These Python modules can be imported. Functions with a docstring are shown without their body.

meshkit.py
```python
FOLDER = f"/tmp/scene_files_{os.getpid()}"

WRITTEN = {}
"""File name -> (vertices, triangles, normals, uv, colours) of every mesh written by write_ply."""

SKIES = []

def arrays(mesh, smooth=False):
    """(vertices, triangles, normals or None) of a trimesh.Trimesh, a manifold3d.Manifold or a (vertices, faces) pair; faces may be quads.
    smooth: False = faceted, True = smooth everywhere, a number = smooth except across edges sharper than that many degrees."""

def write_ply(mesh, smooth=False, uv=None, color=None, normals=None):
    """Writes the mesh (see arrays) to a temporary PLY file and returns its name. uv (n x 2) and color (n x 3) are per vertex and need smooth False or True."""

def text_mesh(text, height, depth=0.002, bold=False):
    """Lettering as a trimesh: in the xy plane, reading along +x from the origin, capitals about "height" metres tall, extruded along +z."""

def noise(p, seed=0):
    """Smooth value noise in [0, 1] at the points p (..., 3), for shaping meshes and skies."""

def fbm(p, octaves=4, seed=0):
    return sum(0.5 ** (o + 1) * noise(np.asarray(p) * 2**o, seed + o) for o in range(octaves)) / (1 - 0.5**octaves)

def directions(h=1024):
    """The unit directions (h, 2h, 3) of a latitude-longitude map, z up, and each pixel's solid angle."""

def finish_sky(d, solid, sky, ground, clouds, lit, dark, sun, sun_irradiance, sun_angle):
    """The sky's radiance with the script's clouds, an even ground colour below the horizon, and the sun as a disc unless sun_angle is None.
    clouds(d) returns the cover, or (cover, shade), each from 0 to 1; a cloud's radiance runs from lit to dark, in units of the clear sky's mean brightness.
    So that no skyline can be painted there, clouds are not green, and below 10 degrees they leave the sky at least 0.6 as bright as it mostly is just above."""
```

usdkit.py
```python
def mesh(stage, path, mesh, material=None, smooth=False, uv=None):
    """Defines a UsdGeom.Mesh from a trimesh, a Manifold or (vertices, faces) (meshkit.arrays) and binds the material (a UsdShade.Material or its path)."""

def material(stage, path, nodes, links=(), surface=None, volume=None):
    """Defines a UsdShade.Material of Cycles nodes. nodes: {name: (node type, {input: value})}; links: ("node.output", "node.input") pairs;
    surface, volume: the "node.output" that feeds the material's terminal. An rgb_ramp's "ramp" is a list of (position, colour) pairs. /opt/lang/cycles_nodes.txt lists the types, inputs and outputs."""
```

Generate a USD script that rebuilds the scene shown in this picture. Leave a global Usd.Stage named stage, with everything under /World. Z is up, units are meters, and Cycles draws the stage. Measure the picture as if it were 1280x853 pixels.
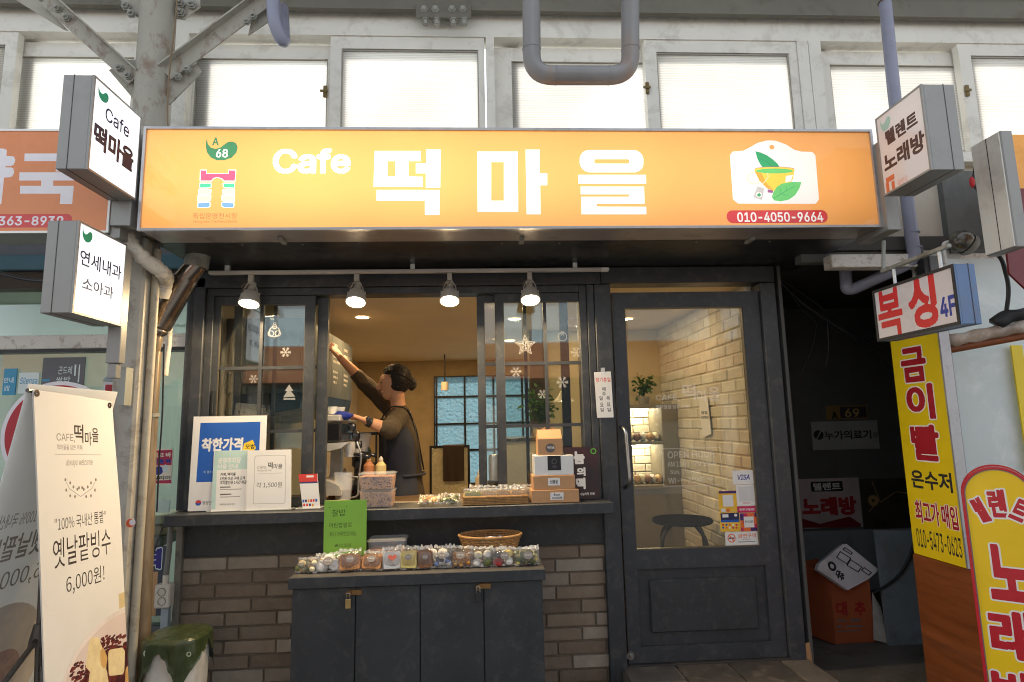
import math, glob, random
import numpy as np
import trimesh, usdkit, meshkit
import shapely
from shapely.geometry import Polygon, MultiPolygon, Point, LineString, box as sbox
from shapely.ops import unary_union
from shapely import affinity
from pxr import Usd, UsdGeom, UsdLux, UsdShade, Gf, Sdf

stage = Usd.Stage.CreateInMemory()
UsdGeom.SetStageUpAxis(stage, 'Z')
UsdGeom.SetStageMetersPerUnit(stage, 1.0)
UsdGeom.Xform.Define(stage, '/World')
rng = random.Random(7)

# ------------------------------------------------------------------ camera
F = 740.0                                   # focal length in pixels of a 1280 x 853 picture
PITCH, YAW, ROLL = (math.radians(a) for a in (8.0, 3.1, 1.29))
EYE = np.array([0, -3.5, 1.47])
_cx, _sx, _cy, _sy, _cr, _sr = math.cos(PITCH), math.sin(PITCH), math.cos(YAW), math.sin(YAW), math.cos(ROLL), math.sin(ROLL)
_f = np.array([_sy * _cx, _cy * _cx, _sx]); _r = np.array([_cy, -_sy, 0]); _d = np.cross(_f, _r)
CM = np.array([_cr * _r + _sr * _d, -_sr * _r + _cr * _d, _f])
cam = UsdGeom.Camera.Define(stage, '/World/camera')
cam.CreateHorizontalApertureAttr(36.0)
cam.CreateFocalLengthAttr(36.0 * F / 1280)
cam.CreateExposureAttr(1.4)
_m = np.eye(4); _m[0, :3], _m[1, :3], _m[2, :3], _m[3, :3] = CM[0], -CM[1], -CM[2], EYE
cam.AddTransformOp().Set(Gf.Matrix4d(_m.tolist()))

# ------------------------------------------------------------------ sky and sun (bright overcast day behind the shop row)
SUN_EL, SUN_DIR = math.radians(58), np.array([0.35, 0.94])
sky = UsdLux.DomeLight.Define(stage, '/World/sky')
sky.CreateIntensityAttr(1.0)
SKYM = usdkit.material(stage, '/World/Looks/sky_air', {
    'sky': ('sky_texture', {'sky_type': 'single_scattering', 'sun_disc': False, 'sun_elevation': SUN_EL, 'sun_rotation': math.atan2(SUN_DIR[0], SUN_DIR[1])}),
    'bw': ('rgb_to_bw', {}), 'grey': ('combine_color', {}), 'tint': ('mix_color', {'blend_type': 'multiply', 'fac': 1.0, 'b': (.97, 1.0, 1.01)}),
    'cloud': ('mix_color', {'blend_type': 'mix', 'fac': 0.8}),
    'bg': ('background_shader', {'strength': 0.14})},
    [('sky.color', 'bw.color'), ('bw.val', 'grey.r'), ('bw.val', 'grey.g'), ('bw.val', 'grey.b'), ('grey.color', 'tint.a'),
     ('sky.color', 'cloud.a'), ('tint.result', 'cloud.b'), ('cloud.result', 'bg.color')], surface='bg.background')
UsdShade.MaterialBindingAPI.Apply(sky.GetPrim()).Bind(SKYM)
sky.GetPrim().SetCustomDataByKey('kind', 'structure')
sun = UsdLux.DistantLight.Define(stage, '/World/sun')
sun.CreateIntensityAttr(1.05); sun.CreateAngleAttr(0.5); sun.CreateNormalizeAttr(True)
sun.CreateColorAttr(Gf.Vec3f(1.0, 0.975, 0.94))
_s = np.array([SUN_DIR[0] * math.cos(SUN_EL), SUN_DIR[1] * math.cos(SUN_EL), math.sin(SUN_EL)]); _s /= np.linalg.norm(_s)
_x = np.cross([0, 0, 1.0], _s); _x /= np.linalg.norm(_x); _m = np.eye(4); _m[0, :3], _m[1, :3], _m[2, :3] = _x, np.cross(_s, _x), _s
sun.AddTransformOp().Set(Gf.Matrix4d(_m.tolist()))

# ------------------------------------------------------------------ helpers: places
def at(px, py, Y=None, X=None, Z=None):
    """The point that stands at pixel (px, py) of the 1280 x 853 photograph, on the given plane."""
    v = CM.T @ np.array([(px - 640) / F, (py - 426.5) / F, 1.0])
    t = (Y - EYE[1]) / v[1] if Y is not None else (X - EYE[0]) / v[0] if X is not None else (Z - EYE[2]) / v[2]
    return EYE + t * v

class Plane:
    """A flat face: origin, unit axes u (reading direction), v (up), n (towards the reader)."""
    def __init__(s, o, u, v):
        s.o, s.u = np.asarray(o, float), np.asarray(u, float) / np.linalg.norm(u)
        v = np.asarray(v, float); v = v - s.u * (v @ s.u); s.v = v / np.linalg.norm(v); s.n = np.cross(s.u, s.v)
    def px(s, px, py):
        d = CM.T @ np.array([(px - 640) / F, (py - 426.5) / F, 1.0])
        p = EYE + d * (((s.o - EYE) @ s.n) / (d @ s.n)) - s.o
        return (p @ s.u, p @ s.v)
    def poly(s, pts, org=(0, 0), sc=1.0):
        return Polygon([s.px(org[0] + x / sc, org[1] + y / sc) for x, y in pts]).buffer(0)
    def boxuv(s, b):
        x0, y0, x1, y1 = b; xm, ym = (x0 + x1) / 2, (y0 + y1) / 2
        return s.px(x0, ym)[0], s.px(xm, y1)[1], s.px(x1, ym)[0], s.px(xm, y0)[1]
    def rect(s, b, r=0):
        u0, v0, u1, v1 = s.boxuv(b)
        p = sbox(min(u0, u1), min(v0, v1), max(u0, u1), max(v0, v1))
        return p.buffer(-r).buffer(r, 6) if r else p
    def ell(s, b, hole=None):
        u0, v0, u1, v1 = s.boxuv(b)
        e = affinity.translate(affinity.scale(Point(0, 0).buffer(1, 10), (u1 - u0) / 2, (v1 - v0) / 2), (u0 + u1) / 2, (v0 + v1) / 2)
        return e.difference(affinity.scale(e, hole, hole)) if hole else e
    def text(s, t, b, bold=0, cjk=True, skew=0):
        return fit(glyphs(t, bold, cjk), s.boxuv(b), skew)
    def text4(s, t, tl, tr, bl, br, bold=0, cjk=True):
        """Lettering between four pixel corners (a face seen at a slant)."""
        a, b, c, d = s.px(*tl), s.px(*tr), s.px(*bl), s.px(*br)
        return fit(glyphs(t, bold, cjk), ((a[0] + c[0]) / 2, (c[1] + d[1]) / 2, (b[0] + d[0]) / 2, (a[1] + b[1]) / 2))
    def line(s, pts, w, org=(0, 0), sc=1.0, closed=False):
        q = [s.px(org[0] + x / sc, org[1] + y / sc) for x, y in pts]
        return LineString(q + q[:1] if closed else q).buffer(w / 2, 3)
    def mesh(s, poly, off=0.0, thick=0.0):
        """The polygon as a sheet (thick = 0) or a slab whose front stands OFF in front of the plane."""
        out = []
        for g in parts_of(poly):
            if g.area < 1e-9: continue
            if thick:
                m = trimesh.creation.extrude_polygon(g, thick, engine='earcut'); v, f = m.vertices.copy(), m.faces
                v[:, 2] += off - thick
            else:
                v2, f = trimesh.creation.triangulate_polygon(g, engine='earcut')
                v = np.column_stack([v2, np.full(len(v2), off)])
                a = np.cross(v[f[:, 1]] - v[f[:, 0]], v[f[:, 2]] - v[f[:, 0]])[:, 2]
                f = np.where(a[:, None] < 0, f[:, ::-1], f)
            out.append(trimesh.Trimesh(s.o + v[:, :1] * s.u + v[:, 1:2] * s.v + v[:, 2:] * s.n, f, process=False))
        return trimesh.util.concatenate(out) if out else None

def parts_of(p):
    if p.is_empty: return []
    return [g for g in getattr(p, 'geoms', [p]) if g.geom_type == 'Polygon']

FRONT = lambda Y: Plane((0, Y, 0), (1, 0, 0), (0, 0, 1))
_fonts, _gl = {}, {}
def glyphs(text, bold=0, cjk=True):
    key = (text, bold, cjk)
    if key in _gl: return _gl[key]
    from PIL import Image, ImageDraw, ImageFont
    if cjk not in _fonts:
        _fonts[cjk] = ImageFont.truetype(glob.glob('/opt/blender-*/*/datafiles/fonts/' + ('Noto Sans CJK Regular.woff2' if cjk else 'Inter.woff2'))[0], 72)
    font = _fonts[cjk]
    x0, y0, x1, y1 = font.getbbox(text, anchor='ls', stroke_width=int(bold))
    im = Image.new('L', (x1 - x0 + 8, y1 - y0 + 8))
    ImageDraw.Draw(im).text((4 - x0, 4 - y0), text, 255, font, anchor='ls', stroke_width=int(bold))
    on = np.pad(np.asarray(im) > 127, ((0, 0), (1, 1))).astype(np.int8)
    rows, st = np.nonzero(np.diff(on, axis=1) == 1); en = np.nonzero(np.diff(on, axis=1) == -1)[1]
    g = shapely.union_all(shapely.box(st, -rows - 1, en, -rows)).buffer(0.6, 2).buffer(-0.6, 2).simplify(0.6)
    _gl[key] = g
    return g
def fit(g, b, skew=0):
    if skew: g = affinity.skew(g, xs=skew)
    x0, y0, x1, y1 = g.bounds
    u0, v0, u1, v1 = b
    sx, sy = (u1 - u0) / (x1 - x0), (v1 - v0) / (y1 - y0)
    return affinity.affine_transform(g, [sx, 0, 0, sy, u0 - x0 * sx, v0 - y0 * sy]).buffer(0)

# ------------------------------------------------------------------ helpers: things
class Node:
    def __init__(s, path, inv): s.path, s.inv, s.names = path, inv, {}
    prim = property(lambda s: stage.GetPrimAtPath(s.path))
WORLD = Node('/World', np.eye(4))
def fresh(parent, name):
    n = parent.names.get(name, 0); parent.names[name] = n + 1
    return parent.path + '/' + (name if n == 0 else '%s_%03d' % (name, n))
def tag(n, label=None, cat=None, group=None, kind=None):
    for k, v in (('label', label), ('category', cat), ('group', group), ('kind', kind)):
        if v: n.prim.SetCustomDataByKey(k, v)
    return n
def thing(name, label, cat, loc=(0, 0, 0), rz=0.0, group=None, kind=None):
    path = fresh(WORLD, name)
    x = UsdGeom.Xform.Define(stage, path)
    x.AddTranslateOp().Set(Gf.Vec3d(*map(float, loc)))
    if rz: x.AddRotateZOp().Set(math.degrees(rz))
    c, s_ = math.cos(rz), math.sin(rz)
    m = np.array([[c, -s_, 0, loc[0]], [s_, c, 0, loc[1]], [0, 0, 1, loc[2]], [0, 0, 0, 1.0]])
    n = Node(path, np.linalg.inv(m)); n.loc = np.array(loc, float); n.rz = rz
    return tag(n, label, cat, group, kind)
def put(parent, name, mesh, mat, smooth=False, label=None, local=False, kind=None):
    """One Mesh prim under a thing or part; vertices come in world space unless local."""
    if mesh is None: return None
    if isinstance(mesh, (list, tuple)) and len(mesh) and isinstance(mesh[0], trimesh.Trimesh):
        mesh = trimesh.util.concatenate(list(mesh))
    path = fresh(parent, name)
    v, f, nrm = meshkit.arrays(mesh, smooth)
    if not local:
        v = v @ parent.inv[:3, :3].T + parent.inv[:3, 3]
        nrm = None if nrm is None else nrm @ parent.inv[:3, :3].T
    m = UsdGeom.Mesh.Define(stage, path)
    from pxr import Vt
    m.CreatePointsAttr(Vt.Vec3fArray.FromNumpy(v.astype(np.float32)))
    m.CreateFaceVertexCountsAttr(Vt.IntArray.FromNumpy(np.full(len(f), 3, np.int32)))
    m.CreateFaceVertexIndicesAttr(Vt.IntArray.FromNumpy(f.astype(np.int32).ravel()))
    m.CreateSubdivisionSchemeAttr('none')
    if nrm is not None:
        m.CreateNormalsAttr(Vt.Vec3fArray.FromNumpy(nrm.astype(np.float32))); m.SetNormalsInterpolation('vertex')
    UsdShade.MaterialBindingAPI.Apply(m.GetPrim()).Bind(mat)
    n = Node(path, parent.inv)
    return tag(n, label, None, None, kind)
def single(name, mesh, mat, label, cat, smooth=False, group=None, kind=None):
    return tag(put(WORLD, name, mesh, mat, smooth), label, cat, group, kind)
def structure(name, mesh, mat, smooth=False):
    return tag(put(WORLD, name, mesh, mat, smooth), kind='structure')
def printed(parent, plane, base, layers, off=0.0, base_mat=None, base_name='face', thick=0):
    """A flat print: layers (polygon, material, name) in painting order, cut so that no two overlap; BASE is the ground sheet."""
    over, out = None, []
    for poly, mat, name in reversed(layers):
        if base is not None: poly = poly.intersection(base)
        vis = poly if over is None else poly.difference(over)
        over = poly if over is None else over.union(poly)
        out.append((vis.buffer(0), mat, name))
    if base is not None and base_mat is not None:
        put(parent, base_name, plane.mesh((base.difference(over) if over is not None else base).buffer(0), off), base_mat)
    merged = {}
    for vis, mat, name in reversed(out):
        merged.setdefault((name, str(mat.GetPath())), []).append((vis, mat))
    for (name, _), vs in merged.items():
        m = [plane.mesh(v, off) for v, _ in vs]; m = [x for x in m if x is not None]
        if m: put(parent, name.split('#')[0], m, vs[0][1])

# ------------------------------------------------------------------ helpers: shapes
def bx(x0, y0, z0, x1, y1, z1, b=0.0):
    x0, x1, y0, y1, z0, z1 = min(x0, x1), max(x0, x1), min(y0, y1), max(y0, y1), min(z0, z1), max(z0, z1)
    if b <= 0:
        m = trimesh.creation.box((x1 - x0, y1 - y0, z1 - z0)); m.apply_translation(((x0 + x1) / 2, (y0 + y1) / 2, (z0 + z1) / 2)); return m
    b = min(b, (x1 - x0) * .45, (y1 - y0) * .45, (z1 - z0) * .45)
    pts = []
    for X, sx in ((x0, 1), (x1, -1)):
        for Y, sy in ((y0, 1), (y1, -1)):
            for Z, sz in ((z0, 1), (z1, -1)):
                pts += [(X, Y + sy * b, Z + sz * b), (X + sx * b, Y, Z + sz * b), (X + sx * b, Y + sy * b, Z)]
    return hull(pts)
def hull(pts): return trimesh.convex.convex_hull(np.array(pts, float))
def frames(p):
    p = np.asarray(p, float); t = np.gradient(p, axis=0); t /= np.linalg.norm(t, axis=1, keepdims=True) + 1e-12
    a = np.cross(t[0], [0, 0, 1.0] if abs(t[0][2]) < .9 else [1.0, 0, 0]); a /= np.linalg.norm(a); A = []
    for k in range(len(p)):
        a = a - t[k] * (a @ t[k]); a /= np.linalg.norm(a) + 1e-12; A.append(a)
    A = np.array(A); return p, t, A, np.cross(t, A)
def tube(pts, r, n=12, cap=True):
    p, t, A, B = frames(pts); r = np.broadcast_to(r, (len(p),)); th = np.arange(n) * 2 * np.pi / n
    v = p[:, None] + r[:, None, None] * (np.cos(th)[None, :, None] * A[:, None] + np.sin(th)[None, :, None] * B[:, None])
    i, j = np.meshgrid(np.arange(len(p) - 1), np.arange(n), indexing='ij'); k = (j + 1) % n
    q = np.stack([i * n + j, i * n + k, (i + 1) * n + k, (i + 1) * n + j], -1).reshape(-1, 4)
    f = np.vstack([q[:, [0, 1, 2]], q[:, [0, 2, 3]]]); V = v.reshape(-1, 3)
    if cap:
        c0, c1 = len(V), len(V) + 1; V = np.vstack([V, p[0], p[-1]]); L = (len(p) - 1) * n
        f = np.vstack([f, [[c0, (a + 1) % n, a] for a in range(n)], [[c1, L + a, L + (a + 1) % n] for a in range(n)]])
    m = trimesh.Trimesh(V, f, process=False); return m
def bend(pts, rad, n=6):
    """A polyline with its inner corners rounded."""
    pts = [np.asarray(p, float) for p in pts]; out = [pts[0]]
    for a, b, c in zip(pts, pts[1:], pts[2:]):
        r = min(rad, np.linalg.norm(a - b) * .49, np.linalg.norm(c - b) * .49)
        p, q = b + (a - b) / np.linalg.norm(a - b) * r, b + (c - b) / np.linalg.norm(c - b) * r
        out += [(1 - s) ** 2 * p + 2 * s * (1 - s) * b + s * s * q for s in np.linspace(0, 1, n)]
    return np.array(out + [pts[-1]])
def lathe(profile, n=24, loc=(0, 0, 0)):
    pr = np.asarray(profile, float); th = np.arange(n) * 2 * np.pi / n
    v = np.stack([pr[:, :1] * np.cos(th), pr[:, :1] * np.sin(th), np.repeat(pr[:, 1:], n, 1)], -1).reshape(-1, 3) + np.asarray(loc)
    i, j = np.meshgrid(np.arange(len(pr) - 1), np.arange(n), indexing='ij'); k = (j + 1) % n
    q = np.stack([i * n + j, i * n + k, (i + 1) * n + k, (i + 1) * n + j], -1).reshape(-1, 4)
    return trimesh.Trimesh(v, np.vstack([q[:, [0, 1, 2]], q[:, [0, 2, 3]]]), process=False)
def cyl(a, b, r, n=16, r1=None): return tube([a, b], [r, r if r1 is None else r1], n)
def ball(c, r, s=2):
    m = trimesh.creation.icosphere(s, 1.0); m.vertices = m.vertices * np.broadcast_to(r, 3) + np.asarray(c); return m
def turn(m, axis, deg, about=(0, 0, 0)):
    m = m.copy(); m.apply_transform(trimesh.transformations.rotation_matrix(math.radians(deg), axis, about)); return m
def warp(m, amp, scale, seed=0):
    m = m.copy(); v = np.array(m.vertices)
    d = np.stack([meshkit.fbm(v * scale + 17.3 * k + 100, 3, seed + k) for k in range(3)], -1) - .5
    m.vertices = v + d * 2 * amp; return m
def quadmesh(grid):
    """A sheet through a (rows, columns, 3) grid of points."""
    g = np.asarray(grid, float); h, w = g.shape[:2]; i, j = np.meshgrid(np.arange(h - 1), np.arange(w - 1), indexing='ij')
    q = np.stack([i * w + j, i * w + j + 1, (i + 1) * w + j + 1, (i + 1) * w + j], -1).reshape(-1, 4)
    return trimesh.Trimesh(g.reshape(-1, 3), np.vstack([q[:, [0, 1, 2]], q[:, [0, 2, 3]]]), process=False)
def frame_ring(plane, outer, inner, off, thick): return plane.mesh(outer.difference(inner), off, thick)

# ------------------------------------------------------------------ helpers: materials
_mats = {}
def S(r, g, b): return tuple(((c / 255) / 12.92 if c / 255 <= .04045 else ((c / 255 + .055) / 1.055) ** 2.4) for c in (r, g, b))
def mat(name, col, rough=.5, metal=0.0, vary=.12, scale=6.0, bump=.0, bscale=60.0, coat=0.0, dirt=None, dscale=3.0, damt=.35, stretch=None, spec=.5, sss=0, rand=0.0, trans=0):
    """A painted, printed or raw surface: tone noise, optional dirt patches, fine relief."""
    if name in _mats: return _mats[name]
    c = np.array(col, float)
    N = {'g': ('geometry', {}), 'map': ('mapping', {'scale': stretch or (1, 1, 1)}),
         'n': ('noise_texture', {'scale': scale, 'detail': 5.0, 'roughness': .62}),
         'r': ('rgb_ramp', {'ramp': [(.3, tuple(np.clip(c * (1 - vary), 0, 1))), (.7, tuple(np.clip(c * (1 + vary), 0, 1)))]}),
         'p': ('principled_bsdf', {'roughness': rough, 'metallic': metal, 'coat_weight': coat, 'specular_ior_level': spec})}
    L = [('g.position', 'map.vector'), ('map.vector', 'n.vector'), ('n.fac', 'r.fac')]
    out = 'r.color'
    if dirt is not None:
        N['dn'] = ('noise_texture', {'scale': dscale, 'detail': 7.0, 'roughness': .7, 'distortion': .4})
        N['dr'] = ('rgb_ramp', {'ramp': [(.52, (0, 0, 0)), (.60, (damt * .55,) * 3), (.72, (damt,) * 3)]})
        N['dm'] = ('mix_color', {'blend_type': 'mix', 'b': tuple(dirt)})
        N['dbw'] = ('rgb_to_bw', {})
        L += [('map.vector', 'dn.vector'), ('dn.fac', 'dr.fac'), ('dr.color', 'dbw.color'), ('dbw.val', 'dm.fac'), (out, 'dm.a')]
        out = 'dm.result'
    if rand:
        N['oi'] = ('object_info', {}); N['rm'] = ('map_range', {'from_min': 0., 'from_max': 1., 'to_min': 1 - rand, 'to_max': 1 + rand})
        N['rc'] = ('combine_color', {}); N['rx'] = ('mix_color', {'blend_type': 'multiply', 'fac': 1.0, 'use_clamp_result': False})
        L += [('oi.random', 'rm.value'), ('rm.result', 'rc.r'), ('rm.result', 'rc.g'), ('rm.result', 'rc.b'), (out, 'rx.a'), ('rc.color', 'rx.b')]
        out = 'rx.result'
    L.append((out, 'p.base_color'))
    N['rr'] = ('map_range', {'from_min': .3, 'from_max': .7, 'to_min': max(0.02, rough - .12), 'to_max': min(1, rough + .12)})
    L += [('n.fac', 'rr.value'), ('rr.result', 'p.roughness')]
    if bump:
        N['bn'] = ('noise_texture', {'scale': bscale, 'detail': 4.0, 'roughness': .6}); N['b'] = ('bump', {'strength': 1.0, 'distance': bump})
        L += [('map.vector', 'bn.vector'), ('bn.fac', 'b.height'), ('b.normal', 'p.normal')]
    surf = 'p.BSDF'
    if trans:
        N['t'] = ('translucent_bsdf', {}); N['x'] = ('mix_closure', {'fac': trans})
        L += [(out, 't.color'), ('p.BSDF', 'x.closure1'), ('t.BSDF', 'x.closure2')]; surf = 'x.closure'
    _mats[name] = usdkit.material(stage, '/World/Looks/' + name, N, L, surface=surf)
    return _mats[name]
def glow(name, col, strength):
    if name not in _mats:
        _mats[name] = usdkit.material(stage, '/World/Looks/' + name, {'e': ('emission', {'color': tuple(col), 'strength': strength})}, [], surface='e.emission')
    return _mats[name]
def pane_mat(name, tint=(1, 1, 1), rough=.0, ior=1.5, extra=.0):
    if name not in _mats:
        N = {'t': ('transparent_bsdf', {'color': tint}), 'g': ('glossy_bsdf', {'roughness': rough, 'color': (1, 1, 1)}), 'f': ('fresnel', {'IOR': ior}), 'x': ('mix_closure', {})}
        _mats[name] = usdkit.material(stage, '/World/Looks/' + name, N, [('f.fac', 'x.fac'), ('t.BSDF', 'x.closure1'), ('g.BSDF', 'x.closure2')], surface='x.closure')
    return _mats[name]
def film(name, col, opacity=.3, rough=.25):
    """Thin clear plastic: partly see-through, glossy."""
    if name not in _mats:
        N = {'t': ('transparent_bsdf', {}), 'p': ('principled_bsdf', {'base_color': tuple(col), 'roughness': rough, 'specular_ior_level': .8}), 'x': ('mix_closure', {'fac': opacity}),
             'g': ('geometry', {}), 'bn': ('noise_texture', {'scale': 45.0, 'detail': 3.0}), 'b': ('bump', {'strength': 1.0, 'distance': .004})}
        _mats[name] = usdkit.material(stage, '/World/Looks/' + name, N, [('g.position', 'bn.vector'), ('bn.fac', 'b.height'), ('b.normal', 'p.normal'), ('t.BSDF', 'x.closure1'), ('p.BSDF', 'x.closure2')], surface='x.closure')
    return _mats[name]
def wrap(name, bump=.005, scale=38.0):
    """Crinkled clear foil: see-through with sharp glints."""
    if name not in _mats:
        N = {'t': ('transparent_bsdf', {}), 'd': ('diffuse_bsdf', {'color': (.95, .94, .90)}), 'x': ('mix_closure', {'fac': .045}), 'g': ('glossy_bsdf', {'roughness': .09, 'color': (1, 1, 1)}), 'f': ('fresnel', {'IOR': 1.42}), 'y': ('mix_closure', {}),
             'q': ('geometry', {}), 'bn': ('noise_texture', {'scale': scale, 'detail': 3.0, 'roughness': .55, 'distortion': 1.2}), 'b': ('bump', {'strength': 1.0, 'distance': bump})}
        _mats[name] = usdkit.material(stage, '/World/Looks/' + name, N, [('q.position', 'bn.vector'), ('bn.fac', 'b.height'), ('b.normal', 'g.normal'), ('b.normal', 'f.normal'), ('t.BSDF', 'x.closure1'), ('d.BSDF', 'x.closure2'), ('f.fac', 'y.fac'), ('x.closure', 'y.closure1'), ('g.BSDF', 'y.closure2')], surface='y.closure')
    return _mats[name]
def lit(name, col, diff=.35):
    """Printed acrylic of a light box: lets the lamps behind it through, with a glossy front."""
    if name not in _mats:
        N = {'d': ('diffuse_bsdf', {'color': tuple(col)}), 't': ('translucent_bsdf', {'color': tuple(col)}), 'x': ('mix_closure', {'fac': 1 - diff}),
             'g': ('glossy_bsdf', {'roughness': .06, 'color': (1, 1, 1)}), 'f': ('fresnel', {'IOR': 1.45}), 'y': ('mix_closure', {})}
        _mats[name] = usdkit.material(stage, '/World/Looks/' + name, N, [('d.BSDF', 'x.closure1'), ('t.BSDF', 'x.closure2'), ('f.fac', 'y.fac'), ('x.closure', 'y.closure1'), ('g.BSDF', 'y.closure2')], surface='y.closure')
    return _mats[name]
def area_light(parent, name, loc, size, intensity, col=(1, 1, 1), face=(0, 0, -1), disk=False):
    """A lamp's own light, shining along FACE."""
    L = (UsdLux.DiskLight if disk else UsdLux.RectLight).Define(stage, fresh(parent, name))
    if disk: L.CreateRadiusAttr(size)
    else: L.CreateWidthAttr(size[0]); L.CreateHeightAttr(size[1])
    L.CreateIntensityAttr(intensity); L.CreateColorAttr(Gf.Vec3f(*col))
    z = -np.asarray(face, float); z /= np.linalg.norm(z); x = np.cross([0, 0, 1.0] if abs(z[2]) < .9 else [0, 1.0, 0], z); x /= np.linalg.norm(x)
    m = np.eye(4); m[0, :3], m[1, :3], m[2, :3], m[3, :3] = x, np.cross(z, x), z, np.asarray(loc)
    w = parent.inv @ m.T; L.AddTransformOp().Set(Gf.Matrix4d(w.T.tolist()))
    return L

# ------------------------------------------------------------------ shared materials
DARK = mat('slate_paint', S(58, 61, 65), .42, vary=.16, scale=5, bump=.0012, bscale=120, dirt=S(112, 108, 100), dscale=16, damt=.32)
DARK2 = mat('slate_paint_panel', S(54, 57, 60), .48, vary=.16, scale=4, bump=.0012, bscale=110, dirt=S(104, 101, 94), dscale=17, damt=.3)
BLACK = mat('black_soffit', S(38, 37, 37), .35, vary=.2, scale=3, dirt=S(70, 64, 58), dscale=2.5, damt=.3)
MORTAR = mat('mortar', S(128, 117, 102), .9, vary=.2, scale=20, bump=.003, bscale=120)
STEEL_GREY = mat('grey_painted_steel', S(146, 146, 138), .5, vary=.12, scale=5, bump=.001, bscale=80, dirt=S(88, 78, 64), dscale=7, damt=.7)
ALU = mat('aluminium', S(176, 176, 178), .35, .6, vary=.06, scale=9)
WFRAME = mat('white_window_paint', S(222, 219, 210), .45, vary=.06, scale=3, dirt=S(136, 124, 106), dscale=7, damt=.35)
GREYBOX = mat('grey_sign_casing', S(146, 144, 140), .42, .3, vary=.05, scale=3, dirt=S(110, 108, 104), dscale=4, damt=.25)
CHROME = mat('brushed_steel', S(190, 188, 184), .25, 1.0, vary=.1, scale=14, stretch=(1, 1, .15))
GLASS = pane_mat('window_glass', (.93, .96, .95), ior=1.62)
WHITE = mat('white_plastic', S(232, 231, 226), .4, vary=.03)
PAPER = mat('white_paper', S(236, 234, 230), .6, vary=.03)
INKB = mat('black_ink', S(34, 34, 38), .6, vary=.05)
INKG = mat('grey_ink', S(104, 100, 98), .7, vary=.05)
INKR = mat('red_ink', S(205, 38, 45), .55, vary=.05)
INKBL = mat('blue_ink', S(38, 58, 150), .55, vary=.05)
CARD = mat('brown_card', S(196, 150, 106), .7, vary=.08, scale=8, bump=.0006, bscale=90)

# ------------------------------------------------------------------ ground
structure('ground', bx(-30, -30, -.5, 30, 30, 0), mat('street_paving', S(86, 86, 84), .85, vary=.2, scale=2, bump=.004, bscale=30, dirt=S(80, 76, 70), dscale=1.5))
structure('alley_floor', bx(1.84, -.3, .002, 4.2, 1.9, .05), mat('alley_concrete', S(92, 88, 82), .8, vary=.3, scale=5, bump=.004, bscale=40, dirt=S(40, 38, 36), dscale=3, damt=.8))
step = tag(put(WORLD, 'door_step', bx(.76, -.62, .002, 1.83, .02, .106), mat('step_concrete', S(120, 112, 100), .85, vary=.2, scale=9, bump=.003)), kind='structure')
tile_m = [mat('step_tile_%s' % n, S(*c), .55, vary=.22, scale=7, bump=.0012, dirt=S(150, 140, 122), dscale=9, damt=.5) for n, c in (('dark', (84, 78, 72)), ('mid', (98, 90, 82)), ('light', (110, 102, 92)))]
for j, (a, b) in enumerate(((-.618, -.32), (-.312, -.02))):
    for i in range(4):
        x0 = .765 + i * .3 - (.0 if j else .15)
        x0c, x1c = max(x0, .765), min(x0 + .29, 1.825)
        if x1c - x0c > .03: put(step, 'tile', bx(x0c, a, .100, x1c, b, .118 + rng.uniform(-.0015, .0015), .003), tile_m[rng.randrange(3)])

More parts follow.
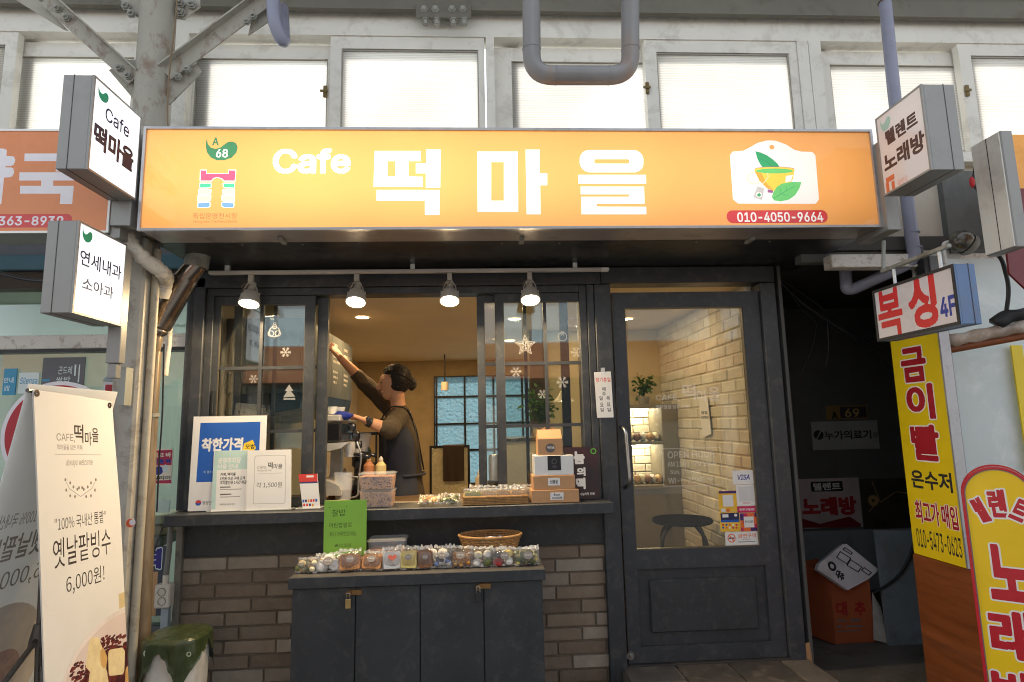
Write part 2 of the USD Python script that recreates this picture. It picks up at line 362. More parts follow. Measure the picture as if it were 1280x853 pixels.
# ------------------------------------------------------------------ cafe building: shell, brick base, window, soffit
FX0, FX1, XP = -1.70, 1.815, .735
cafe = thing('cafe_building', 'small cafe shopfront of slate painted frames over a brown brick base', 'building', (0, 0, 0))
wall = put(cafe, 'wall', [bx(FX0, .012, 0, XP + .02, .12, .775), bx(FX0 + .002, .006, .775, XP, .12, 1.034)], MORTAR)
brick_m = [mat('brick_' + n, S(*c), .9, vary=.14, scale=14, bump=.003, bscale=55, dirt=S(158, 150, 136), dscale=9, damt=.25, rand=.10) for n, c in
           (('brown', (136, 121, 104)), ('dark_brown', (124, 109, 93)), ('umber', (142, 126, 108)), ('pale_grey', (162, 151, 136)), ('grey', (148, 136, 121)))]
row, z = 0, .772
BH = (at(690, 716.2, Y=0)[2] - at(690, 802.5, Y=0)[2]) / 5
print('course', BH)
while z > .005:
    z0 = max(z - BH + .0095, .004); x = FX0 + .002 - (.14 if row % 2 else 0) - (.06 if row % 3 == 2 else 0)
    while x < XP - .01:
        a, b = max(x, FX0 + .003), min(x + .272, XP - .004)
        if b - a > .025 and not (a > -.93 and b < .28):
            d = rng.uniform(-.003, .003)
            k = rng.choices(range(5), (5, 4, 4, 2.2, 2))[0]
            put(wall, 'brick', bx(a + rng.uniform(0, .002), d, z0, b, .05, z - rng.uniform(0, .002), .003), brick_m[k])
        x += .281
    z -= BH; row += 1
put(cafe, 'fascia_panel', bx(FX0 + .01, -.006, .780, XP, .012, 1.0, .004), DARK2)
put(cafe, 'shelf', bx(-1.675, -.2, .975, .716, .05, 1.035, .004), DARK)
# outer frame
put(cafe, 'window_frame', [bx(FX0, -.03, 1.036, -1.60, .1, 2.36, .004), bx(-1.60, -.012, 1.036, -1.555, .1, 2.30, .003)], DARK)
put(cafe, 'window_frame', [bx(FX0, -.03, 2.30, XP, .1, 2.40, .004), bx(-1.598, -.014, 2.255, .60, .1, 2.298, .003)], DARK)
put(cafe, 'window_frame', [bx(.60, -.012, 1.036, .645, .1, 2.298, .003), bx(.647, -.022, 1.036, .69, .1, 2.298, .003)], DARK)
put(cafe, 'post', bx(.692, -.032, .0, .79, .1, 2.298, .004), DARK)
put(cafe, 'header', bx(XP + .002, -.034, 2.302, FX1, .1, 2.402, .004), DARK)
put(cafe, 'right_jamb', [bx(1.722, -.03, .0, FX1, .1, 2.298, .004)], DARK)
soff = put(cafe, 'soffit', bx(-1.62, -.55, 2.406, 2.02, .1, 2.5), BLACK)
SCREW = mat('screw_metal', S(150, 140, 128), .4, .8)
for x in (-1.2, -.9, -.62, .12, .42, .75, 1.15, 1.55):
    put(cafe, 'screw', lathe([(0, 0), (.006, .001), (.006, .006)], 8, (x, -.52, 2.4)), SCREW)

def fx(px, Y=0.0, py=460): return at(px, py, Y=Y)[0]
def fz(py, px, Y=0.0): return at(px, py, Y=Y)[2]
def sash(name, px, muntins, Y, th=.036, zt=2.252, zb=1.04):
    """A sliding sash: outer edges and stile edges in pixels along y = 460, muntins as (left, right)."""
    xo0, xi0, xi1, xo1 = (fx(p, Y) for p in px)
    P_ = FRONT(Y)
    zi1, zi0 = fz(380, 400, Y), zb + .05
    outer, inner = sbox(xo0, zb, xo1, zt), sbox(xi0, zi0, xi1, zi1)
    s = put(cafe, name, P_.mesh(outer.difference(inner), 0, th), DARK)
    bars = [sbox(fx(a, Y), zi0, fx(b, Y), zi1) for a, b in muntins]
    rows_ = [sbox(xi0, fz(y1, 500, Y), xi1, fz(y0, 500, Y)) for y0, y1 in ((455, 459), (534, 538))]
    put(s, 'muntin', P_.mesh(unary_union(bars + rows_).intersection(inner), -.006, .022), DARK)
    put(s, 'gasket', P_.mesh(inner.difference(inner.buffer(-.004, join_style=2)), -.004, .01), mat('brass_gasket', S(104, 96, 80), .45, .3))
    put(s, 'pane', bx(xi0 - .003, Y + .016, zi0 - .003, xi1 + .003, Y + .020, zi1 + .003), GLASS)
    return (xi0, zi0, xi1, zi1)
sash('sash', (262, 272, 380, 392), [(322.5, 326.5)], 0.0)
sash('sash', (290, 300, 396.5, 409), [(340, 344)], .046)
sash('sash', (620, 630.5, 731, 742), [(681, 685)], 0.0)
sash('sash', (597, 606, 702, 712), [(655.5, 659.5)], .046)
LATCH = mat('black_latch', S(30, 30, 32), .4)
put(cafe, 'latch', bx(fx(268) - .008, -.014, 1.56, fx(268) + .008, .0, 1.70, .004), LATCH)

# ------------------------------------------------------------------ door
door = put(cafe, 'door', FRONT(-.005).mesh(sbox(.803, .128, 1.717, 2.25).difference(sbox(fx(787.5, 0, 535), fz(685.5, 872), fx(939.5, 0, 535), fz(384, 860)))
      .difference(sbox(fx(798, 0, 750), fz(805, 880), fx(960, 0, 750), fz(709, 880))), 0, .05), DARK)
gx0, gx1, gz0, gz1 = fx(787.5, 0, 535), fx(939.5, 0, 535), fz(685.5, 872), fz(384, 860)
put(door, 'pane', bx(gx0 - .004, .018, gz0 - .004, gx1 + .004, .024, gz1 + .004), pane_mat('door_glass', (.95, .96, .94), ior=1.48))
put(door, 'gasket', FRONT(.0).mesh(sbox(gx0, gz0, gx1, gz1).difference(sbox(gx0 + .006, gz0 + .006, gx1 - .006, gz1 - .006)), 0, .03), mat('brass_gasket', S(104, 96, 80), .45, .3))
px0, px1, pz0, pz1 = fx(798, 0, 750), fx(960, 0, 750), fz(805, 880), fz(709, 880)
put(door, 'panel', [bx(px0, .012, pz0, px1, .03, pz1), bx(fx(813, 0, 756), -.002, fz(789, 880), fx(947, 0, 756), .012, fz(723, 880), .006)], DARK2)
hb = [at(776, 534, Y=-.006), at(782, 537, Y=-.06), at(787.5, 604, Y=-.06), at(781, 610, Y=-.006)]
put(door, 'handle', tube(bend(hb, .035, 7), .011, 12), CHROME, smooth=True)
put(door, 'lock', turn(lathe([(0, .012), (.008, .012), (.01, .006), (.021, .006), (.024, 0)], 20), [1, 0, 0], 90, (0, 0, 0)).apply_translation(at(788, 820, Y=-.005)), CHROME, smooth=40)
put(cafe, 'threshold', bx(.795, -.028, .106, 1.72, .1, .126, .003), mat('dark_threshold', S(60, 56, 52), .6))

# interior shell
CEIL = mat('interior_plaster', S(232, 214, 178), .8, vary=.05, scale=2)
put(cafe, 'interior_floor', bx(-1.75, .1, .0, 1.8, 4.4, .15), mat('interior_floor', S(150, 136, 116), .5, vary=.15, scale=4))
put(cafe, 'ceiling', bx(-1.72, .12, 2.33, 1.80, 4.4, 2.42), CEIL)
put(cafe, 'left_wall', bx(-1.69, .102, .15, -1.62, 4.4, 2.33), mat('interior_left_wall', S(186, 178, 164), .8, vary=.06))
put(cafe, 'roof', bx(-1.72, .165, 3.02, 1.84, 4.5, 3.1), mat('roof_membrane', S(120, 122, 120), .8))
put(cafe, 'outer_wall', [bx(-1.72, .121, 0, -1.69, 4.4, 3.0), bx(1.80, .1, 0, 1.84, 4.4, 3.0), bx(-1.72, 4.4, 2.33, 1.84, 4.44, 3.0), bx(-1.72, 4.4, 0, -.62, 4.44, 2.33), bx(1.62, 4.4, 0, 1.84, 4.44, 2.33), bx(-.62, 4.4, 0, 1.62, 4.44, .72), bx(-.62, 4.4, 2.12, 1.62, 4.44, 2.33)], mat('outer_render', S(130, 126, 120), .85, vary=.15, scale=3))
put(cafe, 'back_wall', [bx(-1.619, 4.385, .151, -.62, 4.399, 2.329), bx(1.62, 4.385, .151, 1.699, 4.399, 2.329), bx(-.62, 4.385, .151, 1.62, 4.399, .72), bx(-.62, 4.385, 2.121, 1.62, 4.399, 2.329)], mat('interior_back_wall', S(176, 158, 128), .8))
put(cafe, 'upper_wall', bx(-1.72, .0, 2.505, 1.84, .1, 3.015), mat('upper_render', S(120, 118, 114), .85, vary=.15, scale=3))
bw = put(cafe, 'brick_wall', bx(1.694, .1, .15, 1.79, 4.4, 2.33), mat('cream_mortar', S(216, 209, 192), .9, vary=.12))
cream = [mat('cream_brick_' + n, S(*c), .8, vary=.1, scale=9, bump=.004, bscale=40, rand=.06) for n, c in (('pale', (230, 225, 210)), ('mid', (224, 217, 201)), ('warm', (218, 209, 191)))]
row, z = 0, .16
while z < 2.3:
    y = .11 - (.12 if row % 2 else 0)
    while y < 1.95:
        a, b = max(y, .105), min(y + .232, 1.98)
        if b - a > .04: put(bw, 'brick', bx(1.688 - rng.uniform(0, .006), a, z, 1.72, b, min(z + .074, 2.325), .006), rng.choice(cream))
        y += .243
    z += .083; row += 1
put(cafe, 'nook_wall', bx(.62, 1.98, .15, 1.70, 2.06, 2.33), mat('nook_plaster', S(206, 190, 150), .8, vary=.06))
put(cafe, 'pillar', bx(.45, 1.9, .15, .6, 2.06, 2.33), mat('pillar_dark', S(70, 58, 50), .6, vary=.1))

# ------------------------------------------------------------------ clerestory of the arcade above the shop
ck = thing('clerestory_wall', 'row of white framed windows with ribbed translucent panels above the signs', 'windows', (0, 0, 3.1))
CY = .05
def cx(px, Y=CY, py=110): return at(px, py, Y=Y)[0]
ZT, ZB = fz(48, 640, CY), fz(183, 1200, CY)
RIB = usdkit.material(stage, '/World/Looks/ribbed_polycarbonate', {
    'g': ('geometry', {}), 'sp': ('separate_xyz', {}), 'w': ('math', {'math_type': 'multiply', 'value2': 520.0}), 's': ('math', {'math_type': 'sine'}),
    'mr': ('map_range', {'from_min': -1.0, 'from_max': 1.0, 'to_min': .72, 'to_max': .98}), 'c': ('combine_color', {}),
    'n': ('noise_texture', {'scale': 1.2, 'detail': 4.0}), 'nr': ('rgb_ramp', {'ramp': [(.35, (.86, .84, .79)), (.62, (1, .985, .95))]}), 'mx': ('mix_color', {'blend_type': 'multiply', 'fac': 1.0}),
    't': ('translucent_bsdf', {}), 'p': ('principled_bsdf', {'roughness': .3}), 'x': ('mix_closure', {'fac': .25})},
    [('g.position', 'sp.vector'), ('sp.z', 'w.value1'), ('w.value', 's.value1'), ('s.value', 'mr.value'), ('mr.result', 'c.r'), ('mr.result', 'c.g'), ('mr.result', 'c.b'),
     ('g.position', 'n.vector'), ('n.fac', 'nr.fac'), ('nr.color', 'mx.a'), ('c.color', 'mx.b'), ('mx.result', 't.color'), ('mx.result', 'p.base_color'), ('t.BSDF', 'x.closure1'), ('p.BSDF', 'x.closure2')], surface='x.closure')
LBRASS = mat('brass_latch', S(120, 104, 70), .4, .7)
def cl_window(x0, x1, xi0, xi1, Y, top, latch=None):
    P_ = FRONT(Y)
    w = put(ck, 'window', P_.mesh(sbox(x0, ZB - .07, x1, top).difference(sbox(xi0, ZB, xi1, top - .095 if Y > CY else top - .085)), 0, .05), WFRAME)
    put(w, 'pane', bx(xi0 - .004, Y + .02, ZB - .004, xi1 + .004, Y + .03, top - .08), RIB)
    put(w, 'glazing_bead', P_.mesh(sbox(xi0, ZB, xi1, top - .09).difference(sbox(xi0 + .007, ZB + .007, xi1 - .007, top - .097)), -.006, .02), mat('grey_bead', S(150, 146, 138), .5))
    if latch:
        put(w, 'latch', [bx(latch - .012, Y - .018, 3.58, latch + .012, Y, 3.66, .004), bx(latch - .03, Y - .026, 3.61, latch + .02, Y - .017, 3.628, .003)], LBRASS)
YR = CY + .07
cl_window(cx(412), cx(606), cx(426), cx(598.5), CY, ZT)
cl_window(cx(232, YR), cx(425, YR), cx(243, YR), cx(409, YR), YR, ZT - .02, cx(407, YR) + .0)
cl_window(cx(808), cx(1000), cx(823), cx(990), CY, ZT, cx(808.5))
cl_window(cx(618, YR), cx(820, YR), cx(640, YR), cx(809, YR), YR, ZT - .02)
cl_window(cx(1204), cx(1400), cx(1219), cx(1388), CY, ZT, cx(1207))
cl_window(cx(1028, YR), cx(1216, YR), cx(1040, YR), cx(1204, YR), YR, ZT - .02)
cl_window(cx(-170), cx(16), cx(-160), cx(1), CY, ZT)
cl_window(cx(-2, YR), cx(182, YR), cx(10, YR), cx(165, YR), YR, ZT - .02)
HZ = fz(26, 640, CY)
put(ck, 'frame', FRONT(CY - .01).mesh(unary_union([sbox(-6, ZT, 8, HZ + .12), sbox(cx(1000) + .002, ZB - .07, cx(1014), ZT), sbox(cx(1014.8), ZB - .07, cx(1030), ZT), sbox(cx(606) + .012, ZB - .07, cx(618.5), ZT), sbox(cx(182), ZB - .07, cx(205), ZT), sbox(cx(206), ZB - .07, cx(233), ZT)]), 0, .13), WFRAME)
put(ck, 'sill', bx(-6, -.02, ZB - .14, 8, .2, ZB - .071, .004), WFRAME)
put(ck, 'sill_wall', [bx(1.86, .06, 2.7, 8, .16, ZB - .14), bx(-6, .06, 2.5, -1.73, .16, ZB - .14), bx(-1.728, .11, 3.105, 1.85, .16, ZB - .14)], mat('cream_sheet', S(196, 188, 172), .6, vary=.1, scale=2, dirt=S(110, 98, 82), dscale=3, damt=.6))

for i, px in enumerate((424, 12, 637, 820, 1037, 1216, 240)):
    x = cx(px); put(ck, 'outer_post', bx(x - .02, .17, ZB - .1, x + .07, .24, ZT + .1), mat('outer_post_brown', S(92, 78, 60), .7))
# roof beam with its bolted joint plate, and the arcade roof above it
BEAM = mat('grey_beam_paint', S(108, 105, 95), .6, vary=.12, scale=3, bump=.001, dirt=S(84, 72, 56), dscale=4, damt=.6)
beam = thing('roof_beam', 'long grey painted steel beam running above the clerestory windows', 'beam', (0, 0, HZ))
put(beam, 'web', bx(-7, -.04, HZ + .004, 9, .0, HZ + .62), BEAM)
put(beam, 'flange', bx(-7, -.10, HZ + .168, 9, -.041, HZ + .20, .003), BEAM)
put(beam, 'rust_edge', bx(-7, -.101, HZ + .155, 9, -.09, HZ + .167), mat('rust_line', S(140, 96, 60), .8, vary=.3, scale=12))
pa, pb = at(520, 6, Y=-.045), at(589, 24, Y=-.045)
put(beam, 'joint_plate', bx(pa[0], -.056, pb[2], pb[0], -.0405, pa[2], .003), BEAM)
for i, px in enumerate((530, 544, 565, 578.5)):
    p = at(px, 12, Y=-.056)
    put(beam, 'bolt', [turn(lathe([(0, .022), (.014, .022), (.022, .006), (.026, .004), (.026, 0)], 6), [1, 0, 0], 90).apply_translation(p)], STEEL_GREY)
    q = at(px + 2, 26, Y=-.07)
    put(beam, 'bolt', [lathe([(0, -.03), (.018, -.03), (.018, 0), (.024, 0), (.024, .008), (0, .008)], 6, q)], STEEL_GREY)
structure('arcade_roof', [bx(-7, -.75, 4.72, 9, .4, 4.76)], mat('roof_sheet', S(150, 140, 122), .7, vary=.12, scale=2))

# ------------------------------------------------------------------ main light-box sign
SG = FRONT(-.752)
sx0, sx1, sz0, sz1 = -1.578, 2.0, 2.408, 2.908
sign = thing('shop_sign', 'long glowing orange light box sign over the cafe front with three big white syllables', 'sign', (.2, -.65, 2.4))
LIN = mat('sign_inner_white', (.85, .85, .85), .8, vary=.01)
put(sign, 'casing', [bx(sx0, -.56, sz0 + .004, sx1, -.55, sz1), bx(sx0, -.75, sz1 - .006, sx1, -.561, sz1), bx(sx0 - .006, -.75, sz0, sx0, -.55, sz1), bx(sx1, -.75, sz0, sx1 + .006, -.55, sz1)], LIN)
put(sign, 'bottom_plate', bx(sx0, -.765, sz0 - .004, sx1, -.561, sz0 + .002), mat('sign_bottom_alu', S(170, 160, 156), .38, .55, vary=.05, dirt=S(120, 112, 108), dscale=5, damt=.3))
base = sbox(sx0, sz0, sx1, sz1)
put(sign, 'rim', SG.mesh(base.buffer(.008, join_style=2).difference(base.buffer(-.004, join_style=2)), .012, .016), ALU)
LO = lit('acrylic_orange', (.95, .45, .135)); LWH = lit('acrylic_white', (.97, .97, .95)); LGRN = lit('acrylic_green', S(66, 132, 92)); LPK = lit('acrylic_pink', S(232, 92, 128))
LMI = lit('acrylic_mint', S(80, 196, 152)); LCR = lit('acrylic_cream', S(255, 232, 196)); LBL = lit('acrylic_blue', S(120, 172, 216)); LBR = lit('acrylic_brown', S(160, 112, 72))
LRD = lit('acrylic_red', S(214, 70, 74)); LYE = lit('acrylic_yellow', S(252, 214, 84)); LLG = lit('acrylic_leaf', S(112, 208, 120)); LDG = lit('acrylic_dark_leaf', S(60, 168, 110)); LPU = lit('acrylic_purple', S(160, 100, 150)); LGY = lit('acrylic_grey', S(200, 198, 200)); LOR = lit('acrylic_tan', S(246, 176, 70))
L = []
o, k = (170, 160), 4.267
def zp(pts, org=o, sc=k): return SG.poly(pts, org, sc)
blob = [(378, 58), (374, 72), (372, 100), (378, 130), (398, 158), (430, 173), (470, 174), (510, 160), (536, 132), (543, 104), (534, 82), (514, 73), (492, 75), (472, 88), (452, 104), (426, 112), (400, 106), (384, 88)]
L += [(zp(blob), LGRN, 'emblem'), (SG.text('A', (265.5, 172, 273.5, 182), 3, False), LGRN, 'emblem'), (SG.text('68', (270, 186.5, 285, 197), 2, False), LWH, 'lettering')]
gate = [(346, 227), (374, 227), (374, 246), (496, 246), (496, 227), (530, 227), (527, 282), (470, 282), (462, 272), (436, 262), (412, 268), (402, 282), (344, 282)]
bars = [[(342, 297), (400, 297), (398, 316), (386, 319), (341, 319)], [(337, 332), (398, 331), (396, 350), (384, 354), (336, 354)], [(333, 362), (397, 362), (395, 386), (384, 391), (332, 391)], [(332, 402), (394, 400), (392, 420), (380, 423), (331, 423)]]
bars_r = [[(467, 297), (524, 297), (523, 319), (480, 319), (468, 314)], [(465, 331), (524, 331), (523, 355), (478, 355), (466, 350)], [(460, 362), (524, 362), (523, 391), (472, 391), (461, 386)], [(458, 400), (521, 402), (519, 423), (472, 423), (460, 418)]]
cols = [LMI, LCR, LCR, LBL]
for pts, m in [(gate, LPK)] + list(zip(bars, cols)) + list(zip(bars_r, cols)):
    L += [(zp(pts).buffer(.004), LWH, 'emblem'), (zp(pts), m, 'emblem')]
L += [(SG.text('독립문영천시장', (241, 266.5, 296.5, 273.5), 0), LBR, 'lettering'), (SG.text('Yeongcheon Traditional Market', (241, 275.5, 296.5, 279.5), 0, False), LBR, 'lettering')]
L += [(SG.text('Cafe', (341, 185.5, 438.5, 217), 3, False), LWH, 'lettering')]
o2, k2 = (440, 170), 3.282
big = [([(93, 62), (282, 62), (282, 104), (232, 104), (232, 166), (290, 168), (290, 210), (88, 209)], [(147, 104), (178, 104), (178, 166), (147, 166)]),
       ([(304, 56), (364, 56), (362, 213), (303, 213), (303, 154), (262, 154), (262, 113), (304, 113)], None), ([(101, 222), (361, 222), (359, 325), (299, 325), (299, 266), (100, 266)], None),
       ([(514, 64), (680, 64), (682, 312), (515, 312)], [(571, 108), (623, 108), (623, 266), (571, 266)]), ([(712, 56), (770, 56), (771, 154), (801, 154), (801, 203), (772, 203), (774, 322), (716, 322)], None),
       ([(928, 160), (1206, 160), (1207, 197), (929, 197)], None), ([(938, 208), (1198, 208), (1201, 279), (1004, 279), (1004, 290), (1207, 291), (1208, 322), (941, 322), (940, 250), (1136, 250), (1136, 240), (938, 240)], None)]
for kk, (outer, hole) in enumerate(big):
    p = zp(outer, o2, k2)
    if hole: p = p.difference(zp(hole, o2, k2))
    L.append((p, LWH, 'syllable#%d' % (0 if kk < 3 else 1 if kk < 5 else 2)))
ring = zp([(934, 58), (1196, 58), (1196, 150), (934, 150)], o2, k2); hole = zp([(994, 96), (1137, 96), (1137, 114), (994, 114)], o2, k2)
L.append((ring.buffer(-.05).buffer(.05, 8).difference(hole.buffer(-.009).buffer(.009, 6)), LWH, 'syllable#2'))
o3, k3 = (890, 160), 5.818
def z3(pts): return SG.poly(pts, o3, k3)
def e3(cx_, cy_, rx, ry): return SG.ell((o3[0] + (cx_ - rx) / k3, o3[1] + (cy_ - ry) / k3, o3[0] + (cx_ + rx) / k3, o3[1] + (cy_ + ry) / k3))
tagp = z3([(130, 200), (150, 172), (225, 167), (262, 150), (330, 110), (400, 92), (430, 91), (470, 96), (540, 122), (600, 160), (650, 173), (730, 175), (752, 200), (778, 520), (755, 553), (190, 552), (152, 520)]).buffer(-.012).buffer(.012, 6).difference(e3(435, 141, 18, 17))
L += [(tagp, LWH, 'emblem'), (e3(302, 367, 46, 44).difference(e3(304, 367, 38, 36)), LCR, 'emblem'),
      (z3([(315, 170), (355, 180), (400, 200), (445, 232), (478, 262), (492, 285), (365, 285), (345, 255), (330, 225)]), LDG, 'emblem'),
      (z3([(405, 447), (447, 455), (440, 475), (405, 470)]), LPU, 'emblem'),
      (z3([(308, 305), (600, 305), (590, 370), (560, 425), (520, 455), (450, 460), (400, 440), (345, 385)]), LYE, 'emblem'), (z3([(308, 312), (358, 325), (395, 400), (452, 458), (400, 440), (345, 385)]), LOR, 'emblem'),
      (z3([(538, 350), (588, 342), (575, 388), (534, 398)]), LWH, 'emblem'), (e3(454, 300, 146, 18), LPU, 'emblem'), (e3(454, 302, 144, 17), LYE, 'emblem'), (e3(454, 314, 136, 18), LLG, 'emblem'),
      (SG.line([(402, 330), (410, 355), (385, 390), (360, 415)], .004, o3, k3), LCR, 'emblem'),
      (z3([(330, 425), (380, 440), (363, 525), (300, 505)]), LGY, 'emblem'), (e3(342, 486, 21, 20), LWH, 'emblem'), (z3([(342, 466), (350, 482), (360, 486), (350, 500), (334, 500), (325, 486), (336, 482)]), LDG, 'emblem'),
      (z3([(435, 505), (445, 470), (470, 430), (510, 405), (580, 394), (650, 395), (636, 440), (605, 490), (560, 522), (500, 535), (452, 528)]), LLG, 'emblem'),
      (SG.line([(452, 512), (520, 470), (600, 425)], .0025, o3, k3), LDG, 'emblem'), (SG.line([(500, 482), (500, 440)], .002, o3, k3), LDG, 'emblem'), (SG.line([(540, 458), (545, 425)], .002, o3, k3), LDG, 'emblem'), (SG.line([(505, 480), (550, 492)], .002, o3, k3), LDG, 'emblem'), (SG.line([(350, 220), (400, 250), (440, 278)], .0022, o3, k3), LGRN, 'emblem')]
L += [(SG.rect((908.5, 263, 1034.5, 279), .03), LRD, 'phone_strip'), (SG.text('010-4050-9664', (921.5, 265.5, 1029, 277.5), 2, False), LWH, 'lettering')]
printed(sign, SG, base.buffer(-.003, join_style=2), [(p.buffer(0), m, n) for p, m, n in L], 0, LO)
# tubes inside the box: strong on the left, weak on the right, as the photograph shows
for x, a in ((-1.32, 1.08), (-.82, 1.30), (-.3, 1.18), (.21, 1.0), (.72, .92), (1.23, .80), (1.74, .54)):
    area_light(sign, 'tube_lamp', (x, -.562, 2.66), (.49, .42), .78 * a, (1, .97, .92), (0, -1, 0))
for px in (352, 652, 938):
    p = at(px, 298, Z=sz0 - .004)
    put(sign, 'clip', bx(p[0] - .012, p[1] - .03, sz0 - .022, p[0] + .012, p[1] + .05, sz0 - .004, .003), STEEL_GREY)

# ------------------------------------------------------------------ projecting signs
def hole_screw(parent, p, axis): put(parent, 'screw', ball(p, .006, 1), SCREW)
def side_sign(name, label, px_n, side, ydeep, depth, X, rail, bolts=0, case=GREYBOX):
    """A box standing out from the wall: px_n = outer lower/upper pixel rows of the face's near edge; X of its reader's face."""
CASEIN = mat('sign_seam', S(60, 58, 56), .6)
def proj_sign(name, label, X, y0, y1, z0, z1, w, face_dir, case=GREYBOX):
    """Face in the plane X (reader on the FACE_DIR side), from y0 (near) to y1 (far), w thick away from the reader."""
    t = thing(name, label, 'sign', (X, (y0 + y1) / 2, z0))
    f = face_dir; b = X - f * w
    put(t, 'casing', bx(min(b, X - f * .006), y0, z0, max(b, X - f * .006), y1, z1, .003), case)
    xs = b + f * w * .35
    put(t, 'seam', bx(min(xs, xs + .003), y0 - .001, z0 - .001, max(xs, xs + .003), y1 + .001, z1 + .001), CASEIN)
    pl = Plane((X, 0, 0), (0, f, 0), (0, 0, 1))
    us = sorted((f * y0, f * y1)); outer = sbox(us[0], z0, us[1], z1)
    put(t, 'rim', pl.mesh(outer.difference(outer.buffer(-.009, join_style=2)), .003, .010), case)
    return t, pl, outer.buffer(-.009, join_style=2)
EW = glow('lit_white_acrylic', (.97, .985, 1.0), .50)
ED = mat('sign_ink_navy', S(44, 46, 92), .6); EG = mat('sign_ink_green', S(24, 164, 122), .6); EDK = mat('sign_ink_dark', S(48, 40, 66), .6)
def comma(pl, b, mat_):
    """The market's leaf-drop emblem inside the pixel box b."""
    u0, v0, u1, v1 = pl.boxuv(b); q = Polygon(blob); x0, y0, x1, y1 = q.bounds
    return (affinity.affine_transform(q, [(u1 - u0) / (x1 - x0), 0, 0, -(v1 - v0) / (y1 - y0), u0 - x0 * (u1 - u0) / (x1 - x0), v1 + y0 * (v1 - v0) / (y1 - y0)]).buffer(0), mat_, 'emblem')
# upper left: face pixels near edge (119,96)-(107,212), far edge (178,147)-(168,249)
def from_px(near_top, near_bot, far_top, far_bot, X):
    a, b, c, d = (at(*p, X=X) for p in (near_top, near_bot, far_top, far_bot))
    return (a[1] + b[1]) / 2, (c[1] + d[1]) / 2, (b[2] + d[2]) / 2, (a[2] + c[2]) / 2
XL = -1.60
y0, y1, z0, z1 = from_px((119, 96), (107, 212), (178, 147), (168, 249), XL)
t, pl, base = proj_sign('cafe_blade_sign', 'upper lit white box sign on the left post with a green drop over Cafe', XL, y0, y1, z0, z1, .125, 1)
printed(t, pl, base, [comma(pl, (122, 111, 136, 128), EG), (pl.text4('Cafe', (131, 135.5), (161.5, 153), (132, 152), (161, 172), 1, False), ED, 'lettering'), (pl.text4('떡마을', (117.5, 154), (168, 186), (116, 184), (165.5, 215), 3), EDK, 'lettering')], 0.001, EW)
print('blade', y0, y1, z0, z1)
put(t, 'rail', bx(XL - .11, y1 + .002, z0 - .12, XL - .02, y1 + .06, z1 - .06, .003), GREYBOX)
XL2 = -1.66
y0, y1, z0, z1 = from_px((99, 276), (89, 390), (159, 306), (150.5, 409), XL2)
t, pl, base = proj_sign('clinic_blade_sign', 'lower lit white box sign on the left post with two lines of dark lettering', XL2, y0, y1, z0, z1, .125, 1)
printed(t, pl, base, [comma(pl, (102.5, 286, 115.5, 303.5), EG), (pl.text4('연세내과', (100, 311.4), (151.8, 332.3), (100, 330.5), (151, 351), 1), ED, 'lettering'), (pl.text4('소아과', (102.4, 346.3), (141.8, 358.6), (102.7, 361.4), (141, 375), 1), ED, 'lettering')], 0.001, EW)
print('clinic', y0, y1, z0, z1)
put(t, 'rail', [bx(XL2 - .06, y1 + .002, z0 - .17, XL2 - .0, y1 + .05, z1 - .02, .003), bx(XL2 - .05, y1 + .004, z0 - .24, XL2 - .012, y1 + .045, z0 - .172, .003)], GREYBOX)
XR = 1.93
GWH = mat('unlit_sign_white', S(236, 226, 222), .12, vary=.02, coat=.5); EBN = mat('sign_ink_brown', S(72, 44, 40), .5); EOR = mat('sign_ink_orange', S(226, 116, 70), .5); EPG = mat('sign_ink_pale_green', S(170, 204, 190), .5)
y1, y0, z0, z1 = from_px((1096, 151), (1104, 249), (1152.5, 101), (1163, 211), XR)
print('karaoke', y0, y1, z0, z1)
t, pl, base = proj_sign('karaoke_blade_sign', 'unlit white box sign on the right with brown lettering above an orange gate mark', XR, y0, y1, z0, z1, .15, -1)
printed(t, pl, base, [comma(pl, (1100.5, 145, 1113.5, 164), EPG), (pl.text4('텔렌트', (1106.6, 163.4), (1146.5, 136.8), (1107.6, 184), (1147, 156.5), 3), EBN, 'lettering'), (pl.text4('노래방', (1104.6, 195), (1155, 159.7), (1106, 218), (1157, 187), 3), EBN, 'lettering'),
    (pl.rect((1107.5, 220, 1118.5, 227)), EOR, 'emblem'), (pl.rect((1108, 228, 1112, 242)), EOR, 'emblem'), (pl.rect((1115, 226, 1119, 239)), EOR, 'emblem'), (pl.text('독립문영천시장', (1122, 222, 1135, 230), 0), EOR, 'lettering')], 0.001, GWH)
put(t, 'rail', bx(2.007, -.80, z0 - .13, 2.075, -.56, z1 - .06, .004), GREYBOX)
XB = 1.93
y1, y0, z0, z1 = from_px((1092, 369), (1097.5, 432), (1191, 324), (1201, 400), XB)
print('boxing', y0, y1, z0, z1)
BLU = mat('blue_casing', S(96, 122, 160), .45, vary=.06, dirt=S(120, 110, 100), dscale=8, damt=.3)
t, pl, base = proj_sign('boxing_blade_sign', 'white box sign with blue casing, red lettering and a navy 4F', XB, y0, y1, z0, z1, .09, -1, BLU)
GW2 = mat('unlit_sign_white_grey', S(214, 208, 212), .3, vary=.03, dirt=S(150, 144, 140), dscale=4, damt=.3)
printed(t, pl, base, [(pl.text4('복', (1096.5, 366), (1127, 356), (1099.5, 425), (1129, 419), 2), INKR, 'lettering'), (pl.text4('싱', (1134, 350), (1170, 336), (1138, 415), (1171, 406), 3), INKR, 'lettering'), (pl.text4('4F', (1175, 373), (1196, 366.5), (1175, 397.6), (1194.7, 394.6), 3, False), INKBL, 'lettering')], 0.001, GW2)
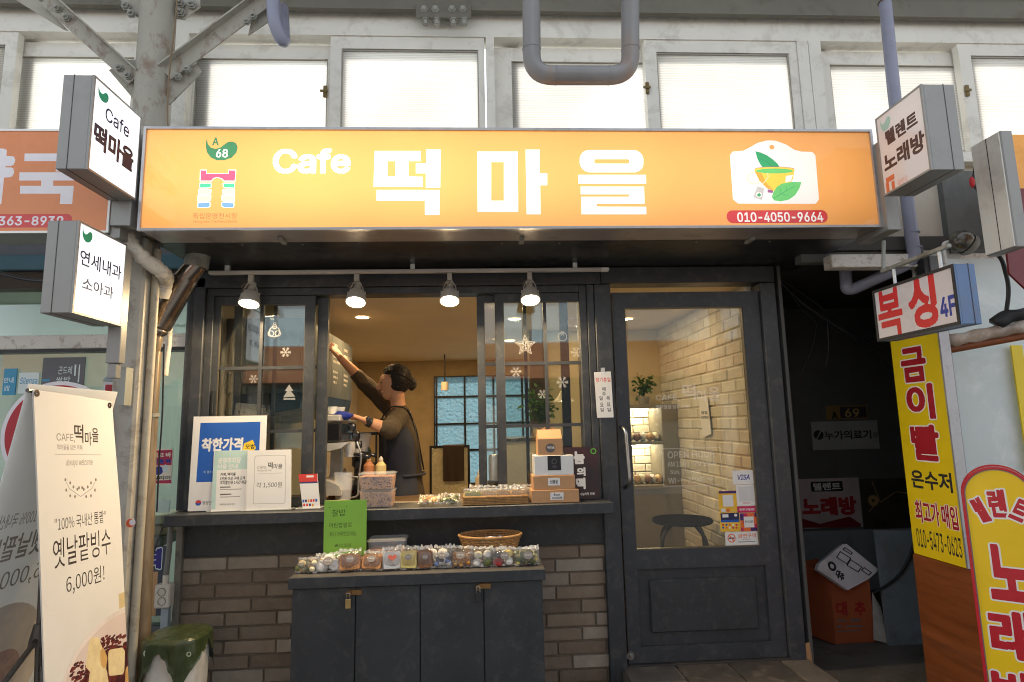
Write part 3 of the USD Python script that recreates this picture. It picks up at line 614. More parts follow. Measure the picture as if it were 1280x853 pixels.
put(t, 'rim', pl.mesh(base.buffer(.009, join_style=2).difference(base.buffer(-.004, join_style=2)), .0045, .004), INKB)
for yy in (y0 + .12, y1 - .1):
    put(t, 'hanger', tube([(XB + .045, yy, z1 - .004), (XB + .045, yy, z1 + .085)], .007, 8), WHITE, smooth=True)
put(t, 'bracket_post', tube([(XB + .045, y1 - .03, z1 + .10), (XB + .10, y1 + .02, z1 + .26)], .009, 8), STEEL_GREY)
put(t, 'bracket_bar', [bx(XB + .035, y0 + .06, z1 + .086, XB + .055, y1 - .02, z1 + .104, .003)], STEEL_GREY)

# ------------------------------------------------------------------ track with four spot lamps
TY = -.13
trk = thing('lamp_track', 'white lamp track fixed under the soffit above the serving window', 'lamp track', (-.4, TY, 2.36))
ta, tb = at(262, 338, Y=TY), at(761, 341.5, Y=TY); tz = (ta[2] + tb[2]) / 2
put(trk, 'rail', bx(ta[0], TY - .017, tz - .008, tb[0] - .045, TY + .017, tz + .012, .003), mat('track_white', S(196, 192, 186), .4))
put(trk, 'end_cap', bx(tb[0] - .044, TY - .018, tz - .009, tb[0], TY + .018, tz + .013, .003), WHITE)
for x in (ta[0] + .1, (ta[0] + tb[0]) / 2, tb[0] - .2): put(trk, 'bracket', bx(x - .012, TY - .01, tz + .0125, x + .012, TY + .01, 2.404), WHITE)
LWHT = mat('lamp_white', S(186, 180, 170), .35); BULB = glow('warm_bulb', (1.0, .80, .50), 12.0); WIRE = mat('lamp_wire', S(120, 100, 74), .5)
WARM = (1.0, .74, .42)
lab = ('white spot lamp with a lit bulb, leftmost on the track', 'white spot lamp on the track by the raised hand', 'white spot lamp on the track above the person', 'white spot lamp on the track, nearest to the door')
for i, (px, py) in enumerate(((314, 345), (446, 345), (562, 347), (662, 348))):
    c = at(px, py, Y=TY)
    sp = thing('spot_lamp', lab[i], 'lamp', (c[0], TY, tz - .2), group='spot lamps over the serving window')
    x = c[0]
    put(sp, 'adapter', bx(x - .014, TY - .013, tz - .055, x + .014, TY + .013, tz - .009, .003), LWHT)
    for s in (-1, 1):
        put(sp, 'yoke', tube([(x + s * .012, TY, tz - .052), (x + s * .034, TY, tz - .09), (x + s * .040, TY, tz - .125)], .003, 6), LWHT)
        put(sp, 'knob', turn(lathe([(0, 0), (.009, .001), (.009, .012), (0, .013)], 10), [0, 1, 0], 90 * s).apply_translation((x + s * .040, TY, tz - .125)), LWHT)
    tip = -18 if i == 0 else -24
    body = lathe(np.array([(0, .070), (.016, .068), (.017, .03), (.028, .022), (.040, .002), (.046, -.03), (.047, -.042), (.043, -.042), (.040, -.02), (.02, .0), (0, .0)]) * 1.25, 24)
    body = turn(body, [1, 0, 0], tip).apply_translation((x, TY, tz - .135))
    put(sp, 'housing', body, LWHT, smooth=35)
    bulb = turn(lathe(np.array([(0, -.052), (.02, -.048), (.034, -.041), (.040, -.032), (.03, -.012), (0, -.01)]) * 1.25, 20), [1, 0, 0], tip).apply_translation((x, TY, tz - .135))
    put(sp, 'bulb', bulb, BULB, smooth=True)
    n = np.array([0, math.sin(math.radians(tip)), -math.cos(math.radians(tip))])
    area_light(sp, 'lamp_light', np.array([x, TY, tz - .135]) + n * .072, .040, 260.0, WARM, n, True)
    put(sp, 'cable', tube(bend([(x - .012, TY - .01, tz - .056), (x - .05, TY - .02, tz - .085), (x - .028, TY - .02, tz - .10), (x + .0, TY - .01, tz - .07)], .03), .0022, 5), WIRE)

# ------------------------------------------------------------------ steel post on the left with its braces
PY, PX = -.46, -1.715
POLE = mat('old_grey_paint', S(160, 156, 144), .55, vary=.14, scale=4, bump=.0015, bscale=50, dirt=S(104, 70, 44), dscale=11, damt=.85, stretch=(1, 1, .5))
post = thing('steel_post', 'tall old grey steel post left of the cafe sign with bolted braces', 'post', (PX, PY, 0))
put(post, 'shaft', tube([(PX - .01, PY, 2.45), (PX - .012, PY, 4.6)], .088, 28), POLE, smooth=40)
put(post, 'lower_shaft', bx(PX - .078, PY - .07, 0, PX + .045, PY + .07, 2.449, .012), mat('old_cream_paint', S(178, 173, 162), .6, vary=.12, scale=5, bump=.0015, dirt=S(96, 80, 62), dscale=8, damt=.6))
put(post, 'edge_conduit', tube([(PX + .066, PY - .0, 0), (PX + .064, PY - .0, 2.40)], .019, 12), mat('conduit_cream', S(180, 172, 154), .5, vary=.1, dirt=S(110, 80, 50), dscale=9, damt=.6), smooth=True)
def brace(p0, p1, w, Y):
    """An angle-iron between two pixels, plus its bolts and end plate."""
    a, b = at(*p0, Y=Y), at(*p1, Y=Y); d = (b - a) / np.linalg.norm(b - a); n = np.array([-d[2], 0, d[0]])
    n = n if n[2] > 0 else -n
    def bar(o0, o1, ya, yb):
        return hull([q + n * o + np.array([0, y, 0]) for q in (a, b) for o in (o0, o1) for y in (ya, yb)])
    put(post, 'brace', [bar(-w / 2, w / 2, -.012, -.004), bar(w / 2 - .008, w / 2, -.05, -.0125)], POLE)
    return a, b, d, n
a, b, d, n = brace((60, 0), (170, 100), .085, PY - .03)
def hexbolt(p, r=.016):
    put(post, 'bolt', turn(lathe([(0, .03), (r * .5, .03), (r * .55, .016), (r, .015), (r, .004), (r * 1.35, .003), (r * 1.35, 0)], 6), [1, 0, 0], 90).apply_translation(p), STEEL_GREY)
for px, py in ((150, 86), (161, 95.5), (73, 12), (84, 23)): hexbolt(at(px, py, Y=PY - .044))
a, b, d, n = brace((335, 0), (209, 94), .085, PY - .03)
for px, py in ((223, 96), (235, 87), (309, 28), (317, 21)): hexbolt(at(px, py, Y=PY - .044))
def gusset(pts, Y):
    P_ = FRONT(Y); put(post, 'gusset_plate', P_.mesh(P_.poly(pts), 0, .01), POLE)
gusset([(136, 88), (155, 75), (176, 75), (178, 130), (170, 128)], PY - .012)
gusset([(206, 95), (206, 131), (212, 130), (252, 90), (246, 80)], PY - .012)
gusset([(20, 0), (48, 0), (85, 38), (78, 36)], PY - .012)
gusset([(310, 44), (345, 20), (352, 0), (320, 0)], PY - .012)
gusset([(150, 0), (172, 22), (182, 22), (182, 0)], PY + .01); gusset([(217, 0), (217, 22), (230, 24), (250, 8), (250, 0)], PY + .01)
for px, py in ((158, 8), (165, 18), (226, 5), (240, 6), (226, 16)): hexbolt(at(px, py, Y=PY), .02)
put(post, 'wire', tube(bend([at(222, -10, Y=PY - .1), at(219, 30, Y=PY - .1), at(211, 90, Y=PY - .1), at(209, 150, Y=PY - .1), at(212, 175, Y=PY - .1)], .2, 6), .004, 6), WIRE)
put(post, 'rail_plate', bx(PX + .0, PY - .14, 1.60, PX + .03, PY - .081, 1.78), STEEL_GREY)

# ------------------------------------------------------------------ pipes
PPIPE = mat('grey_plastic_pipe', S(128, 126, 126), .42, vary=.14, scale=3, bump=.0008, dirt=S(150, 112, 70), dscale=5, damt=.55, stretch=(1, 1, .3))
def pix_pipe(pts, Y): return [at(px, py, Y=(Y if np.isscalar(Y) else Y[i])) for i, (px, py) in enumerate(pts)]
UY = -.95
up = thing('drain_pipe_loop', 'stained grey drain pipe hanging in a U above the sign', 'pipe', at(726, 95, Y=UY))
pts = pix_pipe([(663.5, -60), (665, 94.5), (788, 94.5), (787.5, -60)], UY)
put(up, 'pipe', tube(bend(pts, .10, 10), .0425, 24), PPIPE, smooth=True)
for q, dr in ((at(664.5, 62, Y=UY), (0, 0, 1)), (at(788, 62, Y=UY), (0, 0, 1)), (at(695, 94.5, Y=UY), (1, 0, 0)), (at(761, 94.5, Y=UY), (1, 0, 0))):
    dr = np.array(dr, float); put(up, 'socket', tube([q - dr * .002, q + dr * .002], .0442, 24), PPIPE, smooth=30)
BPIPE = mat('blue_grey_pipe', S(138, 140, 158), .35, vary=.08, scale=3, dirt=S(110, 100, 96), dscale=5, damt=.35)
rp = thing('rain_pipe', 'blue grey plastic pipe running down behind the right box sign to a bend', 'pipe', at(1140, 310, Y=-.34))
RY = -.36
pts = pix_pipe([(1103, -30), (1118, 120), (1140, 300), (1144, 322)], RY); e = at(1144, 326, Y=RY)
pts = [pts[0], pts[1], pts[2], e, at(1066, 362, Y=-.1), at(1058, 362, Y=-.1) + np.array([0, .0, 0]), at(1056, 325, Y=-.1)]
put(rp, 'pipe', tube(bend(pts, .07, 8), .034, 20), BPIPE, smooth=True)
for px, py in ((1140, 291), (1143, 310), (1106, 3)):
    q = at(px, py, Y=RY); put(rp, 'socket', tube([q - np.array([0, 0, .004]), q + np.array([0, 0, .004])], .039, 20), BPIPE if py > 10 else mat('pipe_mud', S(104, 92, 70), .8, vary=.2), smooth=30)
sp_ = thing('pipe_stub', 'short blue grey pipe elbow dipping from the roof right of the post', 'pipe', at(348, 30, Y=-.6))
put(sp_, 'pipe', tube(bend([at(340, -30, Y=-.55), at(343, 30, Y=-.55), at(355, 56, Y=-.5), at(352, 10, Y=-.42)], .06, 8), .036, 18), BPIPE, smooth=True)
STEELP = mat('stainless_duct', S(150, 138, 128), .22, 1.0, vary=.12, scale=5, dirt=S(110, 70, 40), dscale=4, damt=.5)
DY = -.32
duct = thing('exhaust_duct', 'shiny stainless duct slanting down from the soffit to a brown downpipe', 'duct', at(200, 400, Y=DY))
ra = at(247, 328, Y=DY); rb = at(197, 410, Y=DY); rc = at(231, 350, Y=DY)
put(duct, 'collar', tube([ra + np.array([0, 0, .04]), ra + np.array([-.008, 0, -.03])], .061, 24), STEEL_GREY, smooth=40)
put(duct, 'upper_pipe', tube([ra + np.array([-.002, 0, -.012]), rc], [.056, .057], 24), STEELP, smooth=40)
put(duct, 'lower_pipe', tube([rc, rb + (rc - rb) * .04, rb], [.062, .061, .05], 24), STEELP, smooth=40)
put(duct, 'joint_ring', tube([rc + (rb - rc) * .02, rc - (rb - rc) * .02], .065, 24), STEELP, smooth=40)
BRP = mat('brown_downpipe', S(148, 130, 106), .3, .35, vary=.15, scale=5, dirt=S(92, 70, 50), dscale=7, damt=.5, stretch=(1, 1, .25))
dp = thing('downpipe', 'brown metal downpipe between the grey post and the cafe front', 'pipe', at(180, 840, Y=DY))
put(dp, 'pipe', tube([at(197, 412, Y=DY) + np.array([0, 0, -.01]), at(194, 440, Y=DY)], [.03, .024], 16), BRP, smooth=True)
put(dp, 'pipe', tube([at(194, 440, Y=DY), at(186, 560, Y=DY), at(181, 690, Y=DY), at(172, 930, Y=DY)], [.030, .036, .040, .040], 20), BRP, smooth=True)
put(dp, 'clamp', tube([at(188.5, 517, Y=DY), at(188.3, 521.5, Y=DY)], .041, 20), STEEL_GREY, smooth=30)
put(dp, 'elbow', ball(rb + np.array([-.0, 0, -.02]), (.05, .05, .035), 2), STEELP, smooth=True)
wp = thing('wrapped_hose', 'dirty white wrapped air hose curling around the post under the sign', 'hose', at(190, 330, Y=-.62))
WR = mat('wrap_tape', S(214, 206, 192), .7, vary=.12, scale=9, bump=.004, bscale=40, dirt=S(120, 104, 84), dscale=8, damt=.6)
pts = bend([at(150, 258, Y=-.66), at(154, 290, Y=-.66), at(172, 318, Y=-.62), at(206, 342, Y=-.5), at(208, 352, Y=-.42), at(202, 372, Y=-.40)], .12, 10)
m = tube(pts, .034 * (1 + .12 * np.sin(np.arange(len(pts)) * 1.9)), 14)
put(wp, 'hose', warp(m, .006, 30), WR, smooth=True)
put(wp, 'thin_hose', warp(tube(bend([at(205, 345, Y=-.40), at(211, 365, Y=-.2), at(212, 420, Y=-.16), at(206, 470, Y=-.16)], .08, 8), .016, 10), .003, 30), WR, smooth=True)

# ------------------------------------------------------------------ pharmacy next door, left
ph = thing('pharmacy_building', 'neighbouring shop on the left with mint green rooms behind wide glass', 'building', (-3, .05, 0))
NX = -1.80
WBEAM = mat('white_chipped_beam', S(214, 208, 200), .5, vary=.08, scale=4, dirt=S(120, 96, 78), dscale=16, damt=.8)
zg = lambda y: fz(y, 70, .02)
put(ph, 'mullion_beam', bx(-6, -.01, zg(437), NX + .17, .09, zg(420), .004), WBEAM)
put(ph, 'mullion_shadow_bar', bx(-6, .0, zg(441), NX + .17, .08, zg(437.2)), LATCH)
put(ph, 'head_beam', bx(-6, -.02, zg(362), NX + .17, .09, zg(341), .004), mat('dark_brown_beam', S(78, 66, 56), .6, vary=.15))
put(ph, 'blind_box', bx(-6, -.04, zg(340.5), NX + .17, .09, zg(322), .006), mat('teal_blind_box', S(92, 128, 142), .5, vary=.1))
put(ph, 'upper_band', bx(-6, -.0, zg(321.5), NX + .17, .09, 2.75), mat('grey_band', S(118, 120, 124), .6, vary=.12, dirt=S(80, 76, 70), damt=.5))
put(ph, 'pane', bx(-6, .030, .42, NX + .17, .038, zg(362)), pane_mat('green_glass', (.88, .93, .90)))
put(ph, 'edge_post', [bx(NX + .11, -.03, 0, NX + .145, .09, 2.4, .003)], mat('old_edge_paint', S(122, 116, 104), .7, vary=.2, scale=9, dirt=S(60, 52, 44), dscale=10, damt=.7))
put(ph, 'base_wall', bx(-6, -.0, 0, NX + .17, .09, .42), mat('grey_base_tile', S(96, 98, 102), .6, vary=.15))
MINT = mat('mint_wall', S(206, 214, 204), .7, vary=.06, scale=1.5)
put(ph, 'room_wall', [bx(-6, 2.0, 0, NX + .07, 2.1, 2.7), bx(NX + .06, .09, 0, NX + .07, 2.0, 2.7)], MINT)
put(ph, 'room_ceiling', bx(-6, .1, 2.65, NX + .07, 2.0, 2.7), MINT)
put(ph, 'room_floor', bx(-6, .1, .0, NX + .07, 2.0, .05), mat('mint_floor', S(150, 150, 140), .5))
put(ph, 'ceiling_light', bx(-3.2, .6, 2.61, -2.2, .9, 2.648), glow('cool_panel', (.92, 1.0, .95), 2.0))
area_light(ph, 'panel_light', (-2.7, .75, 2.60), (1.0, .3), 3.2, (.97, 1.0, .97))
def in_window(name, label, b, Y, colour, layers=(), cat='poster', group=None):
    P_ = FRONT(Y); t = thing(name, label, cat, at((b[0] + b[2]) / 2, b[3], Y=Y), group=group)
    r = P_.rect(b); put(t, 'board', P_.mesh(r, -.0015, .004), colour)
    printed(t, P_, r, [f(P_) for f in layers], .0005, colour, 'print')
    return t
PB = mat('poster_blue', S(62, 150, 190), .5, vary=.05); PW = mat('poster_white', S(214, 226, 226), .5, vary=.05); PD = mat('poster_slate', S(98, 98, 104), .5, vary=.12, scale=10)
in_window('poster', 'narrow blue poster in the left shop window beside the glass edge', (4, 461, 20, 494), .02, PB, [lambda P: (P.text('안내', (5, 472, 17, 479), 1), PW, 'lettering'), lambda P: (P.text('상담', (5, 482, 12, 489), 1), PW, 'lettering')])
in_window('poster', 'white notice with blue script in the left shop window', (23, 466, 48, 492), .02, PW, [lambda P: (P.text('Silensa', (25, 472, 47, 480), 1, False, 8), PB, 'lettering')])
in_window('poster', 'slate grey menu poster in the left shop window above the banner stand', (52, 447, 105, 500), .022, PD, [lambda P: (P.text('곤드레', (73, 458, 90, 468), 0), PW, 'lettering'), lambda P: (P.text('쌈밥', (70, 471, 88, 479), 0), PW, 'lettering'), lambda P: (P.rect((93, 456, 95, 470)), PW, 'lettering'), lambda P: (P.rect((98, 456, 99.5, 478)), PW, 'lettering'), lambda P: (P.rect((53, 474, 62, 477)), PB, 'lettering')])
PKR = mat('poster_crimson', S(186, 44, 82), .5, vary=.08); PKC = mat('poster_cream', S(236, 226, 206), .5, vary=.05)
in_window('flyer', 'small red and cream flyer in the window gap left of the cafe', (190, 561, 215, 606), .02, PKC, [lambda P: (P.rect((190, 563, 215, 582)), PKR, 'lettering'), lambda P: (P.text('최고 바', (191, 566, 214, 572), 3), PKC, 'lettering'), lambda P: (P.text('기름 빠', (191, 574, 214, 580), 3), INKBL, 'lettering'), lambda P: (P.ell((192, 583, 204, 594)), INKBL, 'emblem'), lambda P: (P.ell((203, 581, 210, 591)), PW, 'emblem'), lambda P: (P.text('알리미', (191, 595, 213, 600), 2), INKB, 'lettering'), lambda P: (P.rect((190, 600.5, 214, 604.5)), PKR, 'lettering')])
in_window('notice', 'pale mint notice low in the window gap left of the cafe', (190, 625, 212, 641), .02, mat('notice_mint', S(196, 214, 206), .5))
in_window('panel_sign', 'dark panel with purple lettering low in the gap by the socket', (184, 683, 207, 770), .021, mat('panel_dark', S(70, 74, 84), .6), [lambda P: (P.text('테', (186.5, 684, 203, 713), 9), PW, 'lettering'), lambda P: (P.text('테', (187.5, 685.5, 202, 711.5), 5), mat('ink_purple', S(54, 44, 128), .5), 'lettering'), lambda P: (P.rect((184, 715, 196, 770)), CARD, 'patch')], 'sign')
for i, (b, c, nm) in enumerate((((186, 642, 209, 655), (204, 196, 176), 'cream'), ((186, 656, 209, 668), (176, 156, 128), 'tan'), ((186, 669, 209, 682), (120, 122, 120), 'grey'))):
    p, q = at(b[0] - 8, b[3], Y=.1), at(b[2], b[1], Y=.1)
    single('storage_box', bx(p[0] - .25, .06, p[2], q[0], .3, q[2] - .003, .004), mat('storage_box_' + nm, S(*c), .7, vary=.1), '%s storage box in the stack behind the left window gap' % nm, 'box')

psg = thing('pharmacy_sign', 'unlit orange shop sign at the left edge with white lettering', 'sign', (-2.6, -.75, 2.4))
PS = FRONT(-.75)
POR = mat('print_orange', S(216, 132, 78), .35, vary=.03, coat=.3); PWH = mat('print_white', S(228, 222, 226), .35, vary=.03); PRED = mat('print_red', S(206, 72, 70), .35, vary=.03)
px1 = at(137.5, 230, Y=-.75)[0]; pz0, pz1 = fz(289, 70, -.75), fz(164.5, 70, -.75)
put(psg, 'casing', bx(px1 - 3.2, -.748, pz0 - .004, px1 + .012, -.56, pz1 + .006), GREYBOX)
put(psg, 'end_cap', bx(px1 + .013, -.74, pz0 - .03, px1 + .055, -.56, pz1 - .1), GREYBOX)
base = sbox(px1 - 3.2, pz0, px1, pz1)
put(psg, 'rim', PS.mesh(base.buffer(.01, join_style=2).difference(base), .004, .006), WHITE)
printed(psg, PS, base, [(PS.text('약', (-62, 186, 17, 256), 4), PWH, 'lettering'), (unary_union([PS.poly(q, (0, 80), 3.879) for q in ([(120, 435), (345, 435), (338, 522), (270, 522), (275, 472), (118, 472)], [(95, 526), (366, 526), (364, 566), (258, 566), (258, 592), (200, 592), (200, 566), (93, 566)], [(98, 592), (358, 592), (350, 680), (290, 680), (294, 630), (97, 630)])]), PWH, 'lettering'), (PS.rect((-140, 268, 90, 285), .025), PRED, 'phone_strip'), (PS.text('02-363-8939', (-33, 270.5, 79, 282), 2, False), PWH, 'lettering')], .0005, POR)
put(psg, 'bracket', bx(px1 - .2, -.75, pz0 - .07, px1 - .12, -.6, pz0 - .005, .004), GREYBOX)
single('sign_cable', tube(bend([at(-20, 336, Y=-.6), at(30, 350, Y=-.6), at(62, 352, Y=-.62), at(75, 338, Y=-.64)], .1, 8), .008, 8), LATCH, 'black cable looping under the orange sign at the left edge', 'cable', smooth=True)

# ------------------------------------------------------------------ round road sign and red box behind the banner
rs = thing('road_sign', 'round red sign with a white rim half hidden behind the banner stand', 'sign', at(70, 900, Y=-.55))
RP = FRONT(-.56); c = RP.px(70, 543); R_ = .62 / 740 * 62 * 2.94 / .62
disc = Point(c).buffer(.25, 24)
put(rs, 'plate', RP.mesh(disc, -.002, .008), PWH)
printed(rs, RP, disc, [(Point(c).buffer(.232, 24), mat('sign_red', S(176, 34, 46), .4, vary=.06), 'red_field'), (sbox(c[0] - .16, c[1] - .035, c[0] + .16, c[1] + .035), PWH, 'bar')], .001, PWH)
put(rs, 'pole', tube([(c[0], -.54, 0.02), (c[0], -.54, c[1] + .1)], .02, 12), GREYBOX)
put(rs, 'foot', lathe([(0, .06), (.05, .055), (.19, .02), (.2, 0), (0, 0)], 20, (c[0], -.54, 0)), mat('rubber_base', S(50, 50, 52), .8))
rb_ = thing('red_box_sign', 'small red framed box with a grey lid beside the old post', 'sign', at(137, 640, Y=-.3))
RB = FRONT(-.3); q = RB.rect((129, 477, 148, 503)); put(rb_, 'frame', RB.mesh(q, 0, .05), PWH); put(rb_, 'field', RB.mesh(RB.rect((131.5, 481, 146, 500)), .003, .003), mat('sign_red', S(176, 34, 46)))
put(rb_, 'lid', RB.mesh(RB.poly([(129, 476.5), (148, 476.5), (148, 462), (143, 462)]), .01, .06), mat('lid_blue_grey', S(150, 168, 172), .4))
put(rb_, 'leg', bx(at(138, 500, Y=-.27)[0] - .015, -.29, 0, at(138, 500, Y=-.27)[0] + .015, -.26, at(138, 503, Y=-.27)[2]), GREYBOX)

# ------------------------------------------------------------------ A-frame banner of the cafe
N_, F_ = at(41, 487, Y=-1.2), at(137, 502, Y=-.7)
ban = thing('banner_stand', 'beige cloth banner stand at the left with a shaved ice bowl and a price', 'banner', (N_[0], -.95, 0))
B0 = at(55, 853, Y=-1.2); u_ = F_ - N_; v_ = N_ - B0
BP = Plane(B0, u_, v_)
CLOTH = mat('banner_cloth', S(246, 243, 238), .85, vary=.03, scale=2.5, bump=.0006, bscale=400, trans=.15)
CLOTHB = mat('banner_cloth_back', S(246, 245, 242), .85, vary=.03, scale=2.5, trans=.55)
outer = BP.poly([(41, 487), (90, 494), (138, 502), (140, 512), (142.5, 545), (150, 640), (160, 850), (166, 965), (60, 965), (55, 853), (46, 600)])
put(ban, 'front_cloth', BP.mesh(outer, -.0008, .002), CLOTH)
BOWL = mat('print_bowl', S(226, 208, 200), .7, vary=.04); BEAN = mat('print_beans', S(112, 44, 40), .6, vary=.3, scale=60); BEAN2 = mat('print_beans_dark', S(74, 28, 30), .6, vary=.3, scale=60); CUBE = mat('print_cake', S(246, 222, 172), .6, vary=.14, scale=26); CUBED = mat('print_cake_side', S(224, 178, 108), .6, vary=.12, scale=30); INK = mat('banner_ink', S(62, 50, 46), .7); INKL = mat('banner_ink_light', S(128, 116, 108), .7)
rr = random.Random(3); L = []
bowl = BP.ell((66, 766, 216, 950)).intersection(outer)
L += [(bowl, mat('print_bowl_rim', S(234, 222, 216), .7), 'print'), (BP.ell((71, 772, 211, 945)).intersection(outer), BOWL, 'print')]
def beans(cx0, cy0, rx, ry, n):
    for _ in range(n):
        a, r = rr.uniform(0, 6.28), math.sqrt(rr.random()); x, y = cx0 + rx * r * math.cos(a), cy0 + ry * r * math.sin(a); s_ = rr.uniform(1.6, 2.8)
        L.append((BP.ell((x - s_, y - s_ * .8, x + s_, y + s_ * .8)).intersection(outer), rr.choice((BEAN, BEAN, BEAN2)), 'print'))
L.append((BP.ell((96, 812, 170, 905)).intersection(outer), BEAN2, 'print'))
beans(143, 804, 19, 11, 60); beans(100, 842, 13, 14, 50); beans(150, 850, 16, 18, 50); beans(128, 852, 18, 14, 40)
for pts, m in (([(112, 799), (122, 798), (132, 826), (131, 840), (115, 842), (107, 833)], CUBE), ([(124, 800), (133, 823), (131, 838), (126, 830)], CUBED), ([(135, 814), (152, 811), (155, 815), (154, 842), (136, 844)], CUBE), ([(112, 840), (132, 838), (135, 858), (110, 860)], CUBE), ([(157, 836), (161, 832), (163, 860), (156, 860)], CUBED), ([(136, 844), (154, 842), (152, 848), (139, 850)], CUBED)):
    L.append((BP.poly(pts).buffer(-.012).buffer(.016, 5).intersection(outer), m, 'print'))
L += [(BP.text('CAFE,', (70, 542.5, 93, 553.5), 0, False), INKL, 'lettering'), (BP.text('떡', (92, 530.5, 103.5, 554), 1), INK, 'lettering'), (BP.text('마', (105.4, 540, 114, 557), 1), INK, 'lettering'), (BP.text('을', (114.2, 535.5, 122.3, 553), 1), INK, 'lettering'),
      (BP.text('떡마을을 담은 카페', (70.5, 556, 102, 563), 0), INKL, 'lettering'), (BP.line([(68, 568.5), (126, 569)], .0015), INKL, 'rule'), (BP.text('always welcome', (82, 574, 115, 584), 0, False, 12), INKL, 'lettering')]
for s_ in (-1, 1):
    L.append((BP.line([(100, 621), (100 + s_ * 7, 616), (100 + s_ * 14, 611), (100 + s_ * 18, 603)], .002), INKL, 'branch'))
    for x, y in ((4, 612), (7, 621), (9, 609), (13, 620), (13, 604), (18, 613), (19, 600), (2, 610)): L.append((BP.ell((100 + s_ * x - 1.1, y - 2, 100 + s_ * x + 1.1, y + 2)), INKL, 'branch'))
L += [(BP.text('"100% 국내산 통팥"', (67.5, 643, 132, 659), 0), INK, 'lettering'), (BP.text('옛날팥빙수', (65.4, 667, 137.8, 702), 0), INK, 'lettering'), (BP.text('6,000원!', (82, 713, 130, 737), 0), INK, 'lettering')]
L.append((BP.rect((148, 741, 157, 760)).intersection(outer), mat('print_tape', S(222, 200, 150), .6), 'tape'))
printed(ban, BP, outer, [(p.intersection(outer), m, n) for p, m, n in L], .0022, CLOTH, 'print_ground')
EYELET = mat('brass_eyelet', S(70, 54, 40), .4, .6)
for px, py in ((45.5, 485.5 + 0), (138.5, 502)):
    pass
for px, py in ((45, 492), (136, 507)):
    q = BP.px(px, py); put(ban, 'eyelet', BP.mesh(Point(q).buffer(.013, 10).difference(Point(q).buffer(.005, 8)), .005, .003), EYELET)
# rear cloth, seen from inside with its print showing through mirrored
N2 = at(36, 482, Y=-1.2); B2 = at(-72, 853, Y=-1.2)
QP = Plane(B2, (0, 1, 0), N2 - B2)
rear = Polygon([QP.px(36, 480), QP.px(0, 608), QP.px(-72, 853), QP.px(-105, 960), (.52, QP.px(-105, 960)[1]), (.54, QP.px(36, 480)[1])]).buffer(0)
put(ban, 'rear_cloth', QP.mesh(rear, -.0008, .002), CLOTHB)
INKF = mat('banner_ink_faint', S(150, 142, 134), .8)
def mir(t, b, bold=0): return fit(affinity.scale(glyphs(t, bold), -1, 1), QP.boxuv(b))
L = [(mir('"100% 국내산 통팥"', (-24, 643, 47, 660)), INKF, 'lettering'), (mir('옛날팥빙수', (-38, 671, 51, 702), 1), INKF, 'lettering'), (mir('6,000원!', (-26, 712, 48, 738), 0), INKF, 'lettering'), (QP.ell((-95, 770, 38, 940)), mat('banner_faint_bowl', S(206, 198, 190), .8), 'print'), (QP.ell((-30, 818, 18, 870)), mat('banner_faint_beans', S(176, 150, 142), .8, vary=.2, scale=50), 'print')]
printed(ban, QP, rear, [(p.intersection(rear), m, n) for p, m, n in L], .0022, CLOTHB, 'print_ground')
for px, py in ((38.5, 486),):
    q = QP.px(px - 1, py + 6); put(ban, 'eyelet', QP.mesh(Point((q[0] + .02, q[1])).buffer(.013, 10).difference(Point((q[0] + .02, q[1])).buffer(.005, 8)), .005, .003), EYELET)
GUN = mat('gunmetal', S(104, 100, 96), .35, .7)
hub = at(48, 797, Y=-.98)
put(ban, 'hub', lathe([(0, .05), (.018, .05), (.03, -.01), (.032, -.03), (0, -.03)], 12, hub), GUN, smooth=30)
for q in (at(2, 858, Y=-1.25), at(44, 930, Y=-1.0), at(75, 930, Y=-.75)):
    d = q - hub; e = hub + d * (hub[2] - .01) / (-d[2]); put(ban, 'leg', tube([hub + d * .04, e], .010, 8), GUN)
put(ban, 'ridge_bar', tube([N_ + (N_ - F_) * .02 + np.array([-.012, 0, -.004]), F_ + np.array([-.012, 0, -.004])], .008, 8), GUN)
put(ban, 'mast', tube([hub, [hub[0] - .03, -.98, N_[2] - .03]], .009, 8), GUN)
stk = thing('round_sticker', 'tiny orange and white round sticker on the old post', 'sticker', at(163, 654, Y=PY - .081))
SP = FRONT(PY - .0815); q = SP.px(163, 654); put(stk, 'backing', SP.mesh(Point(q).buffer(.022, 14), 0, .0015), PWH)
put(stk, 'print', SP.mesh(Point(q).buffer(.020, 14).difference(Point((q[0] + .008, q[1] + .003)).buffer(.014, 12)), .0012, .001), mat('sticker_orange', S(214, 90, 40), .5))

# ------------------------------------------------------------------ socket box, conduit, waste bin
WO = mat('ivory_plastic', S(216, 206, 190), .4, vary=.04, dirt=S(150, 134, 112), dscale=12, damt=.4)
ob = thing('socket_box', 'ivory double socket box on a conduit left of the brick base', 'socket', at(202, 762, Y=-.10))
OY = -.10; p, q = at(191.5, 761.5, Y=OY), at(212.5, 731, Y=OY)
put(ob, 'body', bx(p[0], OY, p[2], q[0], OY + .055, q[2], .006), WO)
for cy_ in (740.5, 752):
    c = at(202, cy_, Y=OY)
    put(ob, 'socket', turn(lathe([(0, -.012), (.016, -.012), (.0185, .002), (.0205, .002), (.0215, 0)], 18), [1, 0, 0], 90).apply_translation(c), mat('socket_grey', S(120, 112, 102), .5))
    for s_ in (-1, 1): put(ob, 'socket_pin', turn(lathe([(0, .002), (.003, .002), (.003, 0)], 8), [1, 0, 0], 90).apply_translation(c + np.array([s_ * .008, .004, 0])), LATCH)
put(ob, 'nipple', tube([at(207, 731, Y=OY + .025), at(207.5, 719, Y=OY + .025)], .0155, 12), WO, smooth=30)
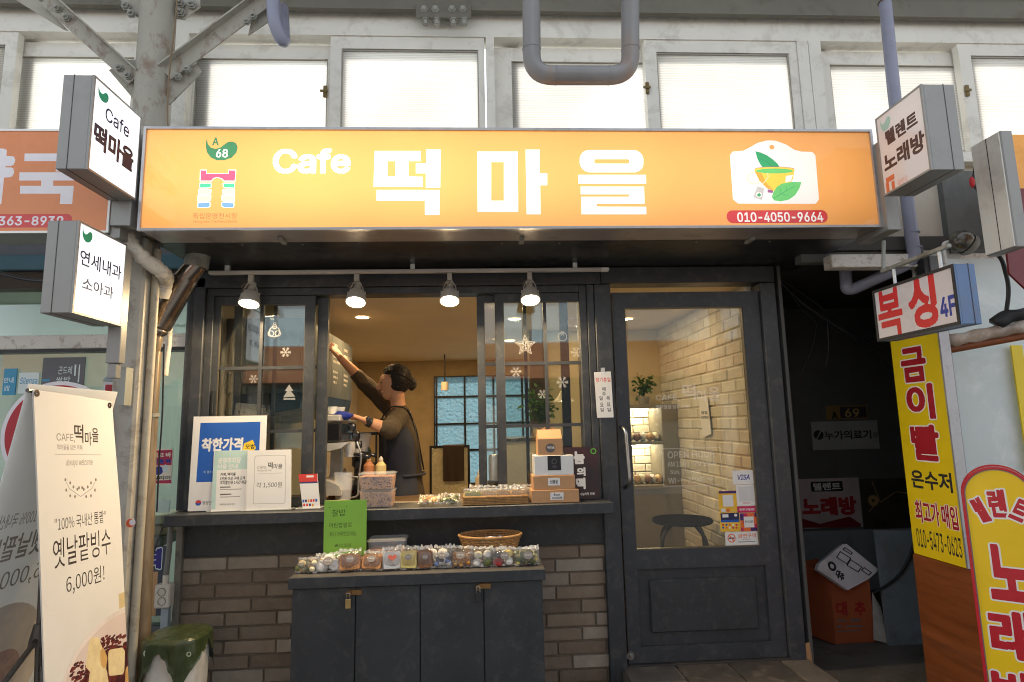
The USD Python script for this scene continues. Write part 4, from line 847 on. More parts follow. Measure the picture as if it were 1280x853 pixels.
put(ob, 'conduit', tube([at(207.5, 720, Y=OY + .03), at(211, 690, Y=OY + .03), at(214, 655, Y=OY + .03)], .014, 12), mat('conduit_grey', S(120, 118, 112), .5, vary=.15), smooth=True)
put(ob, 'lower_board', bx(p[0] + .03, OY + .02, .02, q[0] - .012, OY + .05, p[2] - .002), mat('board_pale', S(158, 168, 172), .6, vary=.1))
single('thin_cable', tube(bend([at(204, 658, Y=-.14), at(192, 690, Y=-.2), at(186, 725, Y=-.26), at(181, 745, Y=-.28)], .1, 6), .004, 6), LATCH, 'thin black cable hanging below the left end of the counter shelf', 'cable')
single('thin_cable', tube(bend([at(205, 430, Y=-.30), at(203, 520, Y=-.30), at(199, 575, Y=-.28), at(196, 640, Y=-.26)], .1, 6), .004, 6), LATCH, 'thin black cable running down beside the brown downpipe', 'cable')
BY = -.36; c = at(222, 820, Y=BY); cxb = c[0]; ztop = at(222, 792, Y=BY)[2]
bn = thing('waste_bin', 'white waste bin capped with a crumpled dark green plastic bag', 'bin', (cxb, BY, 0))
def sqring(r, z, p=3.2, n=36, wob=0, seed=0):
    th = np.arange(n) * 2 * np.pi / n; k = (np.abs(np.cos(th)) ** p + np.abs(np.sin(th)) ** p) ** (-1 / p) * r
    if wob: k = k * (1 + wob * (meshkit.fbm(np.stack([np.cos(th) * 2 + 5, np.sin(th) * 2 + 5, np.full(n, z * 9 + seed)], -1), 3) - .5))
    return np.stack([cxb + k * np.cos(th), BY + k * np.sin(th), np.full(n, z)], -1)
def rings(rs):
    g = np.array(rs); g = np.concatenate([g, g[:, :1]], 1); return quadmesh(g[:, :, :])
put(bn, 'body', rings([sqring(.10, .0), sqring(.115, .02), sqring(.128, ztop - .06), sqring(.128, ztop - .03)]), mat('bin_white', S(226, 222, 212), .35, vary=.04, dirt=S(150, 140, 124), dscale=6, damt=.3), smooth=True)
g = []
prof = np.array([(.002, .012), (.07, .013), (.125, .008), (.139, -.006), (.141, -.05), (.143, -.09), (.147, -.105)]); NB = 150
for k in np.linspace(0, 6, 34):
    r, dz = np.interp(k, range(7), prof[:, 0]), np.interp(k, range(7), prof[:, 1]); f_ = max(0, k - 3); th = np.arange(NB) * 2 * np.pi / NB
    ridge = np.abs(meshkit.fbm(np.stack([np.cos(th) * 5 + 9, np.sin(th) * 5 + 9, np.full(NB, k * .28)], -1), 4, 5) - .5)
    rg = sqring(r, ztop + dz, 3.0, NB, .03, 3); c_ = np.array([cxb, BY, 0]); rg[:, :2] = c_[:2] + (rg[:, :2] - c_[:2]) * (1 + (.02 + .05 * min(f_, 1.5)) * (ridge[:, None] - .08) * (k > 1.5))
    hem = meshkit.fbm(np.stack([np.cos(th) * 2.5 + 3, np.sin(th) * 2.5 + 3, np.zeros(NB)], -1), 3, 8) - .5
    rg[:, 2] += f_ * (-.016 * np.cos(th * 4 + math.pi) + .07 * hem - .022 * np.exp(-((th - 3.9) / .35) ** 2) - .018 * np.exp(-((th - 5.2) / .3) ** 2))
    g.append(rg)
BAG = mat('green_bag', S(56, 66, 38), .25, vary=.3, scale=12, bump=.006, bscale=9, coat=.3, stretch=(1, 1, .3))
put(bn, 'bag', warp(rings(g), .004, 14), BAG, smooth=True)
PRB = mat('bag_print', S(190, 200, 170), .5)
for px, py, r in ((183.5, 817, .016), (236, 818, .011)):
    q = at(px, py, Y=BY - .17 if px > 200 else BY - .13); P_ = FRONT(q[1]); put(bn, 'bag_print', P_.mesh(Point(q[0], q[2]).buffer(r, 6).difference(Point(q[0], q[2]).buffer(r * .6, 3)), 0), PRB)

# ------------------------------------------------------------------ low display cabinet under the shelf
cb = thing('display_cabinet', 'low slate painted cabinet with four plain doors in front of the bricks', 'cabinet', (-.32, -.24, 0))
KY, KZ = -.455, .760
ca, cc = at(361, 722, Y=KY), at(681, 710, Y=KY); KX0, KX1 = ca[0], cc[0]
put(cb, 'top', bx(KX0, KY, KZ - .052, KX1, -.012, KZ, .003), mat('cabinet_top', S(76, 74, 72), .5, vary=.15, scale=5, dirt=S(120, 110, 98), dscale=6, damt=.3))
put(cb, 'top_edge', bx(KX0 - .002, KY - .006, KZ - .054, KX1 + .002, KY - .0005, KZ - .0015, .002), DARK2)
put(cb, 'body', bx(KX0 + .015, KY + .028, .03, KX1 - .012, -.012, KZ - .053), DARK2)
edges = [at(px, 790, Y=KY)[0] for px in (363, 443.2, 525, 605.2, 683)]
edges[0], edges[-1] = KX0 + .012, KX1 - .010
for a, b in zip(edges, edges[1:]): put(cb, 'door', bx(a + .0025, KY + .012, .05, b - .0025, KY + .027, KZ - .058, .002), DARK2)
BRASS = mat('old_brass', S(150, 116, 76), .4, .8, vary=.15); PADB = mat('padlock_brass', S(196, 168, 110), .35, .6); PADK = mat('padlock_black', S(48, 46, 46), .4)
for px, py, m, w in ((443, 741, PADB, .016), (604.5, 733, PADK, .016)):
    q = at(px, py, Y=KY + .01)
    put(cb, 'hasp', [bx(q[0] - .026, q[1] - .004, q[2] - .012, q[0] + .036, q[1] + .002, q[2] + .014, .002), turn(lathe([(.007, -.003), (.013, -.003), (.013, .003), (.007, .003)], 14), [1, 0, 0], 90).apply_translation(q + np.array([-.026, -.012, -.002]))], BRASS)
    s_ = q + np.array([-.026, -.016, -.004])
    put(cb, 'shackle', tube(bend([s_ + np.array([-.008, 0, -.022]), s_ + np.array([-.008, 0, .006]), s_ + np.array([.008, 0, .006]), s_ + np.array([.008, 0, -.022])], .008, 5), .0022, 8), CHROME, smooth=True)
    put(cb, 'padlock', bx(s_[0] - .0135, s_[1] - .006, s_[2] - .064, s_[0] + .0135, s_[1] + .006, s_[2] - .02, .003), m)

# ------------------------------------------------------------------ wrapped snacks in a row on the cabinet
CLEAR = wrap('clear_wrap')
SEAL = film('seal_film', (.93, .91, .86), .5, .15)
SGREY = mat('label_grey', S(160, 150, 140), .5, vary=.04); SWH = mat('label_white', S(226, 220, 212), .5)
def food(name, c, v=.45, s_=130): return mat('food_' + name, S(*c), .6, vary=v, scale=s_, bump=.004, bscale=150)
def pillow(w, h, d, seed, n=11):
    """A sealed clear bag standing in local x (width), z (height): bulging, flat crimped ends."""
    out = []
    for sgn in (-1, 1):
        U, V = np.meshgrid(np.linspace(-1, 1, n), np.linspace(0, 1, n + 2))
        bul = (1 - np.abs(U) ** 3) ** .6 * np.clip(np.sin(np.pi * np.clip((V - .04) / .84, 0, 1)), 0, 1) ** .5
        wob = meshkit.fbm(np.stack([U * 2.2 + seed, V * 3 + 5, np.full_like(U, sgn + 3.)], -1), 3) - .5
        X = U * w / 2 * (1 - .10 * (V > .86) * (1 - V) + .06 * wob); Y = sgn * (d / 2 * bul * (1 + .5 * wob) + .001); Z = V * h + .012 * (meshkit.fbm(np.stack([U * 3 + seed, V, U * 0], -1), 2) - .5) * V
        g = np.stack([X, Y, Z], -1); out.append(quadmesh(g if sgn < 0 else g[:, ::-1]))
    return trimesh.util.concatenate(out)
def lumps(cells, seed, r=None):
    rr = np.random.default_rng(seed); out = []
    for (x, y, z, sx_, sy_, sz_) in cells:
        m = ball((0, 0, 0), 1, 2); v = np.array(m.vertices); d = meshkit.fbm(v * 1.6 + rr.uniform(0, 50), 3) - .5; v = v * (1 + .35 * d[:, None]) * np.array([sx_, sy_, sz_]) + np.array([x, y, z]); m.vertices = v; out.append(m)
    return out
def scatter_cells(w, h, d, n, r, seed, z0=0):
    rr = random.Random(seed); return [(rr.uniform(-w, w), rr.uniform(-d, d), z0 + r + rr.uniform(0, h), r * rr.uniform(.8, 1.2), r * rr.uniform(.7, 1.1), r * rr.uniform(.7, 1.1)) for _ in range(n)]
def snack(label, b, Yd, fill, colr, seed, sticker='grey', lean=16, deep=.045, name='snack_bag', group=None):
    """Bag whose outline covers the pixel box b at depth Yd on the cabinet top."""
    x0, x1 = at(b[0], b[3], Y=Yd)[0], at(b[2], b[3], Y=Yd)[0]; w = x1 - x0
    h = (b[3] - b[1]) / F * (Yd + 3.5) / math.cos(math.radians(lean)) * .95 - deep * .25
    t = thing(name, label, 'snack', ((x0 + x1) / 2, Yd + .012, KZ + .003), rng.uniform(-.22, .22), group); lean += rng.uniform(-4, 6)
    tl = lambda m: turn(m, [1, 0, 0], -lean)
    lo = lambda m: put
    f = []
    if fill == 'slab': f = [hull([(sx_ * w * k, sy_ * deep * .34, z) for sx_ in (-1, 1) for sy_ in (-1, 1) for k, z in ((.40, .006), (.43, .012), (.43, h * .70), (.36, h * .78))])]; f = [warp(trimesh.Trimesh(*trimesh.remesh.subdivide(*trimesh.remesh.subdivide(f[0].vertices, f[0].faces))), .004, 30, seed)]
    elif fill == 'balls': f = lumps([(w * a, 0, w * .23, w * .24, deep * .45, w * .22) for a in (-.23, .24)] + [(w * .02, .004, w * .23 + h * .32, w * .25, deep * .42, w * .2)], seed)
    elif fill == 'pieces': f = lumps(scatter_cells(w * .36, h * .52, deep * .22, 26, w * .12, seed), seed)
    elif fill == 'crumbs': f = lumps(scatter_cells(w * .38, h * .58, deep * .25, 60, w * .075, seed), seed)
    elif fill == 'cakes': f = lumps([(w * a, dy, zz, w * .2, deep * .4, w * .17) for a, dy, zz in ((-.24, 0, w * .18), (.2, -.004, w * .18), (-.18, .004, w * .5), (.24, .002, w * .5))], seed)
    cols = colr if isinstance(colr, (list, tuple)) else [colr]
    for k, c in enumerate(cols):
        part = [m for i, m in enumerate(f) if i % len(cols) == k]
        if part: put(t, 'filling', tl(trimesh.util.concatenate(part)), c, smooth=40, local=True)
    put(t, 'wrapper', tl(pillow(w * .99, h, deep, seed)), CLEAR, smooth=True, local=True)
    us = np.linspace(-.5, .5, 15); sg = []
    for k_, (za, zb) in enumerate(((.87, 1.0), (.02, .07))):
        r2 = np.random.default_rng(seed + k_); sg.append(quadmesh([np.stack([us * w * .97, np.full(15, -.003 + 0.0) + .004 * r2.standard_normal(15), np.full(15, h * za) + .003 * r2.standard_normal(15)], -1), np.stack([us * w * .97, .004 * r2.standard_normal(15), np.full(15, h * zb) + .005 * r2.standard_normal(15)], -1)]))
    put(t, 'seal', tl(trimesh.util.concatenate(sg)), SEAL, local=True)
    P_ = Plane((0, 0, 0), (1, 0, 0), (0, 0, 1))
    if sticker in ('grey', 'oval'):
        e = affinity.scale(Point(0, h * .52).buffer(1, 14), w * .19, w * .145)
        m = P_.mesh(e, deep * .5 + .004, .001); m2 = P_.mesh(fit(glyphs('떡마을', 1), (-w * .12, h * .52 - w * .03, w * .13, h * .52 + w * .045)), deep * .5 + .0052, .0008)
        st = put(t, 'sticker', tl(m), SGREY, local=True); put(t, 'sticker_print', tl(m2), SWH, local=True)
    elif sticker == 'heart':
        hp = Polygon([(math.sin(a) ** 3 * 16, 13 * math.cos(a) - 5 * math.cos(2 * a) - 2 * math.cos(3 * a) - math.cos(4 * a)) for a in np.linspace(0, 6.28, 40)]).buffer(0)
        put(t, 'sticker', tl(P_.mesh(fit(hp, (-w * .22, h * .36, w * .24, h * .64)), deep * .5 + .004, .001)), mat('sticker_coral', S(242, 124, 96), .5), local=True)
    return t
W_ = food('white_rice_cake', (240, 236, 228), .04); BRN = food('brown_crumb', (150, 102, 66)); CAR = food('caramel_nut', (196, 138, 84)); GOLD = food('golden_bean', (208, 140, 48)); YEL = food('yellow_cake', (240, 218, 130), .06); GRN = food('green_herb', (110, 118, 62)); MUG = food('mugwort', (92, 104, 72)); BLK = food('black_bean', (70, 60, 70)); RED = food('red_jelly', (196, 60, 60)); CRM = food('cream_cake', (232, 222, 190), .06); BLU_ = food('blue_candy', (120, 140, 190)); TAN = food('tan_biscuit', (206, 164, 104)); PUR = food('purple_rice', (120, 84, 92))
SY = -.395
snack('low bag of tan biscuits and blue sweets at the left end of the snack row', (366, 703, 396, 721.5), SY, 'pieces', [TAN, GRN, TAN, CRM], 1, None, 30)
snack('bag of three white rice cake balls, second from the left end of the row', (392, 697, 426, 721), SY, 'balls', W_, 2, 'grey', 20)
snack('bag of brown nut bars with a diagonal shine beside the white balls', (422, 692, 451, 720), SY, 'slab', CAR, 3, 'grey', 18)
snack('short bag of layered grain bars under the green price card', (449, 694, 478, 719), SY, 'slab', [CAR], 4, 'grey', 22)
snack('white snow rice cake bag with a coral heart', (477, 688, 502, 718), SY, 'slab', W_, 5, 'heart', 10)
snack('yellow rice cake bag with a grey oval label', (499, 687, 522, 717), SY, 'slab', YEL, 6, 'grey', 10)
snack('brown cocoa rice cake bag beside the yellow one', (521, 686, 541, 715.5), SY, 'slab', BRN, 7, 'grey', 10)
snack('bag of black and white bean sweets in the middle of the row', (540, 686, 565, 715), SY, 'pieces', [W_, BLK, W_, BLU_], 8, 'grey', 14)
snack('bag of golden soy bean crisps beside the black and white sweets', (561, 686.5, 591, 714.5), SY, 'crumbs', [GOLD, GOLD, TAN], 9, 'grey', 16)
snack('bag of white and green rice cakes below the round basket', (589, 687, 618, 713.5), SY, 'cakes', [W_, GRN, CRM], 10, None, 16)
snack('bag of mixed red, white and dark rice cakes right of the green ones', (616, 688, 645, 712.5), SY, 'cakes', [RED, W_, BLK, YEL], 11, 'grey', 18)
snack('bag of dark green mugwort crisps at the right end of the row', (644, 688, 676, 711.5), SY, 'crumbs', [GRN, MUG, GRN, YEL], 12, 'grey', 18)
snack('upright bag leaning behind the mugwort crisps at the right end', (640, 680, 674, 700), -.33, 'crumbs', [CRM, GRN], 13, None, 8)
snack('bag leaning behind the brown nut bars on the left', (424, 690, 462, 706), -.33, 'slab', CAR, 14, None, 10)
snack('bag of white cakes leaning behind the three white balls', (400, 692, 438, 708), -.33, 'slab', CRM, 15, 'grey', 10)

for k_, (b, m, fl, lab) in enumerate((((383, 695, 408, 712), TAN, 'pieces', 'bag of tan pieces lying behind the low biscuit bag'), ((455, 690, 484, 706), GOLD, 'crumbs', 'bag of golden crumbs leaning behind the layered grain bars'), ((530, 684, 560, 702), W_, 'cakes', 'bag of white cakes leaning behind the cocoa rice cake'), ((570, 684, 598, 700), BRN, 'slab', 'brown slab bag leaning behind the golden crisps'), ((604, 684, 636, 700), CRM, 'cakes', 'bag of cream cakes leaning in front of the round basket'))):
    snack(lab, b, -.325, fl, m, 70 + k_, 'grey' if k_ % 2 else None, 14)
# ------------------------------------------------------------------ green card, boxes, baskets and tubs
GP = FRONT(-.27); GCARD = mat('lime_card', S(142, 196, 74), .5, vary=.04); GINK = mat('green_marker', S(48, 72, 30), .6)
gc = thing('price_card', 'lime green handwritten price card hanging in front of the shelf', 'price card', at(430, 695, Y=-.27))
q = GP.poly([(405.5, 626), (458.5, 625), (457.5, 694), (404, 697)]); put(gc, 'card', GP.mesh(q, -.001, .003), GCARD)
printed(gc, GP, q, [(GP.text('찰밥', (415, 637, 432, 645.5), 0), GINK, 'lettering'), (GP.text('어린찹쌀로', (411.5, 653.5, 440, 659.5), 0), GINK, 'lettering'), (GP.text('찌니 더욱맛있어요.', (412, 664.5, 446, 670.5), 0), GINK, 'lettering'), (GP.text('₩10,500', (418.5, 680, 438.5, 685), 0, False), GINK, 'lettering'), (GP.rect((411, 634, 412.5, 634.8)), GINK, 'lettering'), (GP.rect((432.5, 633.2, 434, 634)), GINK, 'lettering')], .0006, GCARD, 'print')
TUBC = film('clear_tub', (.93, .93, .92), .13, .12); RICE = mat('mixed_rice', S(196, 146, 104), .7, vary=.45, scale=120, bump=.006, bscale=120, dirt=S(84, 52, 74), dscale=26, damt=1.0)
def tub(label, b, Y, z0, lid_h=.010, rice=.55, hollow=True):
    x0, x1 = at(b[0], (b[1] + b[3]) / 2, Y=Y)[0], at(b[2], (b[1] + b[3]) / 2, Y=Y)[0]; h = (b[3] - b[1]) / F * (Y + 3.5) - .004
    w, d, zl = x1 - x0, (x1 - x0) * .68, z0 + h - lid_h
    t = thing('food_tub', label, 'food tub', ((x0 + x1) / 2, Y + d / 2, z0))
    def rr_(k, z): return hull([(sx_ * w * k / 2 - sx_ * q_, sy_ * d * k / 2 - sy_ * r_, z) for sx_ in (-1, 1) for sy_ in (-1, 1) for q_, r_ in ((.012, 0), (0, .012), (.0035, .0035))] + [(0, 0, z + 1e-6)])
    def shell(k0, za, k1, zb):
        return hull([(sx_ * w * k / 2 - sx_ * q_, sy_ * d * k / 2 - sy_ * r_, z) for k, z in ((k0, za), (k1, zb)) for sx_ in (-1, 1) for sy_ in (-1, 1) for q_, r_ in ((.014, 0), (0, .014), (.004, .004))])
    put(t, 'tub', shell(.86, 0, .95, h - lid_h), TUBC, local=True, smooth=50)
    kt = .855 + .09 * rice
    rm = shell(.845, .002, kt - .015, (h - lid_h) * rice); rm = trimesh.Trimesh(*trimesh.remesh.subdivide_to_size(rm.vertices, rm.faces, .016)); put(t, 'rice', warp(rm, .0025, 90), RICE, local=True, smooth=True)
    put(t, 'lid', [shell(1.0, h - lid_h + .0005, .99, h - lid_h * .35), shell(.9, h - lid_h * .34, .89, h)], TUBC, local=True, smooth=50)
    g_ = [ball((random.Random(k * 7 + int(b[0])).uniform(-w * .40, w * .40), -d * .445 - .001, random.Random(k * 13 + 5).uniform(.006, (h - lid_h) * rice - .003)), (random.Random(k).uniform(.0014, .0036), .0015, random.Random(k + 99).uniform(.0014, .003)), 1) for k in range(34)]
    put(t, 'beans', g_, mat('bean_dark', S(64, 40, 56), .5, vary=.3, scale=80), local=True, kind='stuff')
    return t
SHZ = 1.037
tub('lower tub of purple rice in the stack on the counter shelf', (447, 613.5, 492.5, 635), -.15, SHZ, .007, .95)
zt = SHZ + (635 - 613.5) / F * 3.35 - .003
tub('upper tub of purple rice in the stack on the counter shelf', (446.5, 592.5, 493, 613.5), -.15, zt, .008, .85)
tub('tub of red rice on the low cabinet behind the snack bags', (458, 668, 507, 697), -.245, KZ + .002, .012, .62)
RATTAN = mat('rattan', S(178, 136, 84), .5, vary=.25, scale=40, bump=.003, bscale=120, dirt=S(104, 70, 38), dscale=30, damt=.5)
bk = thing('round_basket', 'round woven rattan basket on the low cabinet under the shelf', 'basket', at(612, 690, Y=-.2))
bc = np.array([at(613, 690, Y=-.2)[0], -.2, KZ + .002]); bw_ = (at(652, 665, Y=-.2)[0] - at(574.5, 665, Y=-.2)[0]) / 2; bh = .122
strands, NS = [], 40
for k in range(13):
    f_ = k / 12; r = bw_ * (.70 + .28 * f_ ** .8); th = np.linspace(0, 2 * np.pi, 81)
    z = .006 + (bh - .006) * f_; rr_ = r + .0035 * np.cos(th * NS / 2 + (k % 2) * np.pi)
    strands.append(tube(np.stack([bc[0] + rr_ * np.cos(th), bc[1] + rr_ * .72 * np.sin(th), np.full(81, bc[2] + z)], -1), .0042, 5, False))
put(bk, 'weave', strands, RATTAN, smooth=True, kind='stuff')
for k in range(NS):
    a = k * 2 * np.pi / NS; put(bk, 'stake', tube([(bc[0] + bw_ * q_ * np.cos(a), bc[1] + .72 * bw_ * q_ * np.sin(a), bc[2] + z) for q_, z in ((.70, .004), (.86, bh * .5), (.975, bh))], .0034, 5), RATTAN)
th = np.linspace(0, 2 * np.pi, 65)
put(bk, 'rim', tube(np.stack([bc[0] + bw_ * np.cos(th), bc[1] + .72 * bw_ * np.sin(th), np.full(65, bc[2] + bh + .002)], -1), .0075, 8, False), RATTAN, smooth=True)
put(bk, 'base', lathe([(0, .003), (.1, .003)], 24, bc).apply_scale(1.0), RATTAN)
rr = random.Random(11)
for k in range(9):
    a = k * 2.4; r = .05 * math.sqrt(k / 9); p = bc + np.array([r * 1.2 * math.cos(a), r * math.sin(a), .088 + rr.uniform(0, .018)])
    single('wrapped_sweet', warp(ball(p, (.020, .016, .014), 2), .004, 60, k), mat('foil_white', S(222, 226, 234), .25, vary=.12, scale=60), 'white wrapped sweet in the round rattan basket', 'sweet', smooth=40, group='wrapped sweets in the round basket')
tb_ = thing('tray_basket', 'flat rectangular rattan tray on the counter shelf full of snack packs', 'basket', at(618, 631, Y=-.17))
tx0, tx1, tz0, tz1 = at(577, 622, Y=-.17)[0], at(661.5, 622, Y=-.17)[0], SHZ, SHZ + .042
def weave_wall(p, q, h, n, rows=5):
    out = []; p, q = np.array(p), np.array(q); d = (q - p); L_ = np.linalg.norm(d); nrm = np.array([-d[1], d[0], 0]) / L_
    for k in range(rows):
        s_ = np.linspace(0, 1, n * 2 + 1); off = .0025 * np.cos(np.arange(n * 2 + 1) * np.pi + k * np.pi)
        out.append(tube(p + d * s_[:, None] + nrm * off[:, None] + np.array([0, 0, h * (k + .5) / rows]), .0046, 5))
    return out
dpt = .17
C4 = [(tx0 + .01, -.17, tz0), (tx1 - .01, -.17, tz0), (tx1 - .01, -.17 + dpt, tz0), (tx0 + .01, -.17 + dpt, tz0)]
for a, b in zip(C4, C4[1:] + C4[:1]): put(tb_, 'side', weave_wall(a, b, tz1 - tz0, 22), RATTAN, smooth=True, kind='stuff')
put(tb_, 'rim', tube([np.array(p) + np.array([0, 0, tz1 - tz0]) for p in C4 + C4[:1]], .006, 7), RATTAN)
put(tb_, 'base', bx(tx0 + .012, -.168, tz0 + .001, tx1 - .012, -.17 + dpt, tz0 + .006), RATTAN)
NUT = food('popped_rice', (226, 190, 140), .2, 90); NUT2 = food('nut_biscuit', (222, 180, 120), .25, 90); OLV = food('olive_cake', (176, 170, 100), .12)
for k, (px0, px1_, py, m, lab, st) in enumerate(((579, 603, 606, OLV, 'olive green cake pack at the left of the rattan tray', 'x'), (600, 623, 606, NUT, 'popped rice pack second from left in the rattan tray', None), (619, 640, 606, NUT2, 'golden grain pack third from left in the rattan tray', None), (637, 659, 605, NUT2, 'nut biscuit pack at the right of the rattan tray', None))):
    snack(lab, (px0, py, px1_, 624), -.155, 'slab', m, 30 + k, None, 12, .03)
    p = stage.GetPrimAtPath(WORLD.path + '/snack_bag' + '_%03d' % (WORLD.names['snack_bag'] - 1)); p.GetAttribute('xformOp:translate').Set(Gf.Vec3d(float((at(px0, 620, Y=-.155)[0] + at(px1_, 620, Y=-.155)[0]) / 2), -.14, SHZ + .014))
for k in range(4):
    x = tx0 + .05 + k * .09; px = 586 + k * 19
    snack(('first', 'second', 'third', 'fourth')[k] + ' clear pack from the left in the back row of the rattan tray', (px, 602, px + 22, 622), -.07, 'slab', CRM, 40 + k, None, 6, .03, group='back row of packs in the rattan tray')
    p = stage.GetPrimAtPath(WORLD.path + '/snack_bag' + '_%03d' % (WORLD.names['snack_bag'] - 1)); p.GetAttribute('xformOp:translate').Set(Gf.Vec3d(float(at(px + 11, 620, Y=-.08)[0]), -.075, SHZ + .014))
for (b, m, lab, sd) in (((521, 624.5, 551, 634.5), [TAN, CRM], 'flat bag of pale biscuits lying on the counter shelf', 51), ((549, 622, 574, 633.5), [GRN, MUG, CRM], 'flat bag of green crisps lying beside the rattan tray', 52)):
    snack(lab, b, -.14, 'crumbs', m, sd, None, 60, .035)
    p = stage.GetPrimAtPath(WORLD.path + '/snack_bag' + '_%03d' % (WORLD.names['snack_bag'] - 1)); p.GetAttribute('xformOp:translate').Set(Gf.Vec3d(float(at((b[0] + b[2]) / 2, 630, Y=-.14)[0]), -.14, SHZ + .01))
# boxes
XP_ = FRONT(-.155)
def carton(name, lab, b, Yf, deep, m, z0=None, layers=(), base_m=None, cat='box', bev=.002):
    P_ = FRONT(Yf); u0, v0, u1, v1 = P_.boxuv(b); z0 = v0 if z0 is None else z0
    t = thing(name, lab, cat, ((u0 + u1) / 2, Yf + deep / 2, z0))
    put(t, 'box', bx(u0, Yf, z0, u1, Yf + deep, v1, bev), m)
    for f in layers:
        p, mm, nm, o_ = f(P_); put(t, nm, P_.mesh(p, .0015 + .001 * o_, .001), mm)
    return t, v1
t, z1 = carton('card_box', 'wide brown card box at the bottom of the stack by the door post', (664.5, 612.5, 724, 630), -.165, .17, CARD, SHZ, [lambda P: (P.rect((688, 616, 704.5, 625)), PAPER, 'label', 0), lambda P: (P.text('8cm', (692, 616.8, 700, 620), 1, False), INKG, 'lettering', 1), lambda P: (P.text('10,000원', (690, 621, 702.5, 624.2), 1), INKG, 'lettering', 1)])
t, z1 = carton('card_box', 'brown card box second from the bottom of the stack', (666.5, 594.5, 719, 612.2), -.16, .16, CARD, z1 + .001, [lambda P: (P.rect((685, 597.8, 700, 607)), PAPER, 'label', 0), lambda P: (P.text('선물용', (687.5, 600, 697.5, 605), 1), INKG, 'lettering', 1)])
t, z1 = carton('white_box', 'white gift box with a black band, third in the stack', (668, 569.5, 717, 594.2), -.155, .15, WHITE, z1 + .001, [lambda P: (P.rect((684.5, 570, 701, 588)), INKB, 'band', 0), lambda P: (P.ell((689.5, 573.5, 696, 580.5), .8), INKG, 'emblem', 1), lambda P: (P.text('선물', (690, 582, 695.5, 585), 1), INKG, 'lettering', 1)])
P_ = FRONT(-.15); u0, v0, u1, v1 = P_.boxuv((672, 533.5, 703, 569.3)); z0 = z1 + .001
gb = thing('handle_box', 'brown card carry box with a cut handle on top of the stack', 'box', ((u0 + u1) / 2, -.1, z0))
zs = z0 + (v1 - v0) * .58; zt = z0 + (v1 - v0) * .99
put(gb, 'box', bx(u0, -.15, z0, u1, -.03, zs, .002), CARD)
put(gb, 'lid', hull([(u0 + .001, -.149, zs + .0005), (u1 - .001, -.149, zs + .0005), (u0 + .001, -.031, zs + .0005), (u1 - .001, -.031, zs + .0005), (u0 + .004, -.105, zs + .05), (u1 - .004, -.105, zs + .05), (u0 + .004, -.075, zs + .05), (u1 - .004, -.075, zs + .05)]), CARD)
hx = (u0 + u1) / 2; th = np.linspace(0, np.pi, 12)
put(gb, 'handle', FRONT(-.095).mesh(Polygon([(hx - .045, zs + .045)] + [(hx - .035 * math.cos(a) * 1.3, zs + .045 + (zt - zs - .045) * math.sin(a)) for a in th] + [(hx + .045, zs + .045)]).difference(affinity.scale(Point(hx, zs + .055).buffer(1, 10), .02, .012)), 0, .004), CARD)
put(gb, 'label', P_.mesh(P_.ell((682, 554.5, 694, 566)), .002, .001), INKG); put(gb, 'lettering', P_.mesh(P_.text('떡마을', (684, 558, 693, 561.5), 2), .0032, .001), SWH)

# posters and stands on the shelf
def standee(name, lab, pts, Yb, lean, m, layers, cat='sign', foot=None, thick=.004):
    """A board standing on the shelf; pts are the photo pixels of its outline."""
    q = at((pts[2][0] + pts[3][0]) / 2, (pts[2][1] + pts[3][1]) / 2, Y=Yb); o = np.array([q[0], Yb, SHZ])
    pl = Plane(o, (1, 0, 0), (0, math.sin(math.radians(lean)), math.cos(math.radians(lean))))
    t = thing(name, lab, cat, o)
    base = pl.poly(pts); base = affinity.translate(base, 0, -base.bounds[1] + .001)
    put(t, 'board', pl.mesh(base, -.001, thick), m)
    lay = [f(pl) for f in layers]; dv = pl.poly(pts).bounds[1] - .001
    printed(t, pl, base, [(affinity.translate(p, 0, -dv).intersection(base), mm, n) for p, mm, n in lay], .0005, m, 'print')
    if foot: put(t, 'foot', bx(base.bounds[0] + o[0] - .004, Yb - .012, SHZ + .0005, base.bounds[2] + o[0] + .004, Yb + .06, SHZ + .006, .002), foot)
    return t, pl
ACR = film('clear_acrylic', (.9, .92, .93), .3, .08)
PBL = mat('print_royal_blue', S(28, 92, 184), .45, vary=.06, scale=3); PYL = mat('print_yellow', S(248, 206, 44), .5); PMT = mat('print_mint', S(186, 214, 208), .5); POG = mat('print_amber', S(226, 150, 40), .5); PNV = mat('print_navy', S(52, 54, 110), .5); PRD = mat('print_bright_red', S(214, 62, 52), .5)
standee('price_poster', 'big white framed poster with a royal blue field at the left of the shelf', [(242, 522.5), (333.5, 521), (329, 639), (234.5, 641)], -.105, 6, PAPER, [
    lambda P: (P.poly([(250.5, 530.5), (325.5, 529), (322.5, 603), (245, 604.5)]), PBL, 'print'), lambda P: (P.text('착한가격', (252, 549, 303.5, 566), 3), PAPER, 'lettering'), lambda P: (P.poly([(305, 556), (316, 551.5), (320, 562), (316, 566), (302, 570)]), PYL, 'emblem'), lambda P: (P.text('모범', (306.5, 557, 318, 563), 2), INKB, 'lettering'),
    lambda P: (P.text('이 업소는', (254.5, 590, 268, 593.5), 0), PMT, 'lettering'), lambda P: (P.ell((244, 627, 251.5, 634)), PBL, 'emblem'), lambda P: (P.poly([(244, 630.5), (244.8, 628), (248, 627), (251, 628.5), (251.5, 630.5), (248, 631)]), PRD, 'emblem'), lambda P: (P.text('행정안전', (253, 628, 268, 632.5), 1), INKG, 'lettering')])
